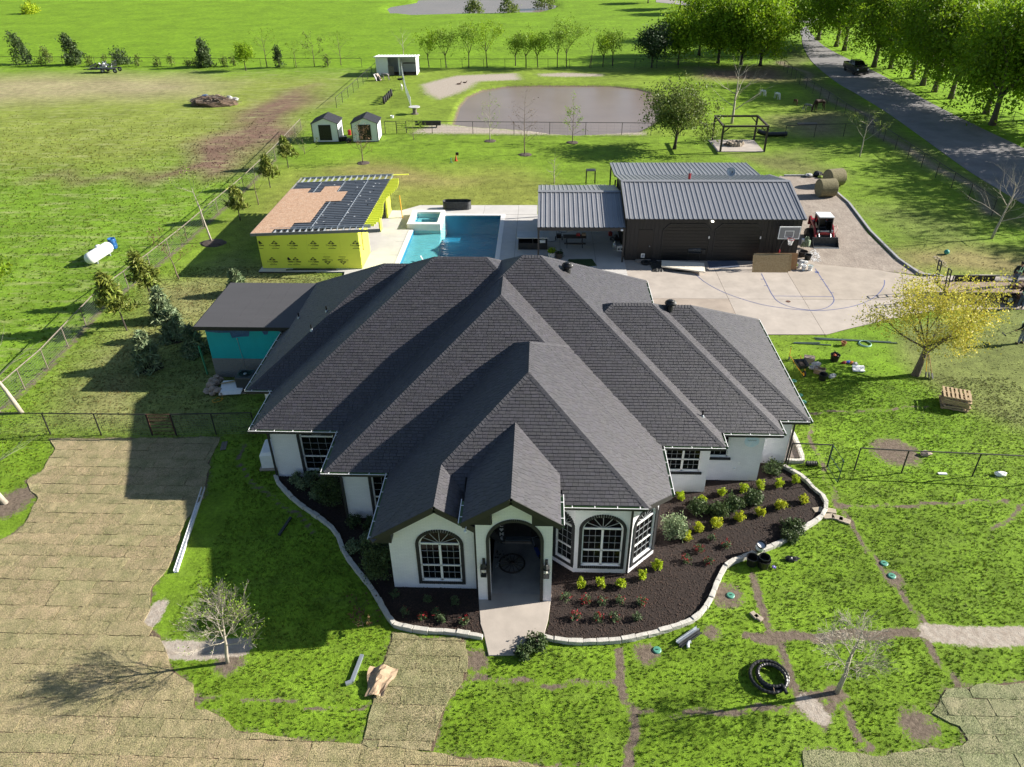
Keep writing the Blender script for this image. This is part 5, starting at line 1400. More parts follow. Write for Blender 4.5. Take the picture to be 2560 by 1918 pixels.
b=MB();b.lathe([(.11,-.2),(.11,.28)],10);b.build('pipe',M['red'],t);b=MB();b.lathe([(.08,.28),(.08,.45),(.15,.47),(.13,.56),(.02,.6)],10);b.build('cap',M['galv'],t)
t=thing('satellite_dish','round pale satellite dish on the garage ridge','satellite dish',G(*ZE_(1287,160),4.62))
b=MB();b.tube([(0,0,-.1),(0,0,.35)],.025,6);b.build('mast',M['galv'],t)
b=MB();b.T=Matrix.Translation((0,-.08,.5))@Matrix.Rotation(math.radians(62),4,'X');b.lathe([(.02,0),(.15,.015),(.27,.06),(.36,.11),(.365,.10),(.27,.045),(.15,.003),(.02,-.01)],18);b.build('reflector',M['galv'],t,smooth=True)
b=MB();b.bar((0,-.1,.3),(0,-.5,.62),.02);b.box(-.04,.04,-.55,-.47,.6,.7);b.build('feed_arm',M['steel_dark'],t)
lt=thing('lean_to','open lean-to with a grey ribbed roof behind the black garage','lean-to',(6.3,64.3,0))
ribbed(lt,6.3,18.9,69.6,2.95,64.25,3.38,.36);slabroof(lt,6.3,18.9,69.6,2.95,64.25,3.38,.14)
for x in(6.42,12.5,18.75):
 for y in(64.5,69.4):q=lp(lt);q.bar((x,y,0),(x,y,2.9),.12);q.build('post',M['wall_metal'],lt)
cpt=thing('carport','open carport with a grey ribbed gable roof attached beside the garage','carport',(-.3,52.95,0))
ribbed(cpt,-.3,6.25,52.95,2.9,58.0,4.0,.36);ribbed(cpt,-.3,6.25,63.05,2.9,58.0,4.0,.36);slabroof(cpt,-.3,6.25,52.95,2.9,58.0,4.0);slabroof(cpt,-.3,6.25,63.05,2.9,58.0,4.0)
b=lp(cpt);b.bar((-.32,57.88,4.03),(6.25,57.88,4.03),.26,.03,up=(0,-.2,1));b.bar((-.32,58.12,4.03),(6.25,58.12,4.03),.26,.03,up=(0,.2,1));b.build('ridge_cap',M['roof_metal'],cpt)
b=lp(cpt);b.bar((-.3,52.98,2.75),(6.25,52.98,2.75),.1,.22);b.bar((-.3,63.0,2.75),(6.25,63.0,2.75),.1,.22);b.bar((-.26,53,2.75),(-.26,63,2.75),.1,.2);b.build('beam',M['wall_metal'],cpt)
for x in(-.22,6.2):
 for y in(53.05,62.95):q=lp(cpt);q.bar((x,y,0),(x,y,2.8),.13);q.build('post',M['wall_metal'],cpt)
b=lp(cpt);b.blob((6.0,52.9,2.72),(.1,.1,.08),8,6);b.build('flood_lamp',M['white_plastic'],cpt)
p=G(*ZQ(860,335));t=thing('black_stand','small black four-legged steel stand with a flat top behind the carport','stand',p)
b=MB();b.box(-.45,.45,-.35,.35,1.38,1.44);b.build('top',M['steel_dark'],t)
for x in(-.42,.42):
 for y in(-.32,.32):q=MB();q.bar((x*1.05,y*1.05,0),(x,y,1.4),.07);q.build('leg',M['black_paint'],t)
 # kerb timbers round the gravel
kt=MB();kt.bar((0,0,0),(1,0,0),.2,.16);
def timber(pts,label):
 root=thing('timber_edging',label,'edging',(pts[0][0],pts[0][1],0));base=Vector((*pts[0],0))
 for a,c in zip(pts[:-1],pts[1:]):
  a,c=Vector((*a,0)),Vector((*c,0));n=max(1,round((c-a).length/2.6));
  for k in range(n):
   q=MB();q.bar(a+(c-a)*(k/n)+Vector((0,0,.08))-base,a+(c-a)*((k+.985)/n)+Vector((0,0,.08))-base,.18,.16);q.build('timber',mat_t,root)
mat_t=mat('grey_timber',(.42,.42,.43),.85,var=.18,vs=3)
timber(PX([(2090,482),(2122,510),(2175,580),(2245,650),(2300,688),(2360,694)]),'grey timber edging running along the right of the gravel yard')
timber(PX([(1960,441),(2048,441)]),'grey timber edging along the far end of the gravel yard');timber([(4.35,63.6),(4.35,71.7),(6.3,71.7)],'pale edging round the gravel patch behind the carport')
# SHEDS, SHELTER, PERGOLA
def shed(loc,rz,label):
 t=thing('garden_shed',label,'shed',loc,rz,'white gabled sheds by the fence')
 w_,l,h,pk=1.5,2.9,2.15,.62
 b=MB();b.box(-w_,w_,0,l,.08,h);b.add([(-w_,0,h),(w_,0,h),(0,0,h+pk),(-w_,l,h),(w_,l,h),(0,l,h+pk)],[(0,1,2),(5,4,3)]);b.build('wall',M['white_metal'],t)
 for s in(-1,1):
  b=MB();e=.14;zz=lambda x:h+pk-abs(x)*pk/w_+.03
  vs=[(0,-e,zz(0)),(s*(w_+e),-e,zz(w_+e)),(s*(w_+e),l+e,zz(w_+e)),(0,l+e,zz(0))];vs+=[(x,y,z-.05) for x,y,z in vs]
  b.add(vs,[(0,1,2,3),(7,6,5,4),(0,4,5,1),(1,5,6,2),(2,6,7,3)])
  n=12
  for k in range(n):y=-e+(l+2*e)*(k+.5)/n;b.bar((0,y,zz(0)+.012),(s*(w_+e),y,zz(w_+e)+.012),.05,.03)
  b.build('roof',M['shed_roof'],t)
 b=MB()
 for x in(-w_,w_):
  for y in(-.01,l+.01):b.bar((x,y,.05),(x,y,h),.08)
 b.bar((-w_,-.02,h),(0,-.02,h+pk),.08);b.bar((w_,-.02,h),(0,-.02,h+pk),.08);b.build('trim',M['black_paint'],t)
 b=MB();b.box(-.72,.72,-.05,-.005,.25,2.0);d=b.build('roller_door',M['door_metal'],t)
 for k in range(12):q=MB();q.bar((-.7,-.06,.35+k*.14),(.7,-.06,.35+k*.14),.02,.03);q.build('door_slat',M['door_metal'],d)
 b=MB();b.box(-1.45,1.45,.1,l-.1,-.05,.08);b.build('skid',M['wood_dark'],t)
 return t
M['white_metal']=mat('white_metal',(.72,.73,.75),.5,.05,var=.05,vs=2);M['shed_roof']=mat('shed_roof',(.10,.10,.11),.45,.2,var=.1)
p1,p2=G(*ZK(155,750)),G(*ZK(330,748));a=math.atan2(p2.y-p1.y,p2.x-p1.x)
shed((p1+p2)/2,.05,'white shed with dark roof on the left, with a plain black roller door')
p1,p2=G(*ZK(445,748)),G(*ZK(665,746));shed((p1+p2)/2,.05,'white shed with dark roof on the right, half hidden by a bare sapling')
p1,p2=G(*ZK(640,222)),G(*ZK(960,214));c=(p1+p2)/2;hw=(p2-p1).length/2
t=thing('animal_shelter','white metal run-in shelter with two dark open bays by the back fence','shelter',c)
b=MB();b.box(-hw,hw,3.2,3.25,0,2.6);b.box(-hw,-hw+.05,0,3.2,0,2.75);b.box(hw-.05,hw,0,3.2,0,2.75);b.box(-hw+.05,-hw*.40,0,.05,0,2.75);b.box(hw*.12,hw*.18,0,3.2,0,2.7);b.build('wall',M['white_metal'],t)
b=MB();b.add([(-hw-.2,-.5,2.95),(hw+.2,-.5,2.95),(hw+.2,3.5,2.62),(-hw-.2,3.5,2.62),(-hw-.2,-.5,2.85),(hw+.2,-.5,2.85),(hw+.2,3.5,2.52),(-hw-.2,3.5,2.52)],[(0,1,2,3),(7,6,5,4),(0,4,5,1),(1,5,6,2),(2,6,7,3),(3,7,4,0)])
for k in range(14):x=-hw+2*hw*k/13;b.bar((x,-.5,2.97),(x,3.5,2.64),.08,.05)
b.build('roof',M['white_metal'],t)
for k in range(6):q=MB();q.box(-hw*.40+.16*k,-hw*.40+.16*k+.14,-.12,-.08,.05,1.55-.03*k);q.build('gate_board',M['wood_grey'],t)
b=MB();b.box(-hw+.1,hw-.1,.1,3.1,.0,.03);b.build('bedding',M['soil'],t);b=MB();b.bar((hw*.2,3.1,1.4),(hw,3.1,1.4),.06,.15);b.build('kick_rail',M['wood_dark'],t)
ZR3=zf(1600,100,1.986)
q4=[G(*ZR3(397,556)),G(*ZR3(610,556)),G(*ZR3(570,500)),G(*ZR3(367,500))]
c=sum(q4,Vector())/4
struct(sheet('fire_pit_slab',[(q4[0].x+.2-.5,q4[0].y-.1),(q4[1].x+.1,q4[1].y-.1),(q4[1].x+.1,q4[2].y+.1),(q4[0].x-.4,q4[2].y+.1)],-.1,.08,M['concrete_pale']))
xa,xb=(q4[0].x+q4[3].x)/2-.1,(q4[1].x+q4[2].x)/2;ya,yb_=q4[0].y,q4[2].y
t=thing('pergola','dark square-post pergola frame over a pale fire pit slab','pergola',((xa+xb)/2,(ya+yb_)/2,.08));X_,Y_=(xb-xa)/2,(yb_-ya)/2
for x in(-X_,X_):
 for y in(-Y_,Y_):
  q=MB();q.bar((x,y,-.08),(x,y,2.6),.19);q.build('post',M['wood_dark2'] if 'wood_dark2' in M else M['wood_dark'],t)
  q=MB();q.bar((x,y,1.95),(x-math.copysign(.65,x),y,2.55),.11);q.build('brace',M['wood_dark'],t)
for y in(-Y_,Y_):q=MB();q.bar((-X_-.12,y,2.68),(X_+.12,y,2.68),.17,.2);q.build('beam',M['wood_dark'],t)
for x in(-X_,X_):q=MB();q.bar((x,-Y_+.1,2.68),(x,Y_-.1,2.68),.165,.19);q.build('beam',M['wood_dark'],t)
fp=thing('fire_pit','ring of rough pale stones and logs on the pergola slab','fire pit',G(*ZR3(470,525))+Vector((0,0,.08)))
for k in range(11):
 a=2*PI*k/11;q=MB();q.blob((.75*math.cos(a),.7*math.sin(a),.2),(R.uniform(.2,.3),R.uniform(.18,.26),R.uniform(.18,.3)),6,5,.22);q.build('stone',M['stone_light'],fp)
for k in range(5):q=MB();q.tube([(-1.3+.2*k,-.5+R.uniform(-.2,.2),.18+.1*(k%2)),(-.5+.15*k,.3+R.uniform(-.2,.2),.24)],.11,7);q.build('log',M['bark'],fp)
# FENCES
post_cache={}
def fence(pts,label,h=1.35,step=2.6,rail=True,rows=7,vstep=.3,m=None,wire=None,r=.035,pcat='fence',endpost=True,wr=.004):
 m=m or M['metal_dark'];wire=wire or M['wire']
 P=[Vector((p[0],p[1],0)) for p in pts];root=thing('fence',label,'fence',P[0],0);base=P[0]
 key=(h,r,m.name)
 if key not in post_cache:
  q=MB();q.tube([(0,0,-.1),(0,0,h)],r,8);post_cache[key]=q.mesh('post',m)
 wb_=MB();rl=MB()
 for i,(a,c) in enumerate(zip(P[:-1],P[1:])):
  L_=(c-a).length;n=max(1,round(L_/step))
  for k in range(n+(1 if i==len(P)-2 and endpost else 0)):
   put('post',post_cache[key],root,a+(c-a)*(k/n)-base)
  if rail:
   q=MB();q.tube([a-base+Vector((0,0,h)),c-base+Vector((0,0,h))],r*.9,7);q.build('top_rail',m,root)
  for j in range(rows):
   z=.06+(h-.14)*j/max(1,rows-1);wb_.tube([a-base+Vector((0,0,z)),c-base+Vector((0,0,z))],wr,3,cap=False)
  if vstep:
   nv=int(L_/vstep)
   for k in range(nv):s=a+(c-a)*(k/nv)-base;wb_.tube([s+Vector((0,0,.06)),s+Vector((0,0,h-.08))],wr,3,cap=False)
 wb_.build('wire_mesh',wire,root)
 return root
fence(LFENCE[1:6],'long diagonal field fence of tan pipe and wire mesh, its near stretch',1.35,2.9,True,10,.16,M['pipe_tan'],M['wire_light'],wr=.005)
fence(LFENCE[5:10],'long diagonal field fence of tan pipe and wire mesh, stretch beside the pines',1.35,3.1,True,8,.3,M['pipe_tan'],M['wire_light'],wr=.005)
fence(LFENCE[10:],'field fence running from the white sheds up to the animal shelter',1.4,3.4,True,5,.6,M['metal_dark'],M['wire_light'])
fa=PX([(0,1085),(381,1089)]);fence([(-30,fa[0][1])]+fa,'dark pipe fence with wire mesh left of the rusty gate',1.35,2.55,True,12,.12)
fence(PX([(442,1089),(640,1085)]),'dark pipe fence with wire mesh between the rusty gate and house',1.35,2.6,True,12,.12)
def gate(p,q,h,label,m,bars=5,lattice=True):
 p,q=Vector((*p,0)),Vector((*q,0));d=(q-p);L_=d.length;t=thing('gate',label,'gate',p,math.atan2(d.y,d.x))
 b=MB();b.tube([(.05,0,.08),(L_-.05,0,.08),(L_-.05,0,h),(.05,0,h)],.028,6,closed=True);b.build('gate_frame',m,t)
 for k in range(bars):z=.08+(h-.08)*(k+1)/(bars+1);x=MB();x.tube([(.05,0,z),(L_-.05,0,z)],.02,6);x.build('bar',m,t)
 if lattice:
  b=MB()
  for k in range(int(L_/.08)):b.tube([(.08+k*.08,0,h*.62),(.08+k*.08,0,h)],.006,4)
  b.build('lattice',m,t)
 return t
gate(g2((381,1089)),g2((442,1089)),1.35,'small rusty brown gate with a lattice top in the left fence',M['metal_rust'])
bk0=PX([(-260,158),(0,163),(570,169),(905,169)]);fence(bk0,'long back fence of dark posts and rail with shrubs growing along it',1.5,6.5,True,3,0)
bk1=PX([(1050,171),(1696,171),(1941,159)]);fence(bk1,'back fence of dark posts behind the pond, in front of the tree row',1.5,3.6,True,6,.9)
fence(PX([(1017,333),(1081,334),(1285,336),(1554,338),(1700,340)]),'dark rail and post fence along the near bank of the pond',1.45,4.6,True,5,.9)
fence(PX([(964,334),(992,334)]),'short dark mesh fence between the right white shed and the pen gate',1.45,2.5,True,6,.4)
gate(g2((992,334)),g2((1017,334)),1.4,'dark barred gate into the animal pen beside the right white shed',M['metal_dark'],5,False)
fence(PX([(1961,346),(2108,341),(2196,344)]),'dark mesh fence from the pergola corner to the roadside fence',1.45,3.5,True,7,.5)
fence(RFENCE[:-1],'roadside fence of thin dark posts and mesh along the grass bank',1.5,3.3,True,7,.5)
fence(PX([(2040,80),(2059,94),(2135,127),(2210,160),(2253,184),(2300,203),(2399,253),(2500,297),(2560,322),(2680,380)]),'long fence beyond the road under the big trees',1.4,3.0,True,4,0,wr=.01)
rf=PX([(2135,1176),(2253,1183),(2430,1191),(2640,1202)])
fence(rf,'brown pipe fence right of the open garden gate',1.35,3.0,True,3,0,M['metal_rust2'] if 'metal_rust2' in M else M['pipe_brown'] if 'pipe_brown' in M else M['metal_dark'])
fence(PX([(1968,1164),(2067,1168)]),'short pipe fence with mesh between the house corner and the open gate',1.35,3.2,True,9,.14)
g_=gate(g2((2067,1168)),g2((2094,1211)),1.35,'open green-painted garden gate swung out over the front lawn',mat('green_pipe',(.03,.085,.075),.5,.2),1,False)
b=MB();b.tube([(.05,0,.08),(1.2,0,1.3)],.02,5);b.build('brace',g_.children[0].data.materials[0],g_)
# VEGETATION
TW=[0.0]
def limb(mb,p,d,L_,r,depth,tips,spread=.6,up=.25,kids=3,seg=4,n=6,taper=.6,RR=R):
 pts=[p.copy()];rs=[r];q=p.copy();dd=d.normalized()
 for i in range(seg):
  dd=(dd+Vector((RR.uniform(-1,1),RR.uniform(-1,1),RR.uniform(-1,1)))*.13+Vector((0,0,up*.12))).normalized()
  q=q+dd*(L_/seg);pts.append(q.copy());rs.append(max(TW[0],r*(1-(1-taper)*(i+1)/seg)))
 mb.tube(pts,rs,n if depth>1 else max(3,n-2),cap=depth==0)
 if depth==0:tips.append((pts[-1],pts[-2]));tips.append((pts[seg//2],pts[0]));return
 for k in range(kids):
  t=1.0 if k==0 else RR.uniform(.35,.95);j=min(seg-1,int(t*seg));f=t*seg-j
  b0=pts[j].lerp(pts[min(seg,j+1)],f) if t<1 else pts[-1]
  ax=dd.orthogonal().normalized();ax.rotate(Matrix.Rotation(RR.uniform(0,2*PI),3,dd))
  nd=(dd+ax*RR.uniform(spread*.6,spread*1.3)*(0.6 if k==0 else 1)+Vector((0,0,up*.4))).normalized()
  limb(mb,b0,nd,L_*RR.uniform(.58,.82),rs[-1]*(.85 if k==0 else.65),depth-1,tips,spread,up,kids,max(2,seg-1),n,taper,RR)
def leaves(cent,per,sp,size,flat=.0,tone_c=.28,elong=1.0,rs=NR,zsp=1.0):
 C=np.repeat(np.array(cent),per,0);k=len(C)
 P=C+rs.normal(0,1,(k,3))*sp*np.array([1,1,zsp])
 a=rs.normal(0,1,(k,3));a/=np.linalg.norm(a,axis=1)[:,None];b=rs.normal(0,1,(k,3));a[:,2]*=1-flat
 b-=(b*a).sum(1)[:,None]*a/(a*a).sum(1)[:,None];b/=np.linalg.norm(b,axis=1)[:,None]
 s=size*rs.uniform(.6,1.3,k)[:,None]
 V=np.stack([P-a*s*elong,P-b*s*.55,P+a*s*elong,P+b*s*.55],1).reshape(-1,3)
 F=np.arange(k*4).reshape(-1,4)
 ct=np.repeat(rs.uniform(1-tone_c,1+tone_c,len(cent)),per)*rs.uniform(.8,1.2,k)
 T=np.repeat(ct,4);hue=np.repeat(rs.uniform(.85,1.1,k),4)
 return V,F,np.stack([T*hue,T,T,np.ones_like(T)],1)
def crown(root,name,m,V,F,T):
 return put(name,np_mesh(name,V,F,m,{'tone':T}),root)
def clumps(n,rx_,ry_,rz2,cz,rs=NR,shell=.55,lump=.25):
 out=[]
 for _ in range(n):
  v=rs.normal(0,1,3);v/=np.linalg.norm(v);r=(shell+(1-shell)*rs.rand())*(1+lump*math.sin(3*math.atan2(v[1],v[0])+2*v[2]*3+1))
  out.append((v[0]*rx_*r,v[1]*ry_*r,cz+v[2]*rz2*r*(1 if v[2]>0 else.8)))
 return out
def big_tree(label,loc,h,cr,m,n=150,per=45,size=.30,trunk=None,fork=.32,lean=(0,0),group=None,name='oak_tree',seed=1,bark=None,shell=.5,base_z=.32,sp=.65):
 RR=random.Random(seed);rs=np.random.RandomState(seed)
 t=thing(name,label,'tree',loc,0,group);mb=MB();tips=[];r=trunk or h*.028
 fz=h*fork;top=Vector((lean[0]*fz,lean[1]*fz,fz))
 mb.tube([(0,0,-.1),(top.x*.25,top.y*.25,fz*.3),(top.x*.6,top.y*.6,fz*.65),top],[r*1.5,r*1.05,r*.95,r*.9],9)
 for k in range(5):
  a=2*PI*(k+RR.random()*.6)/5;limb(mb,top-Vector((0,0,RR.uniform(0,fz*.25))),Vector((math.cos(a)*.75+lean[0],math.sin(a)*.75+lean[1],RR.uniform(.5,1.1))),h*.30,r*.55,2,tips,.6,.3,2,4,6,.55,RR)
 mb.build('trunk',bark or M['bark'],t,smooth=True)
 cz=h*(base_z+1)/2;c=clumps(n,cr,cr,h*(1-base_z)/2,cz,rs,shell,.34);bl_=[(rs.uniform(-.8,.8)*cr,rs.uniform(-.8,.8)*cr,h*rs.uniform(base_z+.08,.95),cr*rs.uniform(.25,.5)) for _ in range(7)];c=[q for q in c if rs.rand()>.25]+[(bx+rs.normal()*br*.5,by_+rs.normal()*br*.5,bz+rs.normal()*br*.35) for bx,by_,bz,br in bl_ for _ in range(max(3,n//26))]
 c=[(x+lean[0]*z,y+lean[1]*z,z) for x,y,z in c]+[tuple(p) for p,_ in tips if p.z>h*base_z]
 crown(t,'crown',m,*leaves(c,per,sp,size,rs=rs));return t
def bare_tree(label,loc,h,m,seed=1,spread=.55,trunk=None,depth=3,kids=3,first=.35,leaf=None,nleaf=0,lsize=.05,lean=(0,0),group=None,name='bare_tree',nmain=5,bl=.36,up=.35,rmul=1.0):
 RR=random.Random(seed);rs=np.random.RandomState(seed);t=thing(name,label,'tree',loc,0,group);mb=MB();tips=[];r=trunk or h*.013
 N_=6;pts=[Vector((lean[0]*h*k/N_+RR.uniform(-.02,.02)*h*.4,lean[1]*h*k/N_+RR.uniform(-.02,.02)*h*.4,h*.82*k/N_)) for k in range(N_+1)]
 pts[0]=Vector((0,0,-.1));mb.tube(pts,[r*(1.25-1.05*k/N_) for k in range(N_+1)],7)
 mb.build('trunk',m,t,smooth=True);mb=MB()
 for k in range(nmain):
  u=first+(1-first)*(k+RR.random()*.7)/nmain;j=min(N_-1,int(u*N_));p=pts[j].lerp(pts[j+1],u*N_-j);a=k*2.4+RR.uniform(-.4,.4)
  limb(mb,p,Vector((math.cos(a),math.sin(a),RR.uniform(.35,.9))),h*bl*(1.15-.6*u),r*(.5-.25*u)*rmul,depth-1,tips,spread,up,kids,3,4,.5,RR)
 limb(mb,pts[-1],Vector((lean[0],lean[1],1)),h*.2,r*.22,1,tips,spread,up,kids,3,4,.5,RR)
 mb.build('branches',m,t)
 if nleaf and leaf:
  c=[tuple(p) for p,_ in tips];c=[c[i] for i in rs.choice(len(c),min(len(c),nleaf),replace=True)]
  crown(t,'leaves',leaf,*leaves(c,5,h*.03,lsize,rs=rs))
 return t
 # big trees beyond the road
proto=[]
road_t=[((2045,101),13,4.2),((2090,117),12,3.6),((2110,127),14,4.8),((2184,168),13.5,4.8),((2225,172),11,3.6),((2279,196),11,3.4),((2306,214),13.5,4.8),((2335,230),12.5,4.2),((2376,247),11.5,4.0),((2464,285),11.5,3.8),((2480,313),13.5,5.0),((2585,300),14,5.0),((2700,330),14,5)]
names_=['farthest big green tree along the road, where it bends away','slim green tree just short of the road bend','broad green tree with paired trunks beyond the pickup','broad green tree right behind the pickup on the road','slim leaning tree to the right of the pickup','thin leaning tree between two broad crowns beyond the road','thick-trunked tree midway along the far road fence','twin-stemmed tree next after the thick-trunked one','slender tree right of the twin-stemmed one beyond the road','slim tree behind the nearest roadside trunk','nearest stout roadside tree with its whole pale trunk in view','green tree with its crown cut by the right picture edge','tree at the right picture edge, crown only']
protos={}
for i,((px,py),h,cr) in enumerate(road_t):
 k=i%4
 h*=1.15;cr*=1.32
 if k not in protos or i<4:
  protos[k]=(big_tree(names_[i],G(px,py),h,cr,M['leaf_oak'] if k!=1 else M['leaf_bright'],200,62,.22,trunk=.34,fork=.24,lean=((.0,.05),(.03,0),(-.03,0),(0,-.03))[k],group='big trees lining the far side of the road',seed=31+i,base_z=.12,sp=.7,shell=.3),h)
 else:
  t0,h0=protos[k];dup(t0,G(px,py),R.uniform(0,6),h/h0,names_[i])
off_=[(2860,395),(3000,455),(3180,520),(3400,610),(3300,500)]
for i,q in enumerate(off_):t0,h0=protos[i%4];dup(t0,G(*q),R.uniform(0,6),R.uniform(.9,1.1),['big roadside tree just outside the right picture edge','second roadside tree outside the right picture edge','third roadside tree outside the right picture edge','fourth roadside tree outside the right picture edge','roadside tree set back outside the right picture edge'][i])
# trees left of the road
lt_=[((1900,165),11.5,4.6,'tallest rounded green tree left of the road, behind the pen corner','leaf_bright'),((1852,163),11,4.2,'dense green tree in the clump left of the road, second from the road','leaf_oak'),((1795,158),10.5,4.0,'green tree in the middle of the clump left of the road','leaf_oak'),((1747,140),11,4.2,'yellow-green tree at the back of the clump left of the road','leaf_bright'),((1940,128),10.5,3.8,'green tree overhanging the road bend from the left','leaf_bright'),((1830,95),12,4.5,'far tree behind the clump left of the road','leaf_oak')]
for i,((px,py),h,cr,lb,mm) in enumerate(lt_):big_tree(lb,G(px,py),h,cr,M[mm],190,52,.22,trunk=.24,fork=.2,base_z=.13,shell=.35,sp=.75,group='trees in the clump left of the road',seed=71+i,bark=M['bark_dark'])
big_tree('bright lime-green rounded tree beside the dark cedar',G(1695,163),8.5,3.3,M['leaf_bright'],110,42,.22,trunk=.14,seed=91,base_z=.15)
big_tree('dark cedar tree standing alone behind the pond fence',G(1629,169),6.2,2.3,M['leaf_dark'],120,45,.17,trunk=.12,seed=92,base_z=.22,name='cedar_tree',bark=M['bark_dark'])
for i,(px,py) in enumerate(((1560,20),(1640,34),(1705,45),(1780,40),(1500,4),(1890,52))):
 big_tree(['low tree on the pasture edge right of the far pond','tree on the pasture edge above the lime-green tree','tree beside the pale far road','tree behind the clump, near the far road','tree at the very top, right of the far pond','tree by the far road bend'][i],G(px+60,py-12),(6,8,9,9,6,9)[i],(2.6,3.4,3.6,3.6,2.6,3.6)[i],M['leaf_oak'] if i%2 else M['leaf_olive'],60,36,.34,seed=120+i)
 # tree row behind the pond
row=[((1073,169),6.4,'leafy young tree behind the pond fence, just right of the shelter'),((1116,169),7.0,'second young tree from the shelter behind the pond fence'),((1172,169),7.6,'third young tree from the shelter behind the pond fence'),((1218,169),8.0,'broad airy young tree, fourth from the shelter'),((1289,165),5.2,'small thin tree between the two halves of the tree row'),((1315,169),6.2,'young tree just right of the small thin one in the row'),((1345,169),6.0,'twin-stemmed young tree in the middle of the row'),((1393,169),7.2,'leafy young tree left of the tallest one in the row'),((1416,169),8.4,'tallest young tree in the row behind the pond'),((1507,167),5.4,'short young tree near the right end of the row'),((1531,165),6.2,'last leaning young tree at the right end of the row')]
def row_tree(label,loc,h,seed,m,n=42,per=26):
 RR=random.Random(seed);rs=np.random.RandomState(seed);t=thing('young_tree',label,'tree',loc,0,'young trees along the back fence');mb=MB();tips=[]
 top=Vector((RR.uniform(-.2,.2),0,h*.34));mb.tube([(0,0,-.1),top*.5,top],[.10,.08,.07],7)
 for k in range(5):a=2*PI*k/5+RR.random();limb(mb,top*RR.uniform(.75,1),Vector((math.cos(a)*.7,math.sin(a)*.7,1.1)),h*.28,.045,2,tips,.55,.3,2,3,5,.5,RR)
 mb.build('trunk',M['bark_dark'],t)
 c=clumps(n,h*.27,h*.27,h*.36,h*.62,rs,.35)+[tuple(p) for p,_ in tips]
 crown(t,'crown',m,*leaves(c,per,.32,.13,rs=rs));return t
for i,((px,py),h,lb) in enumerate(row):row_tree(lb,G(px,py),h,200+i,M['leaf_spring'] if i%3 else M['leaf_bright'],34,20)
bare_tree('bare pale tree right behind the animal shelter',G(1010,150),5.4,M['twig'],41,.5,depth=3,kids=4,nmain=8);bare_tree('bare spreading tree on the back fence left of the shelter',G(853,164),5.0,M['twig_brown'],42,.7,depth=4,kids=3,nmain=7,first=.2,leaf=M['leaf_spring'],nleaf=60,lsize=.09)
bare_tree('thin nearly bare sapling between trees of the pond row',G(1474,169),5.5,M['twig_brown'],43,.4,depth=2,lean=(.12,0),leaf=M['leaf_spring'],nleaf=25,lsize=.1)
# shrubs and small trees along the left back fence
def cone_tree(label,loc,h,w_,m,seed,name='evergreen',n=80,per=36,size=.11,power=.8,lean=0,group=None,sp=.16,elong=1.4,base=.06):
 rs=np.random.RandomState(seed);t=thing(name,label,'tree',loc,0,group);mb=MB();mb.tube([(0,0,-.05),(lean*h*.5,0,h*.5),(lean*h,0,h*.93)],[h*.022+.02,h*.015+.01,.01],6)
 for k in range(10):z=h*(.12+.075*k);a=k*2.4;rr=w_*.8*(1-z/h)**power;mb.tube([(lean*z,0,z),(lean*z+rr*math.cos(a),rr*math.sin(a),z+rr*.25)],[.02,.006],4)
 mb.build('trunk',M['bark_dark'],t);c=[]
 for _ in range(n):
  u=rs.rand()**1.25;z=h*(base+(1-base)*u);a=rs.rand()*6.283;rr=w_*(1-u)**power*(.45+.6*rs.rand())*(1+.2*math.sin(3*a+z*4));c.append((lean*z+rr*math.cos(a),rr*math.sin(a),z))
 crown(t,'crown',m,*leaves(c,per,sp,size,elong=elong,rs=rs));return t
gl='shrubs and small trees along the left back fence'
cone_tree('dense leaning bush tree at the far left of the back fence',G(67,160),5.0,1.6,M['leaf_shrub'],301,'shrub_tree',60,24,.17,.45,-.25,gl,.35)
cone_tree('thin leaning bush beside the leftmost bush tree',G(125,158),3.6,.8,M['leaf_olive'],302,'shrub_tree',26,16,.14,.5,-.2,gl,.3)
cone_tree('tall dense dark green tree on the back fence behind the junk trailer',G(190,162),4.8,1.7,M['leaf_shrub'],303,'shrub_tree',80,30,.16,.55,-.12,gl,.3)
cone_tree('low wide bush right behind the junk trailer',G(305,161),2.6,1.7,M['leaf_shrub'],304,'shrub_tree',50,22,.15,.4,-.25,gl,.3)
cone_tree('dense dark cone-shaped tree alone on the back fence',G(515,168),4.3,1.5,M['leaf_shrub'],305,'shrub_tree',80,32,.15,.6,0,gl,.26)
row_tree('bright yellow-green bush tree in front of the back fence',G(615,177),4.4,306,M['leaf_bright'],60,34)
cone_tree('small dark bush on the back fence right of the yellow-green one',G(699,169),3.2,.8,M['leaf_shrub'],307,'shrub_tree',40,24,.13,.5,0,gl,.25)
bare_tree('slender mostly bare tree on the back fence right of the yellow-green bush',G(668,169),6.0,M['twig_brown'],308,.4,depth=3,leaf=M['leaf_spring'],nleaf=60,lsize=.1);bare_tree('bare grey bush tree on the back fence, midway to the shelter',G(741,169),4.0,M['twig_brown'],309,.6,depth=3,first=.1,leaf=M['leaf_spring'],nleaf=60,lsize=.09);bare_tree('thin leafy tree on the back fence nearest the bare spreading one',G(787,167),5.0,M['twig_brown'],310,.5,depth=3,leaf=M['leaf_olive'],nleaf=90,lsize=.11)
for i,px in enumerate((105,225,262,345,395,430,470,490,560,585,820)):
 cone_tree(f'scrubby weed clump at the foot of the back fence, {["far left","between two left bush trees","left of the low wide bush","right of the low wide bush","mid fence","mid fence, taller","left of the dark cone tree","touching the dark cone tree","right of the dark cone tree","left of the yellow-green bush","near the bare spreading tree"][i]}',G(px,166),R.uniform(1.0,2.2),.6,M['leaf_olive'],320+i,'weed_clump',14,16,.12,.4,R.uniform(-.2,.2),gl,.25)
 COL.objects[-1]
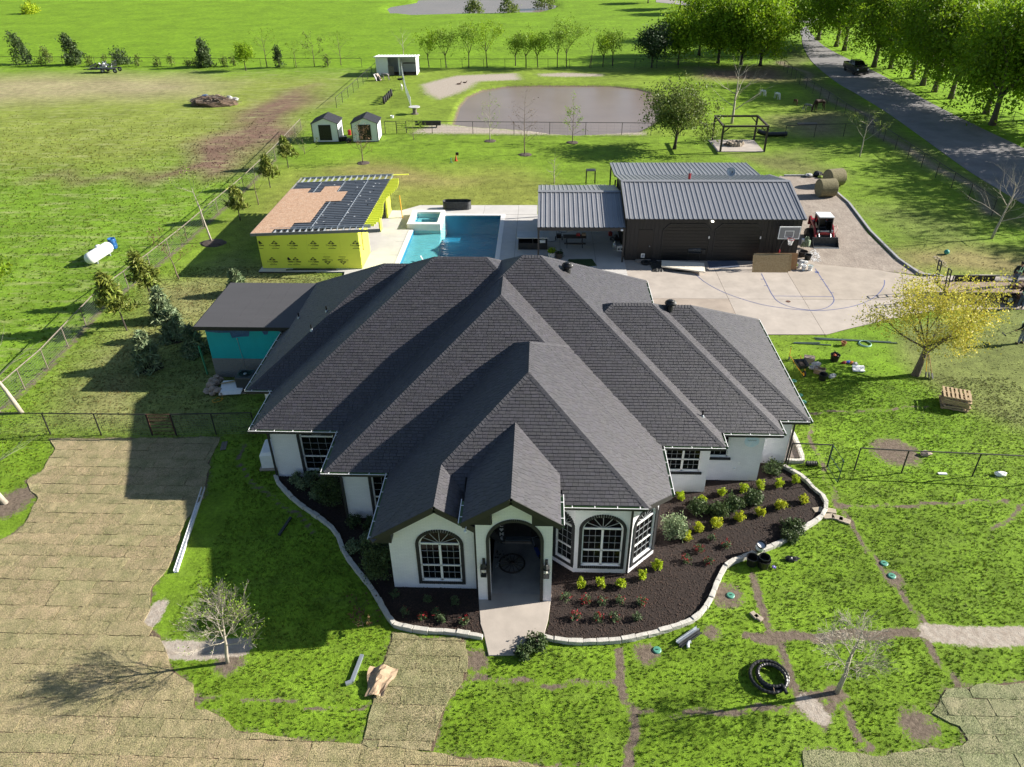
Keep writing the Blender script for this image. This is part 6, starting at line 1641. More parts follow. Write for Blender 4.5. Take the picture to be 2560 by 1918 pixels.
for i,(px,py,h) in enumerate(((1183,30,2.4),(1270,30,3.2),(1362,18,3.6),(80,34,2.6))):
 cone_tree(['round grey bush in the far pond, left one','taller grey bush at the near edge of the far pond','green bush in the right end of the far pond','small yellowish tree alone on the far left pasture'][i],G(px,py),h,h*.8,M['leaf_olive'] if i!=3 else M['leaf_lime'],350+i,'pond_bush' if i<3 else 'young_tree',40,26,.22,.35,0,None,.5)
 # trees inside the plot
big_tree('broad bushy olive-green tree leaning beside the pond',G(1686,373),6.6,3.6,M['leaf_olive'],190,52,.125,trunk=.17,fork=.26,lean=(.08,.02),seed=401,bark=M['bark_dark'],base_z=.24,sp=.42)
bare_tree('tall bare pale tree behind the pergola',G(1829,309),7.2,M['twig'],402,.5,depth=4,kids=3,nmain=9,first=.22,trunk=.15)
bare_tree('small bare sapling between the pergola fence and the road fence',G(2149,392),4.6,M['twig'],403,.5,depth=3,kids=3,leaf=M['leaf_olive'],nleaf=70,lsize=.07)
bare_tree('bare pale tree at the right edge near the road fence',G(2479,597),5.6,M['twig'],404,.7,depth=4,kids=4,nmain=10,first=.28,trunk=.09,lean=(.1,0))
def sapling(label,px,py,h,seed,m,leaf,nl,spread=.25,ls=.06,mulch=True,lean=(0,0),nm=14):
 t=bare_tree(label,G(px,py),h,m,seed,spread,depth=2,kids=3,nmain=nm,first=.22,bl=.24,up=.2,leaf=leaf,nleaf=nl,lsize=ls,name='sapling',lean=lean,trunk=.05)
 if mulch:
  b=MB();b.blob((0,0,0),(.75,.7,.12),12,6,.12);tag(put('mulch_ring',b.mesh('mulch_ring',M['mulch2'])),None,None,None,'structure').location=G(px,py)
 return t
M['mulch2']=mat('mulch_ring',(.10,.075,.06),.95,var=.4,vs=6,bump=1,bs=16)
sapling('thin pale sapling before the pond, the left one of three',1225,353,5.2,411,M['twig'],M['leaf_spring'],50);sapling('reddish bare sapling before the pond, the middle one of three',1312,387,6.4,412,M['twig_brown'],M['leaf_rust'],50,.35)
sapling('feathery green sapling before the pond, the right one of three',1431,357,4.6,413,M['twig_brown'],M['leaf_spring'],420,.3,.08);sapling('small grey twiggy sapling behind the carport',1385,460,3.0,414,M['twig'],None,0,.3,.05,False)
sapling('bare rusty-leaved sapling in front of the right white shed',908,408,4.4,415,M['twig_brown'],M['leaf_rust'],260,.4,.055,nm=18)
def bush(label,loc,r,h,m,seed,n=40,per=26,size=.05,name='shrub',group=None,twigs=True,flowers=None,cat='shrub'):
 rs=np.random.RandomState(seed);t=thing(name,label,cat,loc,0,group);mb=MB()
 for k in range(7):a=k*.9;mb.tube([(0,0,-.02),(r*.5*math.cos(a),r*.5*math.sin(a),h*.6)],[.012+r*.01,.005],4)
 mb.build('stems',M['bark_dark'],t);c=clumps(n,r,r,h*.5,h*.52,rs,.45,.12)
 crown(t,'foliage',m,*leaves(c,per,r*.16,size,rs=rs))
 if flowers:
  c=[q for q in clumps(flowers,r*.95,r*.95,h*.5,h*.6,rs,.9,.1) if q[2]>h*.35];crown(t,'flowers',M['petal'],*leaves(c,4,.03,.035,rs=rs))
 return t
def bare_bush(label,px,py,h,seed,leaf):
 return bare_tree(label,G(px,py),h,M['twig_brown'],seed,.7,depth=3,kids=3,nmain=9,first=.03,bl=.5,leaf=leaf,nleaf=90,lsize=.06,name='bush',trunk=.03)
bare_bush('half-leafed round bush beside the pen gate',1034,350,2.1,421,M['leaf_spring']);bare_bush('grey twiggy bush by the field fence left of the white sheds',762,386,2.1,422,M['leaf_olive'])
def pine(label,px,py,h,seed,lean=(0,0),w_=.9):
 rs=np.random.RandomState(seed);t=thing('pine_sapling',label,'tree',G(px,py),0,'young pines inside the diagonal fence');mb=MB();mb.tube([(0,0,-.05),(lean[0]*h*.5,lean[1]*h,h*.5),(lean[0]*h,lean[1]*h,h*.97)],[.05,.04,.012],6);c=[]
 for k in range(26):
  u=.36+.62*k/25;z=h*u;a=k*2.4;rr=w_*(1.05-u)*1.6*rs.uniform(.6,1.1);p0=Vector((lean[0]*z,lean[1]*z,z));p1=p0+Vector((rr*math.cos(a),rr*math.sin(a),rr*.35));mb.tube([p0,p1],[.014,.006],4)
  for f in(.45,.75,1.0):c.append(tuple(p0.lerp(p1,f)))
 mb.build('trunk',M['bark_dark'],t);crown(t,'needles',M['needle'],*leaves(c,17,.13,.10,elong=2.6,rs=rs));return t
pine('young pine nearest the white sheds along the fence',721,420,3.1,431);pine('young pine second from the sheds along the fence',676,470,3.0,432);pine('young pine left of the yellow pool house roof corner',601,551,2.9,433)
pine('leaning young pine above the junipers',385,760,3.7,434,(-.14,.05),1.0);pine('staked young pine nearest the front of the diagonal fence',318,827,3.8,435,(-.2,.1),1.1)
bare_tree('tall thin staked sapling with a pale trunk near the pool house shadow',G(530,606),5.6,M['twig'],436,.4,depth=2,leaf=M['leaf_spring'],nleaf=70,lsize=.07,lean=(-.10,0),first=.45,name='sapling');b=MB();b.blob((0,0,0),(1.1,.9,.16),12,6,.15);tag(put('mulch_ring',b.mesh('mulch_ring',M['mulch2'])),kind='structure').location=G(533,608)
bare_tree('thin reddish sapling by the fence left of the pool house shadow',G(448,697),3.4,M['twig_brown'],437,.4,depth=3,leaf=M['leaf_rust'],nleaf=120,lsize=.05,lean=(-.12,0),name='sapling');bare_tree('thin bare sapling between two young pines',G(646,512),3.4,M['twig_brown'],438,.3,depth=2,name='sapling')
bare_tree('bare tree leaning out at the left picture edge by the gate fence',G(55,1033),5.0,M['twig'],439,.6,depth=3,lean=(-.26,.05),first=.45,trunk=.11)
bare_tree('bare trunk leaning out at the lower left edge beside the sod',G(14,1258),5.0,M['twig'],440,.6,depth=3,lean=(-.3,.05),first=.4,trunk=.12)
big_tree('round green tree cut by the left picture edge beside the field fence',G(-50,775),4.4,2.1,M['leaf_oak'],110,40,.12,seed=441,base_z=.2,sp=.3)
def juniper(label,px,py,h,w_,seed,mulch=True):
 t=cone_tree(label,G(px,py),h,w_,M['leaf_grey'],seed,'juniper',120,24,.075,.8,0,'junipers left of the house',.12,3.0,.02)
 if mulch:b=MB();b.blob((0,0,0),(w_*.95,w_*.9,.08),12,6,.12);tag(put('mulch_ring',b.mesh('mulch_ring',M['mulch'])),kind='structure').location=G(px,py)
juniper('grey-green juniper farthest up of the clustered pair',412,800,2.2,.8,451,False);juniper('grey-green juniper just below its clustered twin',440,845,1.95,.85,452);juniper('dark juniper in shade against the teal addition',489,882,1.7,.75,453);juniper('lone juniper in the lawn left of the clustered pair',375,919,2.25,.85,454);juniper('small juniper just behind the flat-roofed addition',597,735,1.7,.75,455,False)
# front trees
TW[0]=.0048
bare_tree('bare many-twigged tree on the left front lawn beside the sod',G(568,1657),3.3,M['twig'],461,.6,depth=4,kids=4,nmain=17,first=.34,trunk=.06,bl=.30,up=.5,leaf=M['leaf_spring'],nleaf=260,lsize=.035,lean=(.12,.02),rmul=.8)
bare_tree('bare grey tree on the right front lawn beside the hose coil',G(2092,1731),3.9,M['twig'],462,.8,depth=4,kids=4,nmain=16,first=.34,trunk=.075,bl=.20,up=.1,lean=(.02,.0),rmul=.6)
TW[0]=.0
RR=random.Random(5);rs5=np.random.RandomState(5)
t=thing('yellow_tree','tree with yellow spring leaves beside the driveway and pallets','tree',G(2288,938));mb=MB();tips=[]
mb.tube([(0,0,-.1),(.05,0,.7),(.15,.05,1.6),(.25,.1,2.3)],[.24,.18,.15,.13],9)
for k in range(9):
 a=2*PI*k/9+RR.random()*.5;limb(mb,Vector((.1+.03*k,.05,1.2+.12*k)),Vector((math.cos(a)*1.0+.15,math.sin(a)*.9,RR.uniform(.45,1.1))),2.1,.075,2,tips,.55,.3,3,4,5,.5,RR)
mb.build('trunk',M['bark'],t);c=[tuple(p) for p,_ in tips]+[(x+.55,y+.1,z) for x,y,z in clumps(150,2.9,2.6,2.25,3.9,rs5,.5,.22)]
c=[q for q in c if q[2]>1.1];crown(t,'crown',M['leaf_yellow'],*leaves(c,42,.27,.062,rs=rs5))
# shrubs in the beds
gy_='golden shrubs in the right mulch bed'
lime=[ZF(98,1597),ZF(232,1617),ZF(350,1567),ZF(483,1545),ZF(585,1528),ZF(700,1515),ZF(805,1495)]+[ZH(2070,1035),ZH(1978,1095),ZH(1842,1150),ZH(1722,1148),ZH(1603,1145)]
gold=[ZI(852,40),ZI(718,70),ZI(588,115),ZI(457,145),ZI(325,180),ZI(208,215),ZI(138,265)]
ll=['lime shrub at the wall under the double window, first of the back row','lime shrub among the dark leafy shrubs, second in the back row','lime shrub before the white wall, third in the back row','lime shrub in the back row, fourth from the bay','lime shrub in the back row, fifth from the bay','lime shrub in the back row, second from its right end','lime shrub at the right end of the back row','lime shrub right of the bay corner, farthest back of the front row','lime shrub by the bay corner, fourth in the front row','lime shrub before the bay window, third from the porch','lime shrub before the bay window, second from the porch','lime shrub nearest the porch in the front row']
gl2=['golden shrub at the far right of the bed near the stepping stones','large golden shrub, second from the right end of the golden row','golden shrub third from the right end of the golden row','golden shrub in the middle of the golden row','tall golden shrub, third from the left of the golden row','golden shrub second from the left of the golden row','golden shrub at the left end of the golden row']
for i,p in enumerate(lime):bush(ll[i],G(*p),.19+.03*R.random(),.42+.08*R.random(),M['leaf_lime'],500+i,30,26,.034,group=gy_)
for i,p in enumerate(gold):bush(gl2[i],G(*p),.22+.06*(i in(1,4)),.48,M['leaf_gold'],520+i,34,28,.034,group=gy_)
dk_=[(ZI(205,95),.42,'dark leafy shrub left of the lime one behind the golden row'),(ZI(325,105),.48,'dark leafy shrub, middle of the group behind the golden row'),(ZI(422,70),.45,'dark leafy shrub right of the middle one behind the golden row'),(ZI(542,35),.45,'dark leafy shrub at the right of the group behind the golden row'),(ZF(662,1425),.5,'dark leafy shrub at the right house corner by the fence'),(ZI(785,205),.50,'round dark green shrub by the right stone edging'),(ZI(765,265),.36,'low dark green plant spilling over the right stone edging')]
for i,(p,r,lb) in enumerate(dk_):bush(lb,G(*p),r,.62 if i<5 else.4,M['leaf_shrub'],540+i,44,26,.055)
bush('large feathery grey-green bush at the bay corner of the bed',G(*ZI(55,235)),.55,1.05,M['leaf_spring' if 0 else 'leaf_grey'],550,80,34,.05)
rose=[(ZH(1510,1230),4),(ZH(1630,1245),22),(ZH(1733,1252),3),(ZH(1840,1245),8),(ZH(1972,1255),16),(ZH(1565,1345),26),(ZH(1705,1352),16),(ZH(1806,1347),3),(ZH(1945,1347),0),(ZI(215,335),30),(ZI(378,305),10),(ZI(290,268),4),(ZI(138,398),14),(ZI(272,410),9),(ZH(630,1345),14),(ZH(745,1365),4),(ZH(885,1372),10),(ZH(712,1320),6),(ZH(515,1320),6),(ZH(660,1240),0),(ZH(825,1255),0),(ZH(460,1205),2)]
rl_=['small rose nearest the porch, upper row','red-flowered rose, second in the upper row from the porch','green rose, third in the upper row from the porch','rose with a red tip, fourth in the upper row','rose with red blooms on its right, last in the upper row','fullest red rose, first in the lower row from the walkway','red rose, second in the lower row','nearly flowerless rose, third in the lower row','flowerless green rose at the right of the lower row','rose with the largest red bloom cluster near the golden row','rose with scattered red blooms left of the black pots','tiny sparse rose above the others near the golden row','tiny rose with one red bloom, lowest near the golden row','rose with red and pale leaves left of the black pots, lower one','red-flowered rose in the left bed, second from the walkway','pale rose in the left bed, between two red ones','rose nearest the walkway in the left bed','shaded rose behind the pale one in the left bed','shaded red-tinged rose at the left of the left bed row','green rose in shade under the gable window, left one','green rose in shade under the gable window, right one','shaded rose at the gable wall corner']
for i,(p,n_) in enumerate(rose):bush(rl_[i],G(*p),.18+.04*R.random(),.34,M['leaf_rose'],560+i,20,14,.032,'rose_bush','small roses in the mulch beds',flowers=n_)
def topiary(label,p,r,h,seed):
 t=bush(label,p,r,h,M['leaf_shrub'],seed,150,40,.045,'evergreen_shrub');return t
topiary('tall oval clipped evergreen between the two left arched windows',G(*ZH(75,655)),.62,2.0,590);topiary('tall oval clipped evergreen at the front gable corner',G(*ZH(375,1110)),.62,2.2,591)
zz=zf(600,1040,5.5225)
for i,(x,y,r,lb) in enumerate(((790,915,.3,'grey-green shrub beneath the leftmost arched window, left one'),(1000,890,.35,'grey-green shrub beneath the leftmost arched window, right one'),(885,1010,.36,'pale grey shrub in the far left bed, nearest the edging'),(1065,1125,.32,'small shrub beside the first clipped evergreen'),(1580,1520,.33,'shrub at the corner below the second arched window'),(1800,1540,.34,'shrub in the corner left of the gable wall'),(1890,1330,.4,'leafy shrub against the wall right of the second arched window'))):bush(lb,G(*zz(x,y)),r,.55,M['leaf_grey'] if i<4 else M['leaf_shrub'],600+i,36,24,.045)
for i,(x,y,r,lb) in enumerate(((220,905,.38,'grey-leaved shrub midway along the left bed edging'),(300,850,.3,'small dark shrub beside the gable evergreen'),(1330,1500,.42,'dark weedy plant hanging over the walkway end'),(1250,1560,.30,'smaller weedy plant in front of the walkway plant'))):bush(lb,G(*ZH(x,y+15)),r,.45,M['leaf_grey'] if i<2 else M['leaf_shrub'],620+i,40,26,.05)
cact=thing('prickly_pear','pale green prickly pear cactus at the garage corner','cactus',G(*ZN(1625,700)))
for k in range(14):
 q=MB();q.T=Matrix.Translation((R.uniform(-.35,.35),R.uniform(-.2,.2),R.uniform(.25,.85)))@Matrix.Rotation(R.uniform(0,3),4,'Z')@Matrix.Rotation(R.uniform(-.5,.5),4,'X');q.blob((0,0,0),(.15,.035,.2),8,6,.05);q.build('pad',mat('cactus',(.30,.38,.25),.7,var=.15) if k==0 else bpy.data.materials['cactus'],cact,smooth=True)
 # grass tufts on the near lawns (nobody could count them)
def tufts(name,label,n,box,hmin,hmax,dens_poly=None,wide=.014,seed=3,fade=999,bare=.25):
 rs=np.random.RandomState(seed);X=rs.uniform(box[0],box[1],n);Y=rs.uniform(box[2],box[3],n)
 if dens_poly is not None:k=inpoly(X,Y,dens_poly);X,Y=X[k],Y[k]
 c,dd,ss=ground_cols(X,Y);ok=(rs.rand(len(X))<np.clip((fade-Y)/30,0,1))&(dd<bare+rs.uniform(0,.3,len(X)))&(ss<.2)
 for q in(MULCH_L,MULCH_R,WALK,DRIVE,PATIO,GRAVEL,HOUSE_OUT,POND):ok&=~inpoly(X,Y,q)
 X,Y,c=X[ok],Y[ok],c[ok]
 lump=.5+.5*np.sin(X*1.9+2*np.sin(Y*1.3))*np.sin(Y*2.3+np.sin(X*1.1));k=len(X);nb=6
 hgt=(hmin+(hmax-hmin)*(.25+.75*lump)*rs.uniform(.5,1.1,k));vis=[]
 Xr,Yr,H_=np.repeat(X,nb),np.repeat(Y,nb),np.repeat(hgt,nb)*rs.uniform(.6,1.15,k*nb);m=k*nb
 a=rs.uniform(0,2*PI,m);off=rs.uniform(0,.06,m);bx,by=Xr+off*np.cos(a),Yr+off*np.sin(a);ln=rs.uniform(.25,.9,m)*H_;a2=rs.uniform(0,2*PI,m);w_=wide*rs.uniform(.7,1.5,m)
 b0=np.stack([bx-w_*np.sin(a),by+w_*np.cos(a),np.zeros(m)-.005],1);b1=np.stack([bx+w_*np.sin(a),by-w_*np.cos(a),np.zeros(m)-.005],1);tp=np.stack([bx+ln*np.cos(a2),by+ln*np.sin(a2),H_],1)
 V=np.stack([b0,b1,tp],1).reshape(-1,3);F=np.arange(m*3).reshape(-1,3)
 t=np.repeat(rs.uniform(.68,1.25,k),nb*3);yl=np.repeat(rs.uniform(.8,1.35,k),nb*3);cc=np.repeat(c,nb*3,0)
 t=t*.82;A=np.stack([cc[:,0]*t*yl,cc[:,1]*t,cc[:,2]*t,np.ones(len(t))],1)
 return tag(put(name,np_mesh(name,V,F,M['blade'],{'tone':A})),label,'grass',None,'stuff')
M['blade']=mat('grass_blade',(1,1,1),.6,attr='tone',trans=.25,spec=.2)
bt_=M['blade'].node_tree;up_n=bt_.nodes.new('ShaderNodeCombineXYZ');up_n.inputs[2].default_value=1;ge_=bt_.nodes.new('ShaderNodeNewGeometry');ad_=bt_.nodes.new('ShaderNodeVectorMath');bt_.links.new(ge_.outputs['Normal'],ad_.inputs[0]);bt_.links.new(up_n.outputs[0],ad_.inputs[1]);nm_=bt_.nodes.new('ShaderNodeVectorMath');nm_.operation='NORMALIZE';bt_.links.new(ad_.outputs[0],nm_.inputs[0]);bt_.links.new(nm_.outputs[0],bt_.nodes['Principled BSDF'].inputs['Normal'])
tufts('lawn_grass','lush green grass tufts on the front lawns round the house',66000,(-14,27,12.5,37),.025,.085,wide=.013,seed=3)
def straw(name,label,n,poly,seed,tint):
 rs=np.random.RandomState(seed);X,Y=scatter_in(poly,n);k_=(np.abs(X)<24)&(Y>11.5);X,Y=X[k_],Y[k_];m=len(X);a=rs.uniform(0,2*PI,m);ln=rs.uniform(.02,.07,m);w_=rs.uniform(.006,.011,m);h=rs.uniform(.01,.05,m)
 V=np.stack([np.stack([X-w_*np.sin(a),Y+w_*np.cos(a),np.full(m,.03)],1),np.stack([X+w_*np.sin(a),Y-w_*np.cos(a),np.full(m,.03)],1),np.stack([X+ln*np.cos(a),Y+ln*np.sin(a),.036+h],1)],1).reshape(-1,3)
 g=rs.rand(m)[:,None];cc=np.array([.36,.30,.17])*g+np.array([.16,.19,.07])*(1-g);cc=np.repeat(cc*rs.uniform(.75,1.4,m)[:,None]*np.array(tint),3,0)
 return tag(put(name,np_mesh(name,V,np.arange(m*3).reshape(-1,3),M['blade'],{'tone':np.concatenate([cc,np.ones((m*3,1))],1)})),label,'grass',None,'stuff')
straw('sod_straw','dry straw blades over the newly laid sod on the left',60000,SOD_A,21,(1,1,1));straw('sod_straw','dry straw blades over the sod strip left of the walkway',8000,SOD_B,22,(1,1,1));straw('sod_straw','greenish blades over the sod at the lower right corner',9000,SOD_C,23,(.75,.95,.8))
tufts('side_grass','short patchy grass in the side yard left of the house',16000,(-30,-9,26,52),.03,.08,wide=.022,seed=4)
tufts('field_grass','rank grass in the open field beyond the diagonal fence',20000,(-75,-20,30,105),.05,.18,wide=.03,seed=5,fade=106,dens_poly=[(-400,140)]+LFENCE[::-1]+[(-400,12)])
tufts('yard_grass','cropped grass in the back yard round the pool and garage',20000,(-26,42,36,90),.02,.06,wide=.022,seed=6,fade=92)
# OBJECTS
def simple(name,label,cat,m,fn,loc=(0,0,0),rz=0,bevel=0,smooth=False,group=None):
 b=MB();fn(b);o=b.build(name,m,None,smooth,bevel);o.location=loc;o.rotation_euler=(0,0,rz);return tag(o,label,cat,group)
def aim(p,q):d=Vector(q)-Vector(p);return math.atan2(d.y,d.x)
# left side
p,q=G(*ZD(575,150)),G(*ZD(665,92));c=(p+q)/2
t=thing('propane_tank','white horizontal propane tank lying in the field grass','tank',c,aim(p,q))
b=MB();L_=1.15;prof=[(-L_-.3,.02),(-L_-.27,.22),(-L_-.15,.38),(-L_,.46),(L_,.46),(L_+.15,.38),(L_+.27,.22),(L_+.3,.02)]
b.T=Matrix.Translation((0,0,.56));b.tube([(x,0,0) for x,r in prof],[r for x,r in prof],20);b.build('vessel',M['white_plastic'],t,smooth=True)
b=MB();b.lathe([(.2,0),(.2,.12),(.16,.18),(.02,.2)],14,(.1,0,.98));b.build('valve_dome',M['white_plastic'],t,smooth=True)
for x in(-.8,.8):b=MB();b.box(x-.06,x+.06,-.32,.32,0,.2);b.build('foot',M['galv'],t)
t=thing('barrel','blue plastic barrel standing beside the propane tank','barrel',G(*ZD(700,52)),.3)
b=MB();b.lathe([(.26,0),(.30,.06),(.31,.3),(.30,.6),(.31,.82),(.29,.86),(.26,.86),(.26,.5),(.02,.48)],16);b.build('drum',M['blue_plastic'],t,smooth=True)
b=MB();b.torus(.31,.02,18,6,(0,0,.3));b.torus(.31,.02,18,6,(0,0,.6));b.build('hoop',M['blue_plastic'],t)
def ac(label,loc,w_,h,m):
 t=thing('air_conditioner',label,'air conditioner',loc);b=MB();b.box(-w_,w_,-w_,w_,.06,h);b.build('cabinet',m,t,bevel=.03)
 for s in range(10):z=.12+s*(h-.2)/10;b=MB();b.box(-w_*1.01,w_*1.01,-w_*1.01,w_*1.01,z,z+.02);b.build('louvre',M['steel_dark'],t)
 b=MB();b.torus(w_*.75,.02,20,6,(0,0,h+.01));b.torus(w_*.45,.012,20,5,(0,0,h+.02));b.lathe([(w_*.7,h-.02),(w_*.7,h+.004)],20);b.build('fan_guard',M['plastic_black'],t)
 b=MB();b.lathe([(.1,h+.01),(.08,h+.05),(.01,h+.06)],10);b.build('fan_hub',M['galv'],t);b=MB();b.box(-w_-.1,w_+.1,-w_-.1,w_+.1,0,.06);b.build('pad',M['concrete_dark'],t);return t
M['ac_grey']=mat('ac_grey',(.10,.105,.11),.5,.2)
ac('dark grey air conditioner with a round fan grille by the shaded house wall',G(*ZD(1515,930))+Vector((0,.3,0)),.46,1.0,M['ac_grey'])
t=thing('generator','pale standby generator box half under the left eave','generator',(-13.15,28.35,0),.1);b=MB();b.box(-.4,.4,-.65,.65,.1,.85);b.add([(-.4,-.65,.85),(.4,-.65,.85),(.4,.65,.85),(-.4,.65,.85),(-.3,-.55,.98),(.3,-.55,.98),(.3,.55,.98),(-.3,.55,.98)],[(0,1,5,4),(1,2,6,5),(2,3,7,6),(3,0,4,7),(4,5,6,7)]);b.build('housing',M['white_plastic'],t,bevel=.02);b=MB();b.box(-.5,.5,-.75,.75,0,.1);b.build('pad',M['concrete_dark'],t)
rp=G(*ZD(1320,915));
for k in range(22):
 x,y=ZD(1290+R.uniform(-15,85),850+R.uniform(0,110));z=.12+(.2 if k>14 else 0)
 simple('stone','rough brown stone in the heap beside the teal addition','stone',M['stone'],lambda b:b.blob((0,0,0),(R.uniform(.18,.28),R.uniform(.14,.22),R.uniform(.1,.16)),7,5,.25),G(x,y,0)+Vector((0,0,z)),R.uniform(0,3),group='stones heaped beside the teal addition')
t=thing('panel_stack','stack of pale panels leaning on the stone heap by the air conditioner','panels',G(*ZD(1420,945)),.12)
for k in range(4):b=MB();b.T=Matrix.Translation((.03*k,.05*k,.2+.045*k))@Matrix.Rotation(.22,4,'X');b.box(-.6,.6,-.3,.55,0,.035);b.build('panel',M['white_plastic'],t)
simple('wood_strip','yellowish wood strip lying on the pale panel stack','wood strip',M['wood'],lambda b:b.bar((-.5,0,.52),(.45,.35,.55),.12,.03),G(*ZD(1420,930)))
simple('extension_cord','yellow extension cord looped on the grass by the stones','cord',M['yellow'],lambda b:b.tube([(.25*math.cos(a*.5)*(1+.3*math.sin(a)),.22*math.sin(a*.5)+.05*math.sin(2*a),.03) for a in range(26)]+[(.1,.5,.05),(.05,.9,.3)],.012,5),G(*ZD(1335,985)))
simple('green_board','bright green board leaning upright at the corner of the block wall','board',mat('green_board',(.08,.42,.2),.6),lambda b:b.bar((0,0,0),(-.25,.3,1.75),.14,.04),G(*ZD(1275,825)))
simple('weathered_plank','short grey plank on the shaded grass near the leftmost window','plank',M['wood_grey'],lambda b:(b.bar((0,0,.03),(.14,-.68,.03),.13,.03),b.bar((.14,.03,.03),(.28,-.65,.03),.13,.03)),G(*ZD(1372,1242)))
p,q=G(*ZD(1250,1528)),G(*ZG(1080,465))
def chan(b):
 a=Vector((0,0,.02));c=q-p+Vector((0,0,.02));d=c.normalized();s=Vector((d.y,-d.x,0))*.075
 b.bar(a,c,.15,.012);b.bar(a+s+Vector((0,0,.06)),c+s+Vector((0,0,.06)),.012,.13);b.bar(a-s+Vector((0,0,.06)),c-s+Vector((0,0,.06)),.012,.13)
simple('gutter_length','long white gutter length lying along the sod edge','gutter',M['white_plastic'],chan,p)
p2_,q2_=G(*ZG(1785,130)),G(*ZG(1718,232));simple('downspout_piece','dark downspout piece on the shaded front grass','downspout',M['steel_dark'],lambda b:(b.bar((0,0,.05),q2_-p2_+Vector((0,0,.05)),.11,.08),b.bar(q2_-p2_+Vector((0,0,.05)),q2_-p2_+Vector((-.02,-.06,.05)),.12,.09)),p2_)
p3_,q3_=G(*ZP(1708,1105)),G(*ZP(1625,1320));simple('downspout_elbow','grey-white downspout with a bent end on the sunlit left lawn','downspout',M['galv'],lambda b:(b.bar((0,0,.06),q3_-p3_+Vector((0,0,.06)),.13,.09),b.bar(q3_-p3_+Vector((.01,0,.06)),q3_-p3_+Vector((-.2,-.1,.05)),.13,.09)),p3_)
t=thing('kraft_paper','crumpled sheet of tan kraft paper on the sod edge','paper',G(*ZP(1850,1330)))
b=MB();n=11;A=[[None]*n for _ in range(n)];vs=[]
for i in range(n):
 for j in range(n):
  x,y=(i/10-.5)*.85,(j/10-.5)*1.15;h=.28*math.exp(-((x+.02)**2/.03+(y-.15)**2/.18))+.10*abs(math.sin(5*x+2.2*y))+.07*abs(math.sin(7*y-3*x))+R.uniform(0,.05);vs.append((x*(1+.25*math.sin(4*y))+.12*y,y,.02+h))
b.add(vs,[(i*n+j,(i+1)*n+j,(i+1)*n+j+1,i*n+j+1) for i in range(n-1) for j in range(n-1)]);b.build('sheet',M['paper'],t)
for i,(x,y,lb) in enumerate(((1715,870,'dried brown plant clump on the lawn edge by the bed'),(1690,740,'dark dead branch clump in the shade by the bed'))):
 bare_tree(lb,G(*ZP(x,y)),.45,M['twig_brown'] if i==0 else M['bark_dark'],700+i,.9,depth=3,kids=3,nmain=8,first=0,bl=.9,leaf=M['leaf_rust'],nleaf=50 if i==0 else 10,lsize=.05,name='dead_plant',trunk=.015)
 # front right lawn
t=thing('drain_hose','coil of black corrugated drain hose on the right front lawn','hose',G(*ZI(650,1115)))
b=MB();pts=[]
for k in range(150):
 u=k/149;a=u*2*PI*2.75+.6;rr=.62-.12*math.sin(u*9)-.10*u;pts.append((rr*math.cos(a)+.05*math.sin(a*.37),rr*math.sin(a)*.98,.07+.10*u*1.4+.02*math.sin(a)))
e=pts[-1];pts+=[(e[0]+(.35-e[0])*k/8,e[1]+(-.72-e[1])*k/8,e[2]+.02) for k in range(1,9)]
rs_=[.068 if i%2 else.058 for i in range(len(pts))]
b.tube(pts,rs_,9);b.build('hose',M['plastic_black'],t)
b=MB();b.torus(.1,.008,12,5,(-.05,-.55,.14),'X');b.build('tie',M['wood'],t)
t=thing('gutter_stack','two grey gutter channels stacked at the front of the right edging','gutters',G(*ZI(150,865)),aim(G(*ZI(85,900)),G(*ZI(215,810))))
for k in range(2):
 y=-.1+.16*k;b=MB();b.box(-.55,.55,y-.06,y+.06,.02+.05*k,.03+.05*k);b.box(-.55,.55,y-.065,y-.055,.02+.05*k,.13+.05*k);b.box(-.55,.55,y+.055,y+.065,.02+.05*k,.13+.05*k);b.build('channel',M['steel_dark'] if k==0 else M['galv'],t)
simple('white_elbow','small white pipe elbow beside the grey gutter channels','pipe elbow',M['white_plastic'],lambda b:b.tube([(0,-.1,.05),(0,.02,.07),(.05,.1,.1),(.13,.12,.12)],.055,10),G(*ZI(145,915)))
def pot(label,loc,r,h,m,tilt=0,rz=0,group=None,soil=True,name='nursery_pot'):
 t=thing(name,label,'pot',loc,rz,group);t.rotation_euler=(tilt,0,rz);b=MB();b.lathe([(r*.8,0),(r,h*.95),(r*1.06,h*.95),(r*1.06,h),(r*.96,h),(r*.80,h*.35),(.01,h*.34)],18);b.build('wall',m,t,smooth=False)
 return t
pg='empty nursery pots beside the right edging'
pot('black nursery pot left of the nested pair by the edging',G(*ZI(535,412)),.24,.42,M['plastic_black'],0,0,pg);pt=pot('black nursery pot holding another pot by the edging',G(*ZI(605,425)),.27,.42,M['plastic_black'],0,0,pg)
pot('smaller black pot nested in the right-hand pot by the edging',G(*ZI(605,425))+Vector((.01,.02,.18)),.22,.36,M['plastic_black'],0,0,pg)
t=pot('black pot with a white wrapper tilted on the stone edging',G(*ZI(575,345))+Vector((0,0,.2)),.19,.46,M['plastic_black'],.25,.3,pg);b=MB();b.lathe([(.178,.15),(.195,.36)],18);b.build('wrapper',M['white_plastic'],t)
t=thing('plastic_bag','crumpled black plastic bag on the lawn by the edging','bag',G(*ZI(782,385)));b=MB();b.blob((0,0,.07),(.3,.14,.09),12,8,.3);b.build('film',M['plastic_black'],t)
t=thing('pansy','tiny blue and white flower by the black pots','flower',G(*ZI(672,438)));b=MB();[b.blob((.05*math.cos(a),.05*math.sin(a),.09),(.045,.045,.03),6,4) for a in(0,1.3,2.6,3.9,5.1)];b.build('petals',mat('violet',(.18,.12,.55),.6),t);b=MB();b.blob((0,0,.1),(.03,.03,.03),6,4);b.build('eye',M['white_plastic'],t)
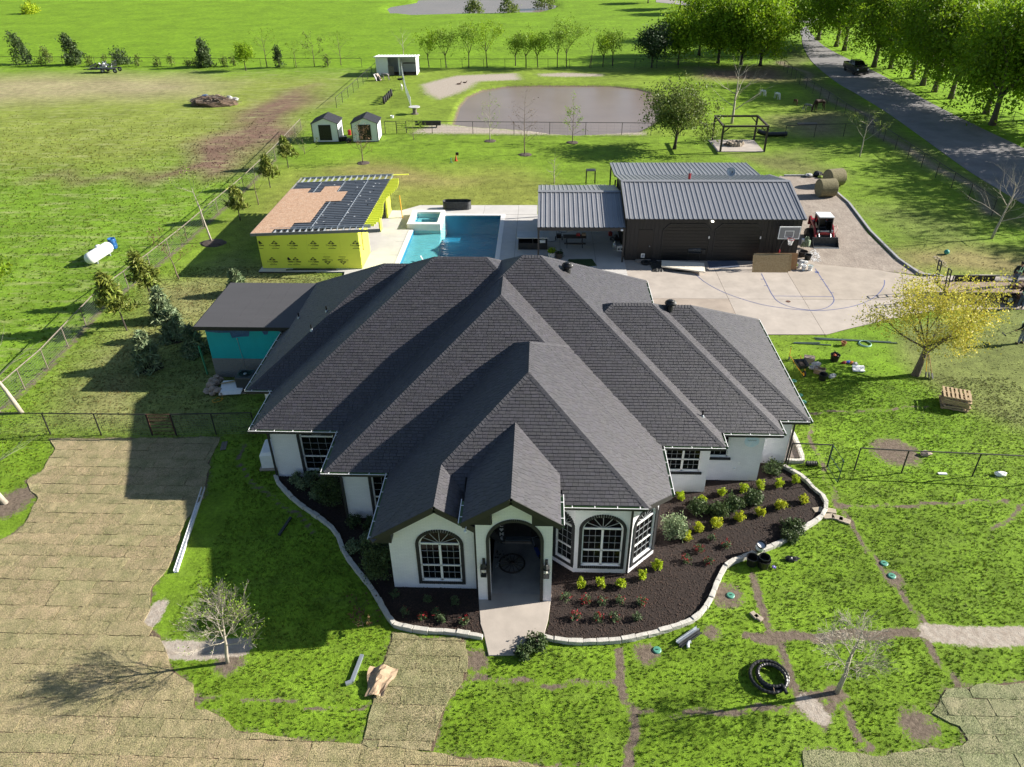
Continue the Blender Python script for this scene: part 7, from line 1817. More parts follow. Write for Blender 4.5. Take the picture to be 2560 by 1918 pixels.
for i,(x,y) in enumerate(((553,730),(578,745))):simple('paver_brick',['tan paver lying on the lawn below the black pots, left one','tan paver lying on the lawn below the black pots, right one'][i],'paver',M['stone_light'],lambda b:b.box(-.1,.1,-.16,.16,0,.1),G(*ZI(x,y)),.5+i*.2,.01)
for i,(p,lb) in enumerate(((ZI(1350,408),'green round valve lid, upper one of two beside the soil line'),(ZI(1397,485),'green round valve lid, lower one of two beside the soil line'),(ZF(797,866),'green valve lid by the wheelbarrow at the house side'),(ZF(835,953),'green valve lid along the right house wall, upper one'),(ZF(857,995),'green valve lid along the right house wall, lower one'),(ZI(408,605),'faded green valve lid in bare soil below the edging'),(ZJ(1822,940),'green valve lid by the soil patch below the edging'))):
 t=thing('valve_lid',lb,'valve lid',G(*p),0,'green irrigation valve lids');b=MB();b.lathe([(.16,0),(.16,.03),(.13,.05),(.01,.055)],18);b.build('lid',M['green_plastic'],t);b=MB();b.box(-.05,.05,-.015,.015,.056,.065);b.build('slot',M['plastic_black'],t)
for i,(x,y,rz0) in enumerate(((945,82,.2),(1020,88,-.2),(1008,122,.1),(1062,130,-.4),(1106,148,-.5))):simple('stepping_stone',['tan stepping stone inside the mulch bed at the edging','tan stepping stone just outside the edging, upper one','tan stepping stone just outside the edging, lower one','tan stepping stone, fourth from the bed','tan stepping stone farthest from the bed'][i],'stepping stone',M['stone_light'],lambda b:b.box(-.24,.24,-.15,.15,0,.075),G(*ZI(x,y)),rz0,.012,group='stepping stones crossing the edging')
simple('concrete_chunk','grey concrete chunk on the grass before the right fence','concrete chunk',M['white_plastic'],lambda b:b.blob((0,0,.1),(.3,.15,.13),8,5,.15),G(*ZF(2060,1445)));simple('white_scrap','small white scrap on the grass under the right fence','scrap',M['white_plastic'],lambda b:b.box(-.2,.2,-.07,.07,0,.05),G(*ZF(1708,1437)));simple('drain_pipe','black corrugated pipe end by the right house corner','pipe',M['plastic_black'],lambda b:b.tube([(k*.04,0,.14) for k in range(14)],[.13 if k%2 else.11 for k in range(14)],12),G(*ZF(868,1385)))
simple('grey_stone','pale stone on the gravel circle behind the right fence','stone',M['stone'],lambda b:b.blob((0,0,.1),(.28,.2,.13),8,6,.2),G(*ZF(1605,1320)))
pc_=G(*ZF(1790,1030));rot=-.36
for k in range(6):
 t=thing('pallet',['wooden pallet at the bottom of the stack on the right lawn','wooden pallet second from the bottom of the stack','wooden pallet third from the bottom of the stack','wooden pallet third from the top of the stack','wooden pallet second from the top of the stack','wooden pallet on top of the stack on the right lawn'][k],'pallet',pc_+Vector((R.uniform(-.05,.05),R.uniform(-.05,.05)+.25,.125*k)),rot+R.uniform(-.06,.06)+(.18 if k==1 else 0),'stacked wooden pallets')
 for i in range(7):b=MB();y=-.62+1.24*i/6;b.box(y-.055,y+.055,-.55,.55,.1,.12);b.build('deck_board',M['wood'],t)
 for y in(-.5,0,.5):b=MB();b.box(-.65,.65,y-.022,y+.022,.02,.1);b.build('stringer',M['wood'],t)
 for y in(-.58,0,.58):b=MB();b.box(y-.05,y+.05,-.55,.55,0,.018);b.build('base_board',M['wood'],t)
wb0=G(*ZS(225,312));wb1=G(*ZS(140,200));t=thing('wheelbarrow','dirty wheelbarrow with yellow handles on the side lawn','wheelbarrow',wb0,aim(wb0,wb1))
b=MB();top=[(.15,-.33),(.95,-.36),(.95,.36),(.15,.33)];bot=[(.35,-.18),(.82,-.22),(.82,.22),(.35,.18)]
b.add([(x,y,.66) for x,y in top]+[(x,y,.34) for x,y in bot]+[(x+(.02 if x<.5 else-.02),y*.93,.66) for x,y in top]+[(x,y*.9,.37) for x,y in bot],[(0,1,5,4),(1,2,6,5),(2,3,7,6),(3,0,4,7),(7,6,5,4),(8,12,13,9),(9,13,14,10),(10,14,15,11),(11,15,12,8),(12,15,14,13),(0,8,9,1),(1,9,10,2),(2,10,11,3),(3,11,8,0)]);b.build('tray',M['steel_dark'],t)
for s in(-1,1):
 b=MB();b.tube([(.0,s*.08,.2),(.5,s*.2,.33),(1.45,s*.3,.55)],.022,7);b.build('handle',M['yellow'],t)
 b=MB();b.tube([(.7,s*.2,.34),(.85,s*.22,0),(1.0,s*.23,.36)],.016,6);b.build('leg',M['black_paint'],t)
b=MB();b.torus(.15,.05,18,8,(0,0,.2),'Y');w_=b.build('wheel',M['rubber'],t);b=MB();b.tube([(0,-.04,.2),(0,.04,.2)],.1,12);b.build('rim',M['yellow'],w_)
b=MB();b.blob((.6,0,.5),(.3,.2,.1),10,6,.1);b.build('load',M['soil'],t)
def shovel(label,p,q,m=None,hd=.0):
 t=thing('shovel',label,'shovel',p);d=q-p;b=MB();b.tube([d*.25,d],.018,6);b.build('shaft',m or M['yellow'],t);n_=d.normalized();s=n_.orthogonal().normalized()
 b=MB();P=[d*.27+s*.03,d*.22+s*.11,d*.06+s*.10,d*0,d*.06-s*.10,d*.22-s*.11,d*.27-s*.03];f=n_.cross(s)*.012;b.add([x+f for x in P]+[x-f for x in P],[tuple(range(7)),tuple(range(13,6,-1))]+[(k,k+7,(k+1)%7+7,(k+1)%7) for k in range(7)]);b.build('blade',M['steel_dark'],t)
 b=MB();b.bar(d+s*.07,d-s*.07,.03);b.build('grip',M['plastic_black'],t);return t
shovel('shovel with a yellow shaft leaning behind the wheelbarrow',G(*ZS(133,205)),GY(*ZS(147,118),G(*ZS(133,205)).y+.25));tb_=G(2294,938)
for i in range(3):shovel(['shovel leaning on the yellow tree trunk, left one','shovel leaning on the yellow tree trunk, middle one','shovel leaning on the yellow tree trunk, right one'][i],tb_+Vector((.35+.16*i,-.25-.1*i,0)),tb_+Vector((.18+.05*i,.05,1.35)),[M['yellow'],M['wood'],M['plywood']][i])
M['bag_white']=mat('white_sack',(.62,.62,.60),.7,var=.2,vs=4)
simple('cement_box','grey carton beside the wheelbarrow tray','box',M['stone'],lambda b:b.box(-.3,.3,-.2,.2,0,.35),G(*ZS(258,215)),-.3,.01);simple('sack','white filled sack beside the wheelbarrow','sack',M['bag_white'],lambda b:(b.blob((0,0,.13),(.35,.25,.15),10,7,.12),b.blob((.1,.08,.3),(.3,.2,.12),10,7,.12)),G(*ZS(293,262)),.2)
simple('carton','open brown carton beside the black bucket on the side lawn','carton',M['card'],lambda b:(b.box(-.3,.3,-.02,0,0,.3),b.box(-.3,.3,.38,.4,0,.3),b.box(-.3,-.28,0,.38,0,.3),b.box(.28,.3,0,.38,0,.3),b.bar((-.3,-.1,.36),(.3,-.1,.36),.2,.01)),G(*ZS(320,295)),-.5)
pot('black bucket among cartons on the side lawn',G(*ZS(345,328)),.24,.38,M['plastic_black'],name='bucket');simple('litter','heap of white wrappers by the black bucket','litter',M['bag_white'],lambda b:(b.blob((0,0,.08),(.2,.14,.1),9,6,.3),b.box(.05,.35,.0,.2,0,.1)),G(*ZS(402,315)),.4)
t=pot('black pot holding brown and orange debris on the side lawn',G(*ZS(420,208)),.27,.42,M['plastic_black']);b=MB();b.blob((0,0,.42),(.24,.24,.16),9,6,.35);b.build('debris',M['leaf_rust'],t);b=MB();b.blob((-.1,-.12,.45),(.12,.1,.08),7,5,.2);b.build('orange_scrap',mat('orange',(.6,.12,.03),.6),t)
t=thing('rag_heap','small heap of red, blue and orange rags on the side lawn','rags',G(*ZS(505,225)))
for i,(x,y,cc) in enumerate(((-.2,0,(.35,.06,.05)),(.05,.05,(.05,.12,.5)),(.22,-.02,(.6,.2,.04)),(.4,-.1,(.4,.42,.45)))):b=MB();b.blob((x,y,.06),(.16,.12,.08),8,5,.3);b.build('rag',mat('rag_cloth',cc,.9),t)
simple('cooler_lid','white folded sheet lying beside the coloured rags','sheet',M['white_plastic'],lambda b:(b.box(-.35,.3,-.3,.0,.02,.1),b.box(-.3,.36,.02,.3,.02,.14)),G(*ZS(573,265)),-.1,.01)
pa=[(ZS(290,66),ZS(700,88)),(ZS(300,76),ZS(780,92)),(ZS(320,70),ZS(820,100)),(ZS(160,99),ZS(400,112)),(ZS(165,96),ZS(330,98))]
for i,(a,c) in enumerate(pa):
 a,c=G(*a),G(*c);simple('irrigation_pipe',['dark grey-green pipe at the back of the pipe bundle','dark pipe in the middle of the pipe bundle','longest pipe of the bundle, reaching to the yellow tree','short pipe left of the bundle, near the roof edge','shorter pipe left of the bundle, behind the other'][i],'pipe',mat('pipe_green',(.10,.16,.15),.5) if i==0 else bpy.data.materials['pipe_green'],lambda b:b.tube([(0,0,.04),c-a+Vector((0,0,.04))],.035,7),a,group='pipes lying on the grass by the driveway')
simple('terracotta_pot','small orange clay pot beside the pipes','pot',mat('terracotta',(.45,.2,.08),.8),lambda b:b.lathe([(.1,0),(.15,.22),(.17,.22),(.17,.26),(.13,.26),(.1,.05)],12),G(*ZS(478,112)));simple('hose_ring','pale green coiled hose ring on the grass by the pipes','hose',mat('mint_hose',(.35,.62,.48),.5),lambda b:[b.torus(.38-.02*k,.022,22,6,(.01*k,0,.03+.02*k)) for k in range(3)],G(*ZS(615,104)))
simple('ball','small green ball on the dry grass behind the yellow tree','ball',mat('ball_green',(.05,.38,.30),.5),lambda b:b.blob((0,0,.2),(.2,.2,.2),16,10),G(*ZL(683,150)),0,0,True)
for k in range(40):
 pass
tag(chips('pebble_patch',[PX([(540,175),(600,170),(690,240),(700,290),(650,280)],ZL)],160,.06,M['stone_light'],.03,''),'patch of loose pale pebbles on the dry lawn behind the yellow tree','pebbles')
# garage front
t=thing('basketball_hoop','portable basketball hoop with a clear backboard before the garage','basketball hoop',(18.3,52.7,.05))
b=MB();b.tube([(-.55,.35,.1),(-.35,.3,1.6),(.05,.28,2.5)],.06,8);b.build('pole',M['black_paint'],t);b=MB();b.box(-1.0,-.1,.1,.75,0,.2);b.build('base',M['plastic_black'],t,bevel=.04)
b=MB();b.box(-.75,.75,.02,.05,2.12,3.02);M['acrylic']=mat('acrylic',(.30,.31,.33),.15);b.build('backboard',M['acrylic'],t)
b=MB()
for z in(2.12,3.02):b.box(-.78,.78,.0,.07,z-.03,z+.03)
for x in(-.75,.75):b.box(x-.03,x+.03,.001,.069,2.15,2.99)
for z in(2.25,2.72):b.box(-.33,.33,.005,.018,z-.025,z+.025)
for x in(-.31,.31):b.box(x-.025,x+.025,.0051,.0179,2.27,2.70)
b.build('frame',M['white_plastic'],t)
b=MB();b.torus(.23,.02,22,6,(.08,-.32,2.2));b.box(-.02,.18,-.1,.02,2.14,2.24);b.build('rim',M['red'],t)
b=MB()
for k in range(12):
 a=2*PI*k/12;a2=a+PI/6;a0=a-PI/6
 for e in(a2,a0):b.tube([(.08+.23*math.cos(a),-.32+.23*math.sin(a),2.2),(.08+.16*math.cos(e),-.32+.16*math.sin(e),1.98),(.08+.12*math.cos(a),-.32+.12*math.sin(a),1.78)],.012,4)
b.build('net',M['white_plastic'],t)
b=MB();
for x in(-.12,.0,.12):b.bar((x,.12,2.2),(x,.12,3.0),.03)
b.build('bracket',M['galv'],t);b=MB();b.blob((-.42,.22,1.0),(.08,.08,.2),8,6);b.build('crank',M['red'],t)
by=51.2
def board(x0,x1,y,h,lean,m,label,rz=0,z0=.06):
 o=simple('sheet_board',label,'board',m,lambda b:b.add([(x0,y,z0),(x1,y,z0),(x1,y+.02,z0),(x0,y+.02,z0),(x0,y+lean,z0+h),(x1,y+lean,z0+h),(x1,y+lean+.02,z0+h),(x0,y+lean+.02,z0+h)],[(3,2,1,0),(4,5,6,7),(0,1,5,4),(1,2,6,5),(2,3,7,6),(3,0,4,7)]),group='boards leaning before the right garage door');return o
a,c=G(*ZN(982,996)),G(*ZN(1423,996));board(a.x,c.x,a.y,1.15,.45,M['osb_yellow'],'front oriented-strand board leaning before the right garage door');board(a.x+.1,c.x+.25,a.y+.22,1.2,.45,M['osb_yellow'],'strand board just behind the front one, shifted right');board(a.x+.32,c.x+.75,a.y+.5,1.17,.35,M['plywood'],'orange plywood sheet at the back of the leaning boards')
for i,x in enumerate((1140,1305)):
 p=G(*ZN(x,800))+Vector((0,.1,.05));t=thing('tote_bin',['black lidded tote behind the leaning boards, left one','black lidded tote behind the leaning boards, right one'][i],'tote',p,0,'black totes behind the leaning boards');b=MB();b.box(-.4,.4,-.3,.3,0,.85);b.build('tub',M['red'] if i==0 else M['plastic_black'],t,bevel=.03);b=MB();b.box(-.44,.44,-.34,.34,.86,.92);[b.box(-.3,.3,-.24+.12*k,-.2+.12*k,.92,.95) for k in range(5)];b.build('lid',M['plastic_black'],t)
M['foam']=mat('foam_panel',(.76,.70,.58),.7,var=.04,vs=2)
p0,p1_,p2_,p3_=G(*ZE_(868,700),.35),G(*ZE_(1137,735),.35),G(*ZE_(1130,680),.35),G(*ZE_(870,664),.35)
t=thing('panel_pile','stack of cream ribbed panels lying on the dark tarp','panels',p0)
for k in range(7):
 f0,f1=k/7,(k+.93)/7;b=MB();q=[p0.lerp(p3_,f0),p1_.lerp(p2_,f0),p1_.lerp(p2_,f1),p0.lerp(p3_,f1)];b.add([v-p0 for v in q]+[v-p0-Vector((0,0,.1)) for v in q],[(0,1,2,3),(7,6,5,4),(0,4,5,1),(1,5,6,2),(2,6,7,3),(3,7,4,0)]);b.build('panel',M['foam'],t)
M['tarp']=mat('dark_tarp',(.015,.015,.014),.45,col2=(.10,.095,.085),vs=7,bump=1.0,bs=7)
t=thing('tarp','crumpled dark tarp bundle under the cream panels by the garage','tarp',G(*ZE_(940,745)))
p0=G(*ZE_(810,740));p1_=G(*ZE_(1072,758));
b=MB();n1=26;n2=9;vs=[]
for i in range(n1):
 for j in range(n2):x=(p1_.x-p0.x)*i/(n1-1);y=1.9*j/(n2-1);e=min(1,min(i,n1-1-i)/2.0,min(j,n2-1-j)/1.2);vs.append((p0.x+x-t.location.x+R.uniform(-.05,.05),p0.y+y-t.location.y+R.uniform(-.05,.05),.055+e*R.uniform(.10,.2)))
b.add(vs,[(i*n2+j,(i+1)*n2+j,(i+1)*n2+j+1,i*n2+j+1) for i in range(n1-1) for j in range(n2-1)]);b.build('sheet',M['tarp'],t)
for i,(x,y) in enumerate(((815,690),(770,690))):
 t=thing('tyre',['black tyre lying by the garage door step, right one','black tyre lying by the garage door step, left one'][i],'tyre',G(*ZE_(x,y))+Vector((0,0,.15)),0,'tyres by the garage door step');b=MB();b.torus(.27,.11,20,8,(0,0,0));b.build('tread',M['rubber'],t,smooth=True)
q4=[G(*ZE_(1165,712),.07),G(*ZE_(1350,705),.07),G(*ZE_(1328,666),.07),G(*ZE_(1148,670),.07)]
simple('blue_grey_sheet','flat blue-grey sheet lying on the concrete between the garage doors','sheet',mat('blue_sheet',(.16,.19,.27),.35),lambda b:b.add([v for v in q4]+[v-Vector((0,0,.02)) for v in q4],[(0,1,2,3),(0,4,5,1),(1,5,6,2),(2,6,7,3),(3,7,4,0)]))
t=thing('smoker_grill','black pellet smoker grill standing before the left garage door','grill',G(*ZE_(1062,665)),-.12)
b=MB();b.tube([(-.5,0,.85),(-.48,0,.85),(.48,0,.85),(.5,0,.85)],[.2,.28,.28,.2],18);b.build('barrel',M['steel_dark'],t,smooth=True);b=MB();b.box(.52,.82,-.2,.2,.62,1.0);b.build('hopper',M['black_paint'],t,bevel=.02);b=MB();b.box(-.45,.45,-.5,-.28,.78,.8);b.build('shelf',M['steel_dark'],t)
for x in(-.42,.42):
 for y in(-.2,.2):b=MB();b.bar((x*1.1,y*1.2,0),(x,y,.7),.05);b.build('leg',M['black_paint'],t)
b=MB();b.tube([(-.2,.15,1.05),(-.2,.2,1.45)],.05,8);b.lathe([(.09,1.45),(.07,1.5)],10,(-.2,.2,0));b.build('chimney',M['black_paint'],t)
for i,(x,y,lb) in enumerate(((1610,965,'white bucket with a black handle, left of three by the boards'),(1560,940,'white bucket behind the others by the boards'),(1690,970,'white bucket with a green rim by the boards'))):
 t=pot(lb,G(*ZN(x,y))+Vector((0,0,.05)),.17,.38,M['white_plastic'],0,0,'white buckets on the concrete',name='bucket')
 b=MB();b.torus(.185,.014,18,5,(0,0,.375));b.build('rim',M['green_plastic'] if i==2 else M['white_plastic'],t);b=MB();b.tube([(-.18,0,.35),(-.1,-.17,.2),(.1,-.17,.2),(.18,0,.35)],.008,5);b.build('handle',M['plastic_black'],t)
simple('drop_cloth','white cloth draped over the buckets by the boards','cloth',M['bag_white'],lambda b:(b.blob((0,0,.45),(.32,.24,.12),12,7,.2),b.blob((-.15,.05,.5),(.2,.2,.1),9,6,.2)),G(*ZN(1605,930)));pot('black pot beside the gravel at the garage corner',G(*ZN(1662,838)),.26,.45,M['plastic_black'])
t=pot('brown half-barrel planter at the garage corner',G(*ZN(1600,790)),.36,.42,M['wood_dark'],name='planter');simple('white_cup','tall white container by the cactus at the garage wall','container',M['white_plastic'],lambda b:b.lathe([(.12,0),(.16,.4),(.15,.42)],12),G(*ZN(1605,640)));tag(chips('white_gravel',[PX([(1640,800),(1720,700),(1800,740),(1840,860),(1720,860)],ZN)],420,.05,M['white_plastic'],.04,''),'pale gravel heap spilling from the garage corner','gravel')
M['court']=mat('blue_paint',(.13,.16,.36),.7,var=.2,vs=6)
def strip(name,pts,w_,z=.0565):
 P=[Vector((*p,z)) for p in pts];b=MB();vs=[]
 for i,p in enumerate(P):
  d=(P[min(i+1,len(P)-1)]-P[max(i-1,0)]).normalized();s=Vector((d.y,-d.x,0))*w_/2;vs+=[p+s,p-s]
 b.add(vs,[(2*i,2*i+2,2*i+3,2*i+1) for i in range(len(P)-1)]);return b.build(name,M['court'],court)
court=thing('court_marking','blue painted basketball court lines on the driveway','court lines',(0,0,0))
strip('arc',spline2(PX([(1070,745),(1130,800),(1260,870),(1460,935),(1640,965),(1810,978),(1950,968),(2080,940),(2180,890),(2230,830),(2235,790)],ZE_),8),.055)
strip('key_line',PX([(1480,750),(1540,870)],ZE_)+spline2(PX([(1540,870),(1580,920),(1660,955),(1790,975),(1880,960),(1925,920),(1915,880)],ZE_),6),.055);strip('key_line',PX([(1810,720),(1915,880)],ZE_),.055);strip('free_throw_line',PX([(1555,888),(1920,892)],ZE_),.055)
for x,y in((1850,787),(1880,827),(1910,868)):strip('hash_mark',PX([(x-10,y),(x+14,y)],ZE_),.06)
for x,y in((1500,785),(1520,825)):strip('hash_mark',PX([(x-24,y),(x,y)],ZE_),.06)
strip('block_mark',PX([(1810,742),(1832,742)],ZE_),.32)
simple('drain_cover','small rusty drain cover in the driveway','drain',M['metal_rust'],lambda b:b.lathe([(.16,0),(.16,.012),(.01,.013)],14),G(*ZE_(1645,922))+Vector((0,0,.05)))
# under the carport
p=G(*ZQ(640,1200));t=thing('picnic_table','brown wooden picnic table under the carport','picnic table',p+Vector((0,.1,.1)))
for k in range(5):b=MB();b.box(-.92,.92,-.40+.16*k,-.25+.16*k,.72,.76);b.build('table_board',M['wood_dark'],t)
for s in(-1,1):
 for k in range(2):b=MB();y=s*.78+(k-.5)*.15;b.box(-.85,.85,y-.065,y+.065,.43,.47);b.build('bench_board',M['wood_dark'],t)
for x in(-.62,.62):
 for s in(-1,1):b=MB();b.bar((x,s*.65,0),(x,s*.2,.72),.05,.1);b.build('leg',M['black_paint'],t)
 b=MB();b.bar((x,-.85,.41),(x,.85,.41),.05,.08);b.build('cross_beam',M['black_paint'],t)
simple('toolbox','small box on the picnic table','box',M['card'],lambda b:b.box(-.16,.16,-.12,.12,0,.22),p+Vector((.72,.22,.87)),0,.01);simple('red_toolbox','dark red toolbox on the picnic table','toolbox',M['red'],lambda b:(b.box(-.2,.12,-.12,.1,0,.16),b.bar((-.15,0,.22),(.08,0,.22),.03),b.bar((-.15,0,.15),(-.15,0,.22),.02),b.bar((.08,0,.15),(.08,0,.22),.02)),p+Vector((.32,.24,.87)))
t=thing('pressure_washer','dark pressure washer with looping hoses under the carport','pressure washer',G(*ZQ(425,1120))+Vector((0,0,.1)))
b=MB();b.box(-.2,.2,-.2,.2,.2,.55);b.build('engine',M['plastic_black'],t,bevel=.03);b=MB();b.tube([(-.2,.2,.2),(-.22,.3,.95),(.22,.3,.95),(.2,.2,.2)],.018,6);b.build('frame',M['steel_dark'],t)
for s in(-1,1):b=MB();b.torus(.12,.045,14,7,(s*.27,0,.16),'X');b.build('wheel',M['rubber'],t)
b=MB();b.tube([(.1+.45*math.cos(a*.4)+.2,.3+.1*math.sin(a*.8),.8+.28*math.sin(a*.4)) for a in range(28)],.018,6);b.tube([(0,-.1,.3),(-.3,-.3,.05),(-.7,-.5,.03),(-1.0,-.3,.03),(-1.1,.1,.03)],.018,6);b.build('hose',M['plastic_black'],t)
simple('gas_bottle','pale gas bottle by the carport side of the garage wall','gas bottle',M['galv'],lambda b:b.lathe([(.1,0),(.18,.03),(.19,.45),(.14,.56),(.06,.6),(.1,.62),(.1,.72),(.09,.72),(.03,.62)],16),G(*ZQ(1195,1255))+Vector((0,0,.1)),0,0,True);t=thing('white_carton','white carton with two dark round prints by the garage wall','carton',G(*ZQ(1270,1280))+Vector((0,.2,.1)));b=MB();b.box(-.24,.24,-.16,.16,0,.42);b.build('carton',M['white_plastic'],t);b=MB()
for x in(-.11,.11):b.T=Matrix.Translation((x,-.162,.17))@Matrix.Rotation(PI/2,4,'X');b.lathe([(.075,0),(.075,.001)],12)
b.T=None;b.build('print',M['ink'],t)
simple('fuel_can','red fuel can under the carport','fuel can',M['red'],lambda b:(b.box(-.14,.14,-.1,.1,0,.32),b.bar((-.08,0,.38),(.08,0,.38),.03),b.bar((0,0,.3),(.0,0,.39),.04)),G(*ZQ(1135,1060))+Vector((0,0,.1)),.3,.02)
t=thing('mower','mower with a tan engine cover by the garage side wall','mower',G(*ZQ(1205,1135))+Vector((0,0,.1)),.4);b=MB();b.box(-.3,.3,-.35,.35,.1,.28);b.blob((0,0,.4),(.2,.2,.16),10,6);b.build('deck',M['steel_dark'],t,bevel=.02);b=MB();b.tube([(-.22,.3,.25),(-.24,1.0,.95),(.24,1.0,.95),(.22,.3,.25)],.015,6);b.build('handle',M['plywood'],t)
for x in(-.32,.32):
 for y in(-.25,.25):b=MB();b.torus(.08,.03,12,6,(x,y,.11),'X');b.build('wheel',M['rubber'],t)
for i,(x,y,lb) in enumerate(((325,1365,'leafy plant in a pale pot at the carport edge'),(430,1370,'dark half-barrel pot at the carport edge'))):
 t=pot(lb,G(*ZQ(x,y))+Vector((0,0,.1)),.3,.45,M['bag_white'] if i==0 else M['wood_dark'],name='planter')
 rs_=np.random.RandomState(800+i);c=clumps(26,.3,.3,.2,.6 if i==0 else.45,rs_,.3);crown(t,'plant',M['leaf_bright'] if i==0 else M['leaf_dark'],*leaves(c,14 if i==0 else 5,.07,.06,rs=rs_))
gp_=PX([(560,1390),(885,1385),(950,1480),(700,1500),(520,1470)],ZQ)
M['turf']=mat('dark_turf',(.025,.07,.012),.9,var=.3,vs=14,bump=.8,bs=30);struct(sheet('turf_patch',gp_,.05,.115,M['turf']))
# porch things
t=thing('wagon_wheel','old wooden wagon wheel lying on the porch floor','wagon wheel',G(*ZH(1178,1003),.1));b=MB();b.torus(.52,.035,32,6,(0,0,.0));b.build('felloe',M['wood_dark'],t);b=MB();b.lathe([(.07,-.06),(.1,-.03),(.1,.06),(.06,.1),(.01,.1)],12);b.build('hub',M['wood_dark'],t)
for k in range(14):a=2*PI*k/14;b=MB();b.bar((.08*math.cos(a),.08*math.sin(a),.02),(.51*math.cos(a),.51*math.sin(a),0),.035);b.build('spoke',M['wood_grey'],t)
t=thing('welcome_sign','tall black porch sign with white letters reading WELCOME','sign',(-1.55,23.05,.06),.12);t.rotation_euler=(-.10,0,.10);b=MB();b.box(-.17,.17,-.015,.015,0,1.75);b.build('board',M['black_paint'],t)
for k,ch in enumerate('WELC_ME'):
 z=1.6-k*.235
 if ch=='_':
  b=MB();P=[(0,-.09),(.08,.0),(.09,.05),(.045,.09),(0,.055),(-.045,.09),(-.09,.05),(-.08,.0)];b.prism(P,0,.004);o=b.build('heart',M['white_paint'],t)
 else:o=put('letter',text_mesh(ch,.25,M['white_paint'],.004),t)
 o.location=(0,-.018,z);o.rotation_euler=(PI/2,0,0)
t=thing('toy_scooter','blue toy scooter tipped over on the porch floor','toy',(-.02,22.4,.08),1.9);b=MB();b.box(-.3,.25,-.08,.08,.1,.13);b.build('deck',mat('toy_blue',(.08,.15,.55),.4),t)
for x in(-.3,.3):b=MB();b.torus(.07,.025,12,6,(x,0,.08),'Y');b.build('wheel',M['rubber'],t)
b=MB();b.tube([(.28,0,.1),(.42,.1,.55)],.016,6);b.bar((.42,-.12,.55),(.42,.28,.55),.025);b.build('steering',M['galv'],t)
simple('stick_bundle','pale sticks leaning inside the porch beside the wagon wheel','sticks',M['white_plastic'],lambda b:[b.bar((0,.1*k,0),(.12+.03*k,-.25+.1*k,.38),.02) for k in range(3)],(-1.75,21.55,.06));simple('leaf_litter','small scatter of dead leaves on the porch floor','litter',M['leaf_rust'],lambda b:[b.blob((R.uniform(-.3,.3),R.uniform(-.3,.3),.02),(.04,.03,.015),5,3,.2) for _ in range(24)],(-1.5,22.2,.06))
pq=GY(*ZF(540,1237),27.40);t=thing('wall_plaque','round pale blue plaque hanging on the white right-hand wall','plaque',(pq.x,27.425,pq.z));b=MB();b.T=Matrix.Rotation(PI/2,4,'X');b.lathe([(.33,0),(.33,.018),(.31,.022),(.01,.022)],28);b.build('disc',mat('plaque_blue',(.42,.62,.78),.5,col2=(.72,.80,.85),vs=2.2),t)
b=MB();b.tube([(-.2+.02*k,-.028,.06+.03*math.sin(k*1.3)) for k in range(21)],.007,4);b.build('script',M['steel_dark'],t)
# back yard things
simple('traffic_cone','orange cone on the back lawn','cone',mat('cone_orange',(.65,.10,.02),.5),lambda b:(b.box(-.18,.18,-.18,.18,0,.03),b.lathe([(.13,.03),(.03,.62),(.01,.62)],12)),G(*ZB(835,988)));t=thing('yard_light','black floodlight on a short stake behind the cone','light',G(*ZB(843,978)));b=MB();b.box(-.16,.16,-.06,.06,.45,.75);b.build('head',M['plastic_black'],t);b=MB();b.tube([(0,0,0),(0,0,.5)],.02,6);b.build('stake',M['galv'],t)
simple('sprinkler','pale garden sprinkler left of the cone','sprinkler',M['green_plastic'],lambda b:(b.tube([(0,0,0),(0,0,.45)],.03,6),b.tube([(-.2,0,0),(0,0,.2),(.2,0,0)],.025,5),b.blob((0,0,.5),(.08,.08,.06),8,5)),G(*ZB(805,1002)))
for k in range(5):
 f=k/4;x,y=700+(757-700)*f,442+(382-442)*f;t=thing('tyre',['tyre standing nearest the white sheds in the tyre row','second tyre from the white sheds in the tyre row','middle tyre of the standing row in the pen','fourth tyre from the white sheds in the tyre row','farthest tyre of the standing row, leaning'][k],'tyre',G(*ZK(x,y+3))+Vector((0,0,.52)),.15,'tyres standing in a row in the pen');b=MB();b.torus(.36,.17,22,8,(0,0,0),'X');b.build('tread',M['rubber'],t,smooth=True)
t=thing('cable_spool','pale wooden cable spool used as a table in the pen','cable spool',G(*ZK(943,524)));b=MB();b.lathe([(.75,.88),(.75,.96),(.01,.96)],22);b.build('top',M['bag_white'],t);b=MB();b.lathe([(.28,.08),(.28,.88)],16);b.build('drum',M['wood_grey'],t);b=MB();b.lathe([(.5,0),(.5,.08),(.01,.08)],22);b.build('base',M['wood_grey'],t)
n0,n1_,n2_=G(*ZK(842,222)),G(*ZK(872,360)),G(*ZK(912,470));t=thing('sports_net','long white net strung from the shelter to the cable spool','net',n0)
for p in(n0,n1_,n2_):b=MB();b.tube([p-n0,p-n0+Vector((0,0,2.2 if p is n0 else 1.4))],.03,6);b.build('pole',M['white_plastic'],t)
b=MB()
for a,c,ha,hc in((n0,n1_,2.1,1.3),(n1_,n2_,1.3,1.3)):
 for k in range(9):f=k/8;b.tube([a-n0+Vector((0,0,.05+(ha-.05)*f)),c-n0+Vector((0,0,.05+(hc-.05)*f))],.012,3,cap=False)
 for k in range(26):f=k/25;s=a.lerp(c,f)-n0;b.tube([s+Vector((0,0,.05)),s+Vector((0,0,ha+(hc-ha)*f))],.010,3,cap=False)
b.build('mesh',M['white_plastic'],t)
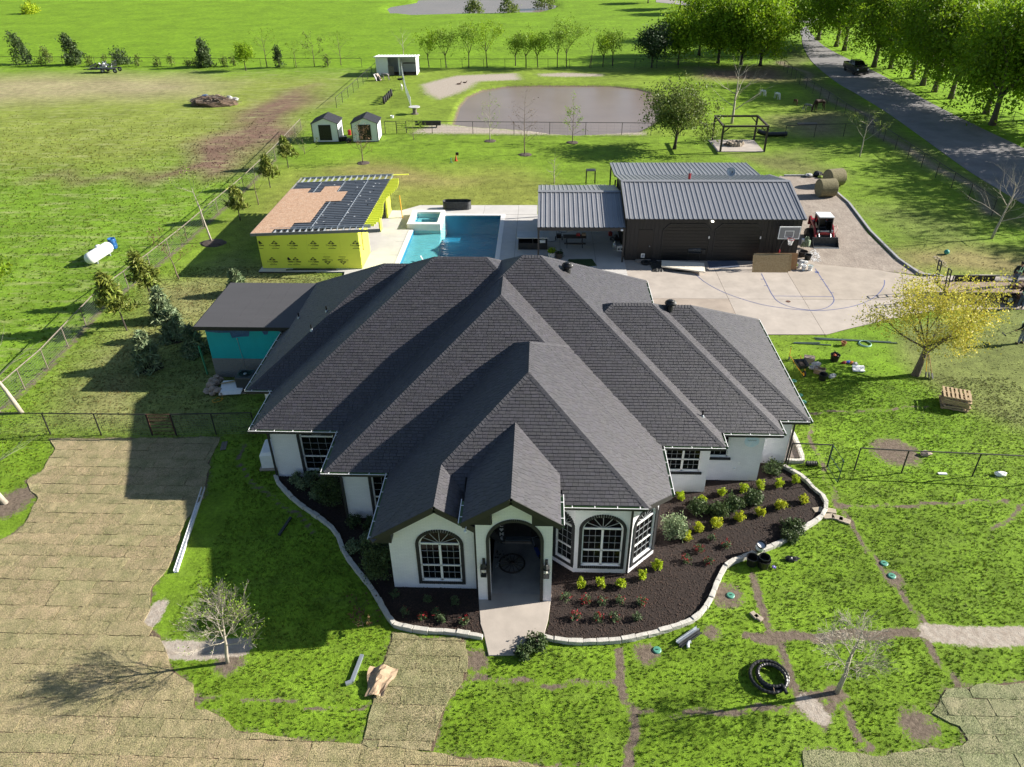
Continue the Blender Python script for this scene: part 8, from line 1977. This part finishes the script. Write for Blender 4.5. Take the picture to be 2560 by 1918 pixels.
simple('trough','long black feed trough on legs along the pond fence','trough',M['plastic_black'],lambda b:(b.box(-1.6,1.6,-.3,.3,.3,.38),b.box(-1.6,1.6,-.3,-.26,.38,.75),b.box(-1.6,1.6,.26,.3,.38,.75),b.box(-1.6,-1.56,-.26,.26,.38,.75),b.box(1.56,1.6,-.26,.26,.38,.75),b.box(-1.0,-.9,-.3,.3,0,.3),b.box(1.0,1.1,-.3,.3,0,.3)),G(*ZK(1050,630)));simple('black_culvert','bent black culvert pipe lying beside the pergola','pipe',M['plastic_black'],lambda b:b.tube([(-1.7,.3,.6),(-1.2,.2,.4),(-.5,0,.28),(.8,0,.28),(1.7,.05,.3)],.26,12),G(*ZR3(655,480)))
simple('flat_board','grey board lying in the dusty corner of the pen','board',M['wood_grey'],lambda b:b.box(-1.2,1.2,-.3,.3,0,.12),G(*ZR3(830,418)),.05)
for i,(x,y,r) in enumerate(((650,262,.55),(672,258,.6))):simple('slanted_slab',['dark slanted slab leaning before the shelter, left','grey slanted slab leaning before the shelter, right'][i],'slab',M['plastic_black'] if i==0 else M['stone'],lambda b:b.bar((0,0,0),(-.5,.3,1.0),.7,.12),G(*ZK(x,y)),.3*i)
jp=G(*ZA(635,445));t=thing('junk_trailer','old trailer heaped with scrap in the open field','trailer',jp,.05);b=MB();b.box(-2.2,2.2,-.85,.85,.55,.68);b.bar((-2.2,0,.6),(-3.3,0,.5),.12);b.build('bed',M['steel_dark'],t)
for x in(-.2,1.9):
 for y in(-.95,.95):b=MB();b.torus(.28,.1,18,8,(x+.6,y,.38),'Y');b.tube([(x+.6,y-.06,.38),(x+.6,y+.06,.38)],.18,10,mi=1);b.build('wheel',[M['rubber'],M['galv']],t)
for k in range(22):b=MB();x=R.uniform(-2.1,1.4);b.bar((x,R.uniform(-.8,.6),.7+R.uniform(0,.4)),(x+R.uniform(-1,1.2),R.uniform(-.8,.8),.8+R.uniform(0,1.0)),R.uniform(.08,.35),R.uniform(.05,.2));b.build('scrap',[M['white_plastic'],M['galv'],M['plastic_black'],M['steel_dark']][k%4],t)
b=MB();[b.bar((2.2,-.8+.32*k,.6),(2.3,-.8+.32*k,1.8),.06) for k in range(6)];b.bar((2.3,-.85,1.8),(2.3,.85,1.8),.07);b.bar((2.25,-.85,1.2),(2.25,.85,1.2),.06);b.build('tailgate',M['steel_dark'],t)
dp=G(*ZA(1290,655));t=thing('brush_pile','heap of grey brush and rubbish in the open field','brush pile',dp);b=MB();b.blob((0,1.3,.1),(3.4,1.7,1.0),18,8,.18);b.build('heap',M['soil'],t)
b=MB()
for k in range(420):a=R.uniform(0,6.28);rr=R.random()**.5;x,y=3.3*rr*math.cos(a),1.3+1.7*rr*math.sin(a);z=1.1*math.sqrt(max(0,1-rr*rr));d=Vector((R.uniform(-1,1),R.uniform(-.6,.6),R.uniform(-.2,.5)));b.tube([(x,y,z),(x+d.x,y+d.y,z+d.z*.5)],R.uniform(.015,.035),3,cap=False)
b.build('twigs',mat('grey_brush',(.26,.21,.17),.9,var=.3),t)
for i,(x,y,z,m) in enumerate(((-1.4,2.2,.95,M['blue_plastic']),(2.2,2.0,.8,M['bag_white']),(2.9,2.3,.55,M['bag_white']),(-2.8,1.6,.5,M['galv']),(.3,2.5,.9,M['card']))):b=MB();b.blob((x,y,z),(.5,.35,.25),8,6,.25);b.build('rubbish',m,t)
M['hay_end']=mat('hay_end',(.34,.29,.17),.95,var=.35,vs=5,bump=.8,bs=26)
for i,(p,rz0,lb) in enumerate(((G(*ZE_(1885,288)),.12,'large round hay bale in front on the gravel yard'),(G(*ZE_(1935,222)),.3,'round hay bale standing behind the front bale'))):
 t=thing('hay_bale',lb,'hay bale',p+Vector((0,.75,0)),rz0,'round hay bales on the gravel yard');b=MB();r=.82;prof=[(-.78,r*.96),(-.75,r),(.75,r),(.78,r*.96)];b.T=Matrix.Translation((0,0,r*.98));b.tube([(x,0,0) for x,q in prof],[q for x,q in prof],32,cap=False);b.build('roll',M['hay'],t)
 b=MB();b.T=Matrix.Translation((0,0,r*.98))@Matrix.Rotation(PI/2,4,'Y')
 for z in(-.78,.78):b.lathe([(r*.96,z),(r*.6,z*1.02),(r*.3,z*1.03),(.02,z*1.03)],24)
 b.build('end_face',M['hay_end'],t)
for i,(x,y,m,r,lb) in enumerate(((1822,150,'plastic_black',.45,'black lidded drum among the yard clutter behind the bales'),(1842,162,'leaf_lime',.3,'yellow-green bag among the yard clutter'),(1770,155,'bag_white',.4,'white sheet scrap left of the yard clutter'),(1860,155,'wood_dark',.4,'dark crate among the yard clutter'))):simple('yard_clutter',lb,'clutter',M[m] if m!='leaf_lime' else mat('lime_bag',(.3,.4,.05),.7),lambda b:b.blob((0,0,r*.5),(r,r*.8,r*(.8 if i==0 else.4)),9,6,.2),G(*ZE_(x,y)))
simple('plastic_scrap','white sliver of plastic on the gravel left of the bales','scrap',M['white_plastic'],lambda b:b.bar((0,0,.03),(.7,.15,.05),.12,.03),G(*ZE_(1812,230)))
# MACHINES
def wheel(parent,x,y,z,r,w_,rim=None,n=22):
 b=MB();b.torus(r-w_*.45,w_*.5,n,10,(0,0,0),'Y');o=b.build('wheel',M['rubber'],parent,smooth=True);o.location=(x,y,z);o.scale=(1,.95,1)
 b=MB();b.tube([(0,-w_*.32,0),(0,w_*.32,0)],r-w_*.75,16);b.tube([(0,-w_*.40,0),(0,w_*.40,0)],r*.2,8);b.build('rim',rim or M['steel_dark'],o)
 b=MB();
 for k in range(24):a=2*PI*k/24;b.box(-.03,.03,-w_*.42,w_*.42,-.012,.012) if False else b.bar(((r-.012)*math.cos(a),-w_*.42,(r-.012)*math.sin(a)),((r-.012)*math.cos(a),w_*.42,(r-.012)*math.sin(a)),.05,.03)
 b.build('tread',M['rubber'],o);return o
 # tracked loader, nose towards the camera (-y)
lp0=G(*ZN(1870,668));t=thing('track_loader','red compact track loader with a white cab roof and dark bucket','track loader',lp0+Vector((.05,1.35,0)),-.02)
for s in(-1,1):
 b=MB();pr=[(-.95,.14),(-.75,.02),(.8,.02),(1.05,.2),(1.0,.5),(.55,.78),(.3,.80),(-.75,.52),(-.98,.36)];x0,x1=s*.62,s*1.0;n=len(pr)
 b.add([(x,y,z) for x in(x0,x1) for y,z in pr],[tuple(range(n)),tuple(range(2*n-1,n-1,-1))]+[(k,k+n,(k+1)%n+n,(k+1)%n) for k in range(n)]);tr=b.build('track',M['rubber'],t)
 L_=0
 for(a,c) in zip(pr,pr[1:]+pr[:1]):
  m_=max(1,int(math.hypot(c[0]-a[0],c[1]-a[1])/.13))
  for k in range(m_):y,z=a[0]+(c[0]-a[0])*k/m_,a[1]+(c[1]-a[1])*k/m_;q=MB();q.bar((s*.60,y,z),(s*1.02,y,z),.05,.05);q.build('track_lug',M['rubber'],tr)
 b=MB();b.tube([(s*1.01,.6,.45),(s*1.03,.6,.45)],.22,14);b.tube([(s*1.01,-.7,.28),(s*1.03,-.7,.28)],.16,14);b.build('roller',M['steel_dark'],t)
b=MB();b.box(-.58,.58,-.75,1.15,.3,.95);b.box(-.55,.55,.55,1.3,.95,1.35);b.build('chassis',M['steel_dark'],t,bevel=.03)
b=MB();b.box(-.6,.6,1.05,1.35,.5,1.4);b.box(-.62,.62,-.80,-.70,.72,.92);b.build('engine_cover',M['red'],t,bevel=.03)
b=MB()
for x in(-.52,.52):
 b.bar((x,-.62,.9),(x,-.45,2.02),.08);b.bar((x,.55,.9),(x,.55,2.02),.09)
b.bar((-.52,-.45,2.0),(.52,-.45,2.0),.08);b.bar((-.52,.55,2.0),(.52,.55,2.0),.08);b.build('cab_frame',M['black_paint'],t)
b=MB();b.box(-.6,.6,-.55,.68,2.04,2.13);b.build('cab_roof',M['white_plastic'],t,bevel=.03)
b=MB();b.add([(-.52,-.6,.95),(-.52,.5,.95),(-.52,.5,1.98),(-.52,-.43,1.98)],[(0,1,2,3)]);b.add([(.52,-.6,.95),(.52,.5,.95),(.52,.5,1.98),(.52,-.43,1.98)],[(3,2,1,0)]);b.build('side_glass',M['glass'],t)
b=MB();b.box(-.27,.27,-.1,.4,.95,1.12);b.box(-.27,.27,.3,.42,1.1,1.75);b.build('seat',M['plastic_black'],t,bevel=.04);b=MB();b.tube([(-.35,-.25,.9),(-.35,-.3,1.3)],.02,6);b.tube([(.35,-.25,.9),(.35,-.3,1.3)],.02,6);b.build('control_lever',M['plastic_black'],t)
b=MB();b.box(-.35,.35,-.70,-.62,.94,1.05);b.build('step',M['galv'],t)
for s in(-1,1):
 b=MB();b.bar((s*.72,1.15,1.55),(s*.72,-.35,1.15),.13,.22);b.bar((s*.72,-.30,1.2),(s*.72,-1.02,.45),.13,.2);b.bar((s*.72,1.2,.9),(s*.72,1.15,1.6),.14,.2);b.build('lift_arm',M['red'],t,bevel=.01)
 b=MB();b.tube([(s*.45,-.75,.85),(s*.45,-1.05,.55)],.05,8);b.build('hydraulic_cylinder',M['galv'],t)
 b=MB();b.box(s*.55-.07,s*.55+.07,-.82,-.70,.95,1.12);b.build('headlight',M['galv'],t)
b=MB();b.tube([(.85,-.2,1.2),(1.02,-.3,1.35),(1.05,-.5,1.1),(.85,-.7,.8)],.018,6);b.build('hose',M['red'],t)
b=MB();prof=[(-1.1,.62),(-1.12,.1),(-1.3,.0),(-1.85,.02),(-1.85,.05),(-1.3,.06),(-1.17,.14),(-1.15,.62)];n=len(prof)
b.add([(x,y,z) for x in(-1.0,1.0) for y,z in prof],[tuple(range(n)),tuple(range(2*n-1,n-1,-1))]+[(k,k+n,(k+1)%n+n,(k+1)%n) for k in range(n)])
for x in(-1.0,.97):b.add([(x+d,y,z) for d in(0,.03) for y,z in((-1.12,.62),(-1.12,.02),(-1.8,.03))],[(0,1,2),(5,4,3),(0,3,4,1),(1,4,5,2),(2,5,3,0)])
b.bar((-1.0,-1.12,.63),(1.0,-1.12,.63),.08,.06);b.build('bucket',M['steel_dark'],t)
b=MB();b.box(-.98,.98,-1.9,-1.78,.03,.055);b.build('cutting_edge',M['galv'],t)
# pickup on the road
pr_,pf_=G(*ZM(312,372)),G(*ZM(372,402));fr_=G(*ZM(437,402));hd=aim(pr_,pf_)
t=thing('pickup_truck','black crew-cab pickup driving on the shaded country road','pickup truck',((pr_+fr_)/2)+Vector((0,0,.05)),hd)
W2=.98;M['car_black']=mat('black_car_paint',(.012,.013,.015),.22,coat=.6)
b=MB();body=[(2.95,.55),(2.98,1.0),(2.8,1.22),(1.65,1.30),(1.6,1.34),(-.95,1.34),(-2.9,1.34),(-2.95,.6),(-2.4,.5),(-1.35,.5),(1.3,.5),(2.4,.5)];n=len(body)
b.add([(x,y,z) for y in(-W2,W2) for x,z in body],[tuple(range(n)),tuple(range(2*n-1,n-1,-1))]+[(k,k+n,(k+1)%n+n,(k+1)%n) for k in range(n) if not 5<=k<=5]);b.add([(-.95,-W2,1.34),(-.95,-W2+.1,1.34),(-2.9,-W2+.1,1.34),(-2.9,-W2,1.34),(-.95,W2,1.34),(-.95,W2-.1,1.34),(-2.9,W2-.1,1.34),(-2.9,W2,1.34)],[(0,1,2,3),(7,6,5,4)]);b.box(-2.85,-.98,-W2+.1,W2-.1,.78,.82);b.box(-2.92,-2.86,-W2+.1,W2-.1,.8,1.34);b.build('body',M['car_black'],t)
b=MB();bo=[(1.65,-W2+.03,1.31),(1.65,W2-.03,1.31),(-.95,W2-.03,1.34),(-.95,-W2+.03,1.34)];tp_=[(.75,-.72,1.92),(.75,.72,1.92),(-.75,.72,1.94),(-.75,-.72,1.94)];b.add(bo+tp_,[(4,5,6,7),(0,1,5,4),(1,2,6,5),(2,3,7,6),(3,0,4,7)]);b.build('cab',M['car_black'],t,bevel=.04)
def quad(nm,P,m,o=.012):
 b=MB();n_=(Vector(P[1])-Vector(P[0])).cross(Vector(P[3])-Vector(P[0])).normalized()*o;b.add([Vector(p)+n_ for p in P],[(0,1,2,3)]);return b.build(nm,m,t)
def lerp3(P,u,v):a=Vector(P[0]).lerp(Vector(P[1]),u);c=Vector(P[3]).lerp(Vector(P[2]),u);return a.lerp(c,v)
ws=[bo[0],bo[1],tp_[1],tp_[0]];quad('windscreen',[lerp3(ws,u,v) for u,v in((.06,.1),(.94,.1),(.94,.92),(.06,.92))],M['glass'])
for sdx,P in(('r',[bo[3],bo[0],tp_[0],tp_[3]]),('l',[bo[1],bo[2],tp_[2],tp_[1]])):
 for u0,u1 in((.14,.46),(.5,.82)):quad('side_window',[lerp3(P,u,v) for u,v in((u0,.12),(u1,.12),(u1-.03,.88),(u0+.06,.88))],M['glass'])
b=MB();b.box(2.97,3.02,-.7,.7,.62,1.05);b.build('grille',M['plastic_black'],t);b=MB();b.box(2.95,3.12,-W2,W2,.38,.6);b.build('bumper',M['steel_dark'],t,bevel=.03)
for s in(-1,1):b=MB();b.box(2.9,3.0,s*.82-.13,s*.82+.13,.85,1.06);b.build('headlight',M['white_plastic'],t);b=MB();b.box(1.25,1.45,s*1.12-.12,s*1.12+.12,1.25,1.45);b.build('mirror',M['car_black'],t);b=MB();b.box(-1.2,1.2,s*1.0-.08,s*1.0+.08,.38,.46);b.build('running_board',M['steel_dark'],t)
for x in(-1.9,1.88):
 for y in(-.86,.86):wheel(t,x,y,.43,.43,.3)
 # flatbed trailer at the right
tw=G(*ZL(1330,675));M['deck_wood']=mat('worn_deck',(.36,.27,.20),.9,var=.25,vs=3)
t=thing('flatbed_trailer','flatbed trailer with wooden deck and upright ramps on the driveway','trailer',(tw.x,tw.y+1.15,.05),.0)
X_0,X_1=-4.2,4.5
b=MB();b.box(X_0,X_1,-1.0,-.92,.6,.78);b.box(X_0,X_1,.92,1.0,.6,.78);b.box(X_0,X_0+.1,-.92,.92,.6,.78);[b.box(X_0+k,X_0+k+.08,-.92,.92,.58,.7) for k in range(1,9)];b.build('frame',M['black_paint'],t)
for k in range(9):q=MB();y=-.9+.2*k;q.box(X_0+.1,X_1,y+.004,y+.194,.705,.76);q.build('deck_plank',M['deck_wood'],t)
b=MB();b.bar((X_0+1.2,.97,1.15),(X_1,.97,1.15),.06);[b.bar((X_0+1.2+1.4*k,.97,.78),(X_0+1.2+1.4*k,.97,1.15),.06) for k in range(5)];b.build('side_rail',M['black_paint'],t)
b=MB();b.box(X_0+1.3,X_0+4.0,.985,1.005,.78,1.12);b.build('side_panel',M['black_paint'],t)
for x in(-.05,.95):wheel(t,x,-1.16,.36,.37,.24,M['galv']);wheel(t,x,1.16,.36,.37,.24,M['galv'])
b=MB();
for cxw in(-.05,.95):
 pts=[(cxw+.5*math.cos(PI*k/8),.37+.5*math.sin(PI*k/8)) for k in range(9)]
 for a,c in zip(pts[:-1],pts[1:]):b.bar((a[0],-1.16,a[1]+.06),(c[0],-1.16,c[1]+.06),.28,.03,up=(0,1,0)) if False else b.add([(a[0],-1.3,a[1]+.05),(c[0],-1.3,c[1]+.05),(c[0],-1.01,c[1]+.05),(a[0],-1.01,a[1]+.05)],[(0,3,2,1),(0,1,2,3)])
b.build('mudguard',M['deck_wood'],t)
for y in(-.72,.72):
 b=MB();
 for e in(-.2,.2):b.bar((X_0-.02,y+e,.7),(X_0-.2,y+e,2.35),.06)
 for k in range(6):f=k/5;b.bar((X_0-.02-.18*f,y-.2,.7+1.65*f),(X_0-.02-.18*f,y+.2,.7+1.65*f),.05)
 b.build('ramp',M['black_paint'],t)
for k in range(4):q=MB();q.blob((.7+.4*k,.1+R.uniform(-.3,.3),.9),(.35,.3,.16),9,6,.15);tag(q.build('soil_heap',M['soil']),['brown soil heap on the trailer deck, nearest the tail','brown soil heap on the trailer deck, second from the tail','brown soil heap on the trailer deck, third from the tail','brown soil heap at the right end of the trailer deck'][k],'soil','soil heaps on the trailer').location=t.location
# PEOPLE
def skin_mesh(name,joints,edges,mats,sub=2,root=0,matfn=None):
 me=bpy.data.meshes.new(name);me.from_pydata([j[0] for j in joints],edges,[]);o=bpy.data.objects.new(name,me);COL.objects.link(o)
 m=o.modifiers.new('s','SKIN');m.use_smooth_shade=True
 for i,j in enumerate(joints):
  r=j[1];me.skin_vertices[0].data[i].radius=(r,r) if not isinstance(r,tuple) else r;me.skin_vertices[0].data[i].use_root=(i==root)
 s=o.modifiers.new('u','SUBSURF');s.levels=sub;s.render_levels=sub
 bpy.context.view_layer.update();dg=bpy.context.evaluated_depsgraph_get();m2=bpy.data.meshes.new_from_object(o.evaluated_get(dg));bpy.data.objects.remove(o)
 m2.materials.clear()
 for x in mats:m2.materials.append(x)
 if matfn:
  for p in m2.polygons:p.material_index=matfn(p.center)
 for p in m2.polygons:p.use_smooth=True
 return m2
def person(label,loc,rz,lean,legs,arms,group,hood=True,hat=None,trousers=None):
 """standing figure facing -y; legs: knee/foot offsets, arms: elbow/hand positions per side"""
 t=thing('person',label,'person',loc,rz,group)
 hip_z,sh_z=.92,1.42;ly=lean
 pel=Vector((0,0,hip_z));sp=Vector((0,-ly*.45,1.15));ch=Vector((0,-ly*.85,1.34));nk=Vector((0,-ly-.01,1.50));hdv=Vector((0,-ly*1.15-.03,1.66))
 J=[(pel,.15),(sp,.14),(ch,.155),(nk,.062),(hdv-Vector((0,0,.05)),.075),(hdv+Vector((0,0,.06)),.088)];E=[(0,1),(1,2),(2,3),(3,4),(4,5)]
 hands=[]
 for s,(el,ha) in zip((-1,1),arms):
  i=len(J);sh=ch+Vector((s*.19,.01,.06));J+=[(sh,.07),(Vector(el),.052),(Vector(ha),.036),(Vector(ha)+(Vector(ha)-Vector(el)).normalized()*.07,.034)];E+=[(2,i),(i,i+1),(i+1,i+2),(i+2,i+3)];hands.append((Vector(ha),Vector(el)))
 feet=[]
 for s,(kn,an) in zip((-1,1),legs):
  i=len(J);J+=[(pel+Vector((s*.095,0,-.06)),.105),(Vector(kn),.068),(Vector(an),.045),(Vector(an)+Vector((0,-.12,-.055)),.038)];E+=[(0,i),(i,i+1),(i+1,i+2),(i+2,i+3)];feet.append(Vector(an))
 body=put('body',skin_mesh('body',J,E,[M['skin']],1),t)
 gm=1.16
 JJ=[(p,(r*gm)) for p,r in J[:3]];JJ+=[(nk-Vector((0,0,.02)),.085)];EE=[(0,1),(1,2),(2,3)]
 for k in range(2):
  b0=6+4*k;i=len(JJ);JJ+=[(J[b0][0],.088),(J[b0+1][0],.068),(J[b0+1][0].lerp(J[b0+2][0],.92),.05)];EE+=[(2,i),(i,i+1),(i+1,i+2)]
 JJ[0]=(pel+Vector((0,0,.0)),.172);put('jacket',skin_mesh('jacket',JJ,EE,[M['hoodie']],1),t)
 JJ=[(pel+Vector((0,0,.02)),.160)];EE=[]
 for k in range(2):
  b0=14+4*k;i=len(JJ);JJ+=[(J[b0][0],.118),(J[b0+1][0],.085),(J[b0+2][0]+Vector((0,0,.02)),.066)];EE+=[(0,i),(i,i+1),(i+1,i+2)]
 put('trousers',skin_mesh('trousers',JJ,EE,[trousers or M['jeans']],1),t)
 for a in feet:b=MB();b.blob((a.x,a.y-.07,.045),(.05,.145,.05),10,6);b.build('shoe',M['plastic_black'],t,smooth=True)
 v=MB()
 for s in(-1,1):
  for yy in(-1,1):v.bar((s*.095,sp.y+yy*.165,1.0),(s*.10,ch.y+yy*.175,1.46),.05,.012,up=(0,1,0))
 n=16;ring=[(.185*math.cos(2*PI*k/n),sp.y+.178*math.sin(2*PI*k/n),1.13) for k in range(n)]
 for k in range(n):v.bar(ring[k],ring[(k+1)%n],.012,.06)
 ring=[(.185*math.cos(2*PI*k/n),sp.y*.4+.178*math.sin(2*PI*k/n),1.0) for k in range(n)]
 v.build('reflective_band',M['vest'],t)
 h=MB();h.blob((hdv.x,hdv.y+.015,hdv.z+.045),(.098,.11,.105),12,8);h.build('hood' if hood else 'hair',M['hoodie'] if hood else M['hair'],t,smooth=True)
 f=MB();fy=hdv.y-.10
 for s in(-1,1):f.blob((s*.032,fy,hdv.z+.02),(.012,.008,.009),6,4)
 f.build('eyes',M['hair'],t);f=MB();f.blob((0,fy-.012,hdv.z-.012),(.014,.02,.022),6,5);f.blob((0,fy+.002,hdv.z-.055),(.024,.008,.006),6,4,mi=0);f.build('nose_and_mouth',M['skin'],t)
 for(ha,el),s in zip(hands,(-1,1)):
  d=(ha-el).normalized();sd_=d.cross(Vector((0,1,0))).normalized();up_=sd_.cross(d)
  b=MB();b.T=None;c0=ha+d*.05;b.blob(tuple(c0),(.035,.035,.05),8,6)
  for k in range(4):o=sd_*(-.03+.02*k);l=(.055,.065,.062,.048)[k];p0=c0+o+d*.03;b.tube([p0,p0+d*l*.5+up_*.006,p0+d*l*.8+up_*.03],[.0095,.009,.007],6)
  b.tube([c0-sd_*.03,c0-sd_*.05+d*.025,c0-sd_*.045+d*.055],[.011,.010,.008],6);b.build('hand',M['skin'],t)
 return t
stand=[((-.10,-.03,.48),(-.12,0,.08)),((.10,-.02,.48),(.13,.02,.08))]
pA=G(*ZL(1375,470),.82);person('person in a black hood standing on the trailer, hands lowered',Vector((pA.x,pA.y,.82)),.1,.10,stand,[((-.30,-.06,1.16),(-.33,-.14,.92)),((.30,-.06,1.16),(.32,-.14,.92))],'workers in reflective vests')
pB=G(*ZL(1435,712));person('person in jeans beside the trailer wheel, facing away',Vector((pB.x+.05,pB.y,.05)),PI-.3,.16,[((-.10,-.06,.48),(-.13,.05,.08)),((.10,-.05,.48),(.14,-.06,.08))],[((-.27,-.18,1.16),(-.22,-.42,1.05)),((.27,-.18,1.16),(.22,-.42,1.05))],'workers in reflective vests',hood=False)
pC=G(*ZL(1425,1075));pcx=person('person on the right lawn facing away and holding a tool',Vector((pC.x+.15,pC.y,0)),PI+.5,.14,[((-.12,-.05,.48),(-.18,.04,.08)),((.12,-.05,.48),(.20,-.03,.08))],[((-.27,-.14,1.14),(-.14,-.36,.92)),((.30,-.10,1.14),(.34,-.30,.90))],'workers in reflective vests',hood=False,trousers=mat('pale_denim',(.22,.26,.33),.85,var=.15,vs=10))
a=pcx.matrix_basis@Vector((.36,-.36,.86));rk_=Vector((a.x-.55,a.y+.05,.55))
t=thing('garden_rake','long-handled rake held by the person on the right lawn','rake',rk_);q=MB();q.tube([(0,0,0),a-rk_+(a-rk_)*.4],.016,6);q.build('shaft',M['wood_grey'],t);q=MB();q.bar((-.02,-.22,.0),(-.02,.22,.0),.05);q.build('rake_head',M['steel_dark'],t)
# ANIMALS
def animal(name,label,cat,loc,rz,L_,m,graze=True,lying=False,horse=False,group=None):
 """body along +x; L_ body length"""
 t=thing(name,label,cat,loc,rz,group);s=L_;leg=.0 if lying else(s*.62 if not horse else s*.72);bz=leg+s*.18
 sh=Vector((s*.42,0,bz+.02*s));hp=Vector((-s*.42,0,bz+.03*s));mid=Vector((0,0,bz-.02*s))
 nkb=sh+Vector((s*.14,0,s*.08))
 hd_=Vector((s*.78,0,s*.14)) if graze else Vector((s*.72,0,bz+s*.42));nkm=nkb.lerp(hd_,.55)+Vector((s*.05,0,0))
 muz=hd_+(Vector((s*.14,0,-s*.09)) if not graze else Vector((s*.07,0,-s*.10)))
 J=[(mid,s*.175),(sh,s*.17),(hp,s*.165),(nkb,s*.11),(nkm,s*.075),(hd_,s*.07),(muz,s*.042)];E=[(0,1),(0,2),(1,3),(3,4),(4,5),(5,6)]
 if not lying:
  for y in(-1,1):
   i=len(J);x=s*.40;J+=[(Vector((x,y*s*.10,bz-s*.08)),s*.075),(Vector((x+.01*s,y*s*.10,leg*.48)),s*.042),(Vector((x-.01*s,y*s*.10,leg*.12)),s*.028),(Vector((x+.02*s,y*s*.10,s*.015)),s*.036)];E+=[(1,i),(i,i+1),(i+1,i+2),(i+2,i+3)]
   i=len(J);x=-s*.42;J+=[(Vector((x+.02*s,y*s*.10,bz-s*.08)),s*.09),(Vector((x+.06*s,y*s*.10,leg*.72)),s*.058),(Vector((x-.08*s,y*s*.10,leg*.40)),s*.036),(Vector((x-.05*s,y*s*.10,leg*.10)),s*.027),(Vector((x-.03*s,y*s*.10,s*.015)),s*.036)];E+=[(2,i),(i,i+1),(i+1,i+2),(i+2,i+3),(i+3,i+4)]
 else:
  for y in(-1,1):i=len(J);J+=[(Vector((s*.3,y*s*.15,s*.06)),s*.05),(Vector((s*.55,y*s*.16,s*.05)),s*.035)];E+=[(1,i),(i,i+1)]
 put('body',skin_mesh('body',J,E,[m],1),t)
 b=MB()
 for y in(-1,1):e=hd_+Vector((-s*.03,y*s*.05,s*.05));b.tube([e,e+Vector((-s*.02,y*s*.05,s*.09))],[s*.025,s*.006],5)
 b.build('ears',m,t)
 b=MB();tl=hp+Vector((-s*.15,0,s*.08));b.tube([tl,tl+Vector((-s*.08,0,-s*.05)),tl+Vector((-s*.1,0,-s*(.42 if horse else.15)))],[s*.03,s*.028,s*.01],6);b.build('tail',M['hair'] if horse else m,t)
 if horse:
  b=MB();
  for k in range(8):p=nkb.lerp(hd_,k/8)+Vector((-.02*s,0,s*.10));b.blob(tuple(p),(s*.03,s*.03,s*.05),6,4,.2)
  b.build('mane',M['hair'],t)
 return t
gg='goats and ponies grazing in the pen'
animal('horse','dark brown horse grazing near the roadside fence','horse',G(*ZC(950,684)),PI+.35,1.45,M['fur_brown'],True,False,True,gg);animal('pony','black and white calf grazing beside the dark horse','calf',G(*ZC(886,682)),PI-.5,.95,M['fur_pied'],True,False,False,gg)
animal('goat','small reddish-brown goat behind the horse','goat',G(*ZC(803,642)),-1.4,.75,M['fur_red'],True,False,False,gg);animal('goat','white goat grazing alone, the nearer of two by the bare tree','goat',G(*ZC(690,608)),-1.2,.95,M['fur_white'],True,False,False,gg);animal('goat','white goat grazing farther back by the bare tree','goat',G(*ZC(602,588)),-1.0,.85,M['fur_white'],True,False,False,gg)
animal('donkey','grey and white donkey grazing in front of the shelter','donkey',G(*ZK(715,258)),2.9,1.15,M['fur_grey'],True,False,False,gg);animal('goat','white goat standing beside the net in the pen','goat',G(*ZK(840,336)),-1.5,.85,M['fur_white'],False,False,False,gg);animal('goat','dark goat lying before the shelter bays','goat',G(*ZK(822,256)),.2,.9,M['hoodie'],False,True,False,gg)
animal('goose','dark bird resting on the bare sand by the pond, left one','bird',G(*ZB(850,520)),.6,.7,M['fur_brown'],False,True,False,'dark birds on the pond sand');animal('goose','dark bird resting on the bare sand by the pond, right one','bird',G(*ZB(886,510)),.1,.55,M['fur_brown'],False,True,False,'dark birds on the pond sand')
simple('white_tub','small white tub on the grass near the pen gate','tub',M['white_plastic'],lambda b:b.lathe([(.2,0),(.25,.3),(.22,.3),(.18,.05)],12),G(*ZK(763,555)));simple('red_can','red can between the two white sheds','can',M['red'],lambda b:b.lathe([(.22,0),(.22,.55),(.1,.62),(.02,.64)],12),G(*ZK(426,690)))
for i,(x,y) in enumerate(((345,740),(385,735),(420,748))):simple('shed_clutter',['dark crate between the white sheds, left','dark crate between the white sheds, middle','dark sack between the white sheds, right'][i],'crate',M['plastic_black'],(lambda b:b.box(-.3,.3,-.3,.3,0,.5)) if i<2 else(lambda b:b.blob((0,0,.2),(.4,.3,.25),8,6,.2)),G(*ZK(x,y)),.3*i,.02 if i<2 else 0)
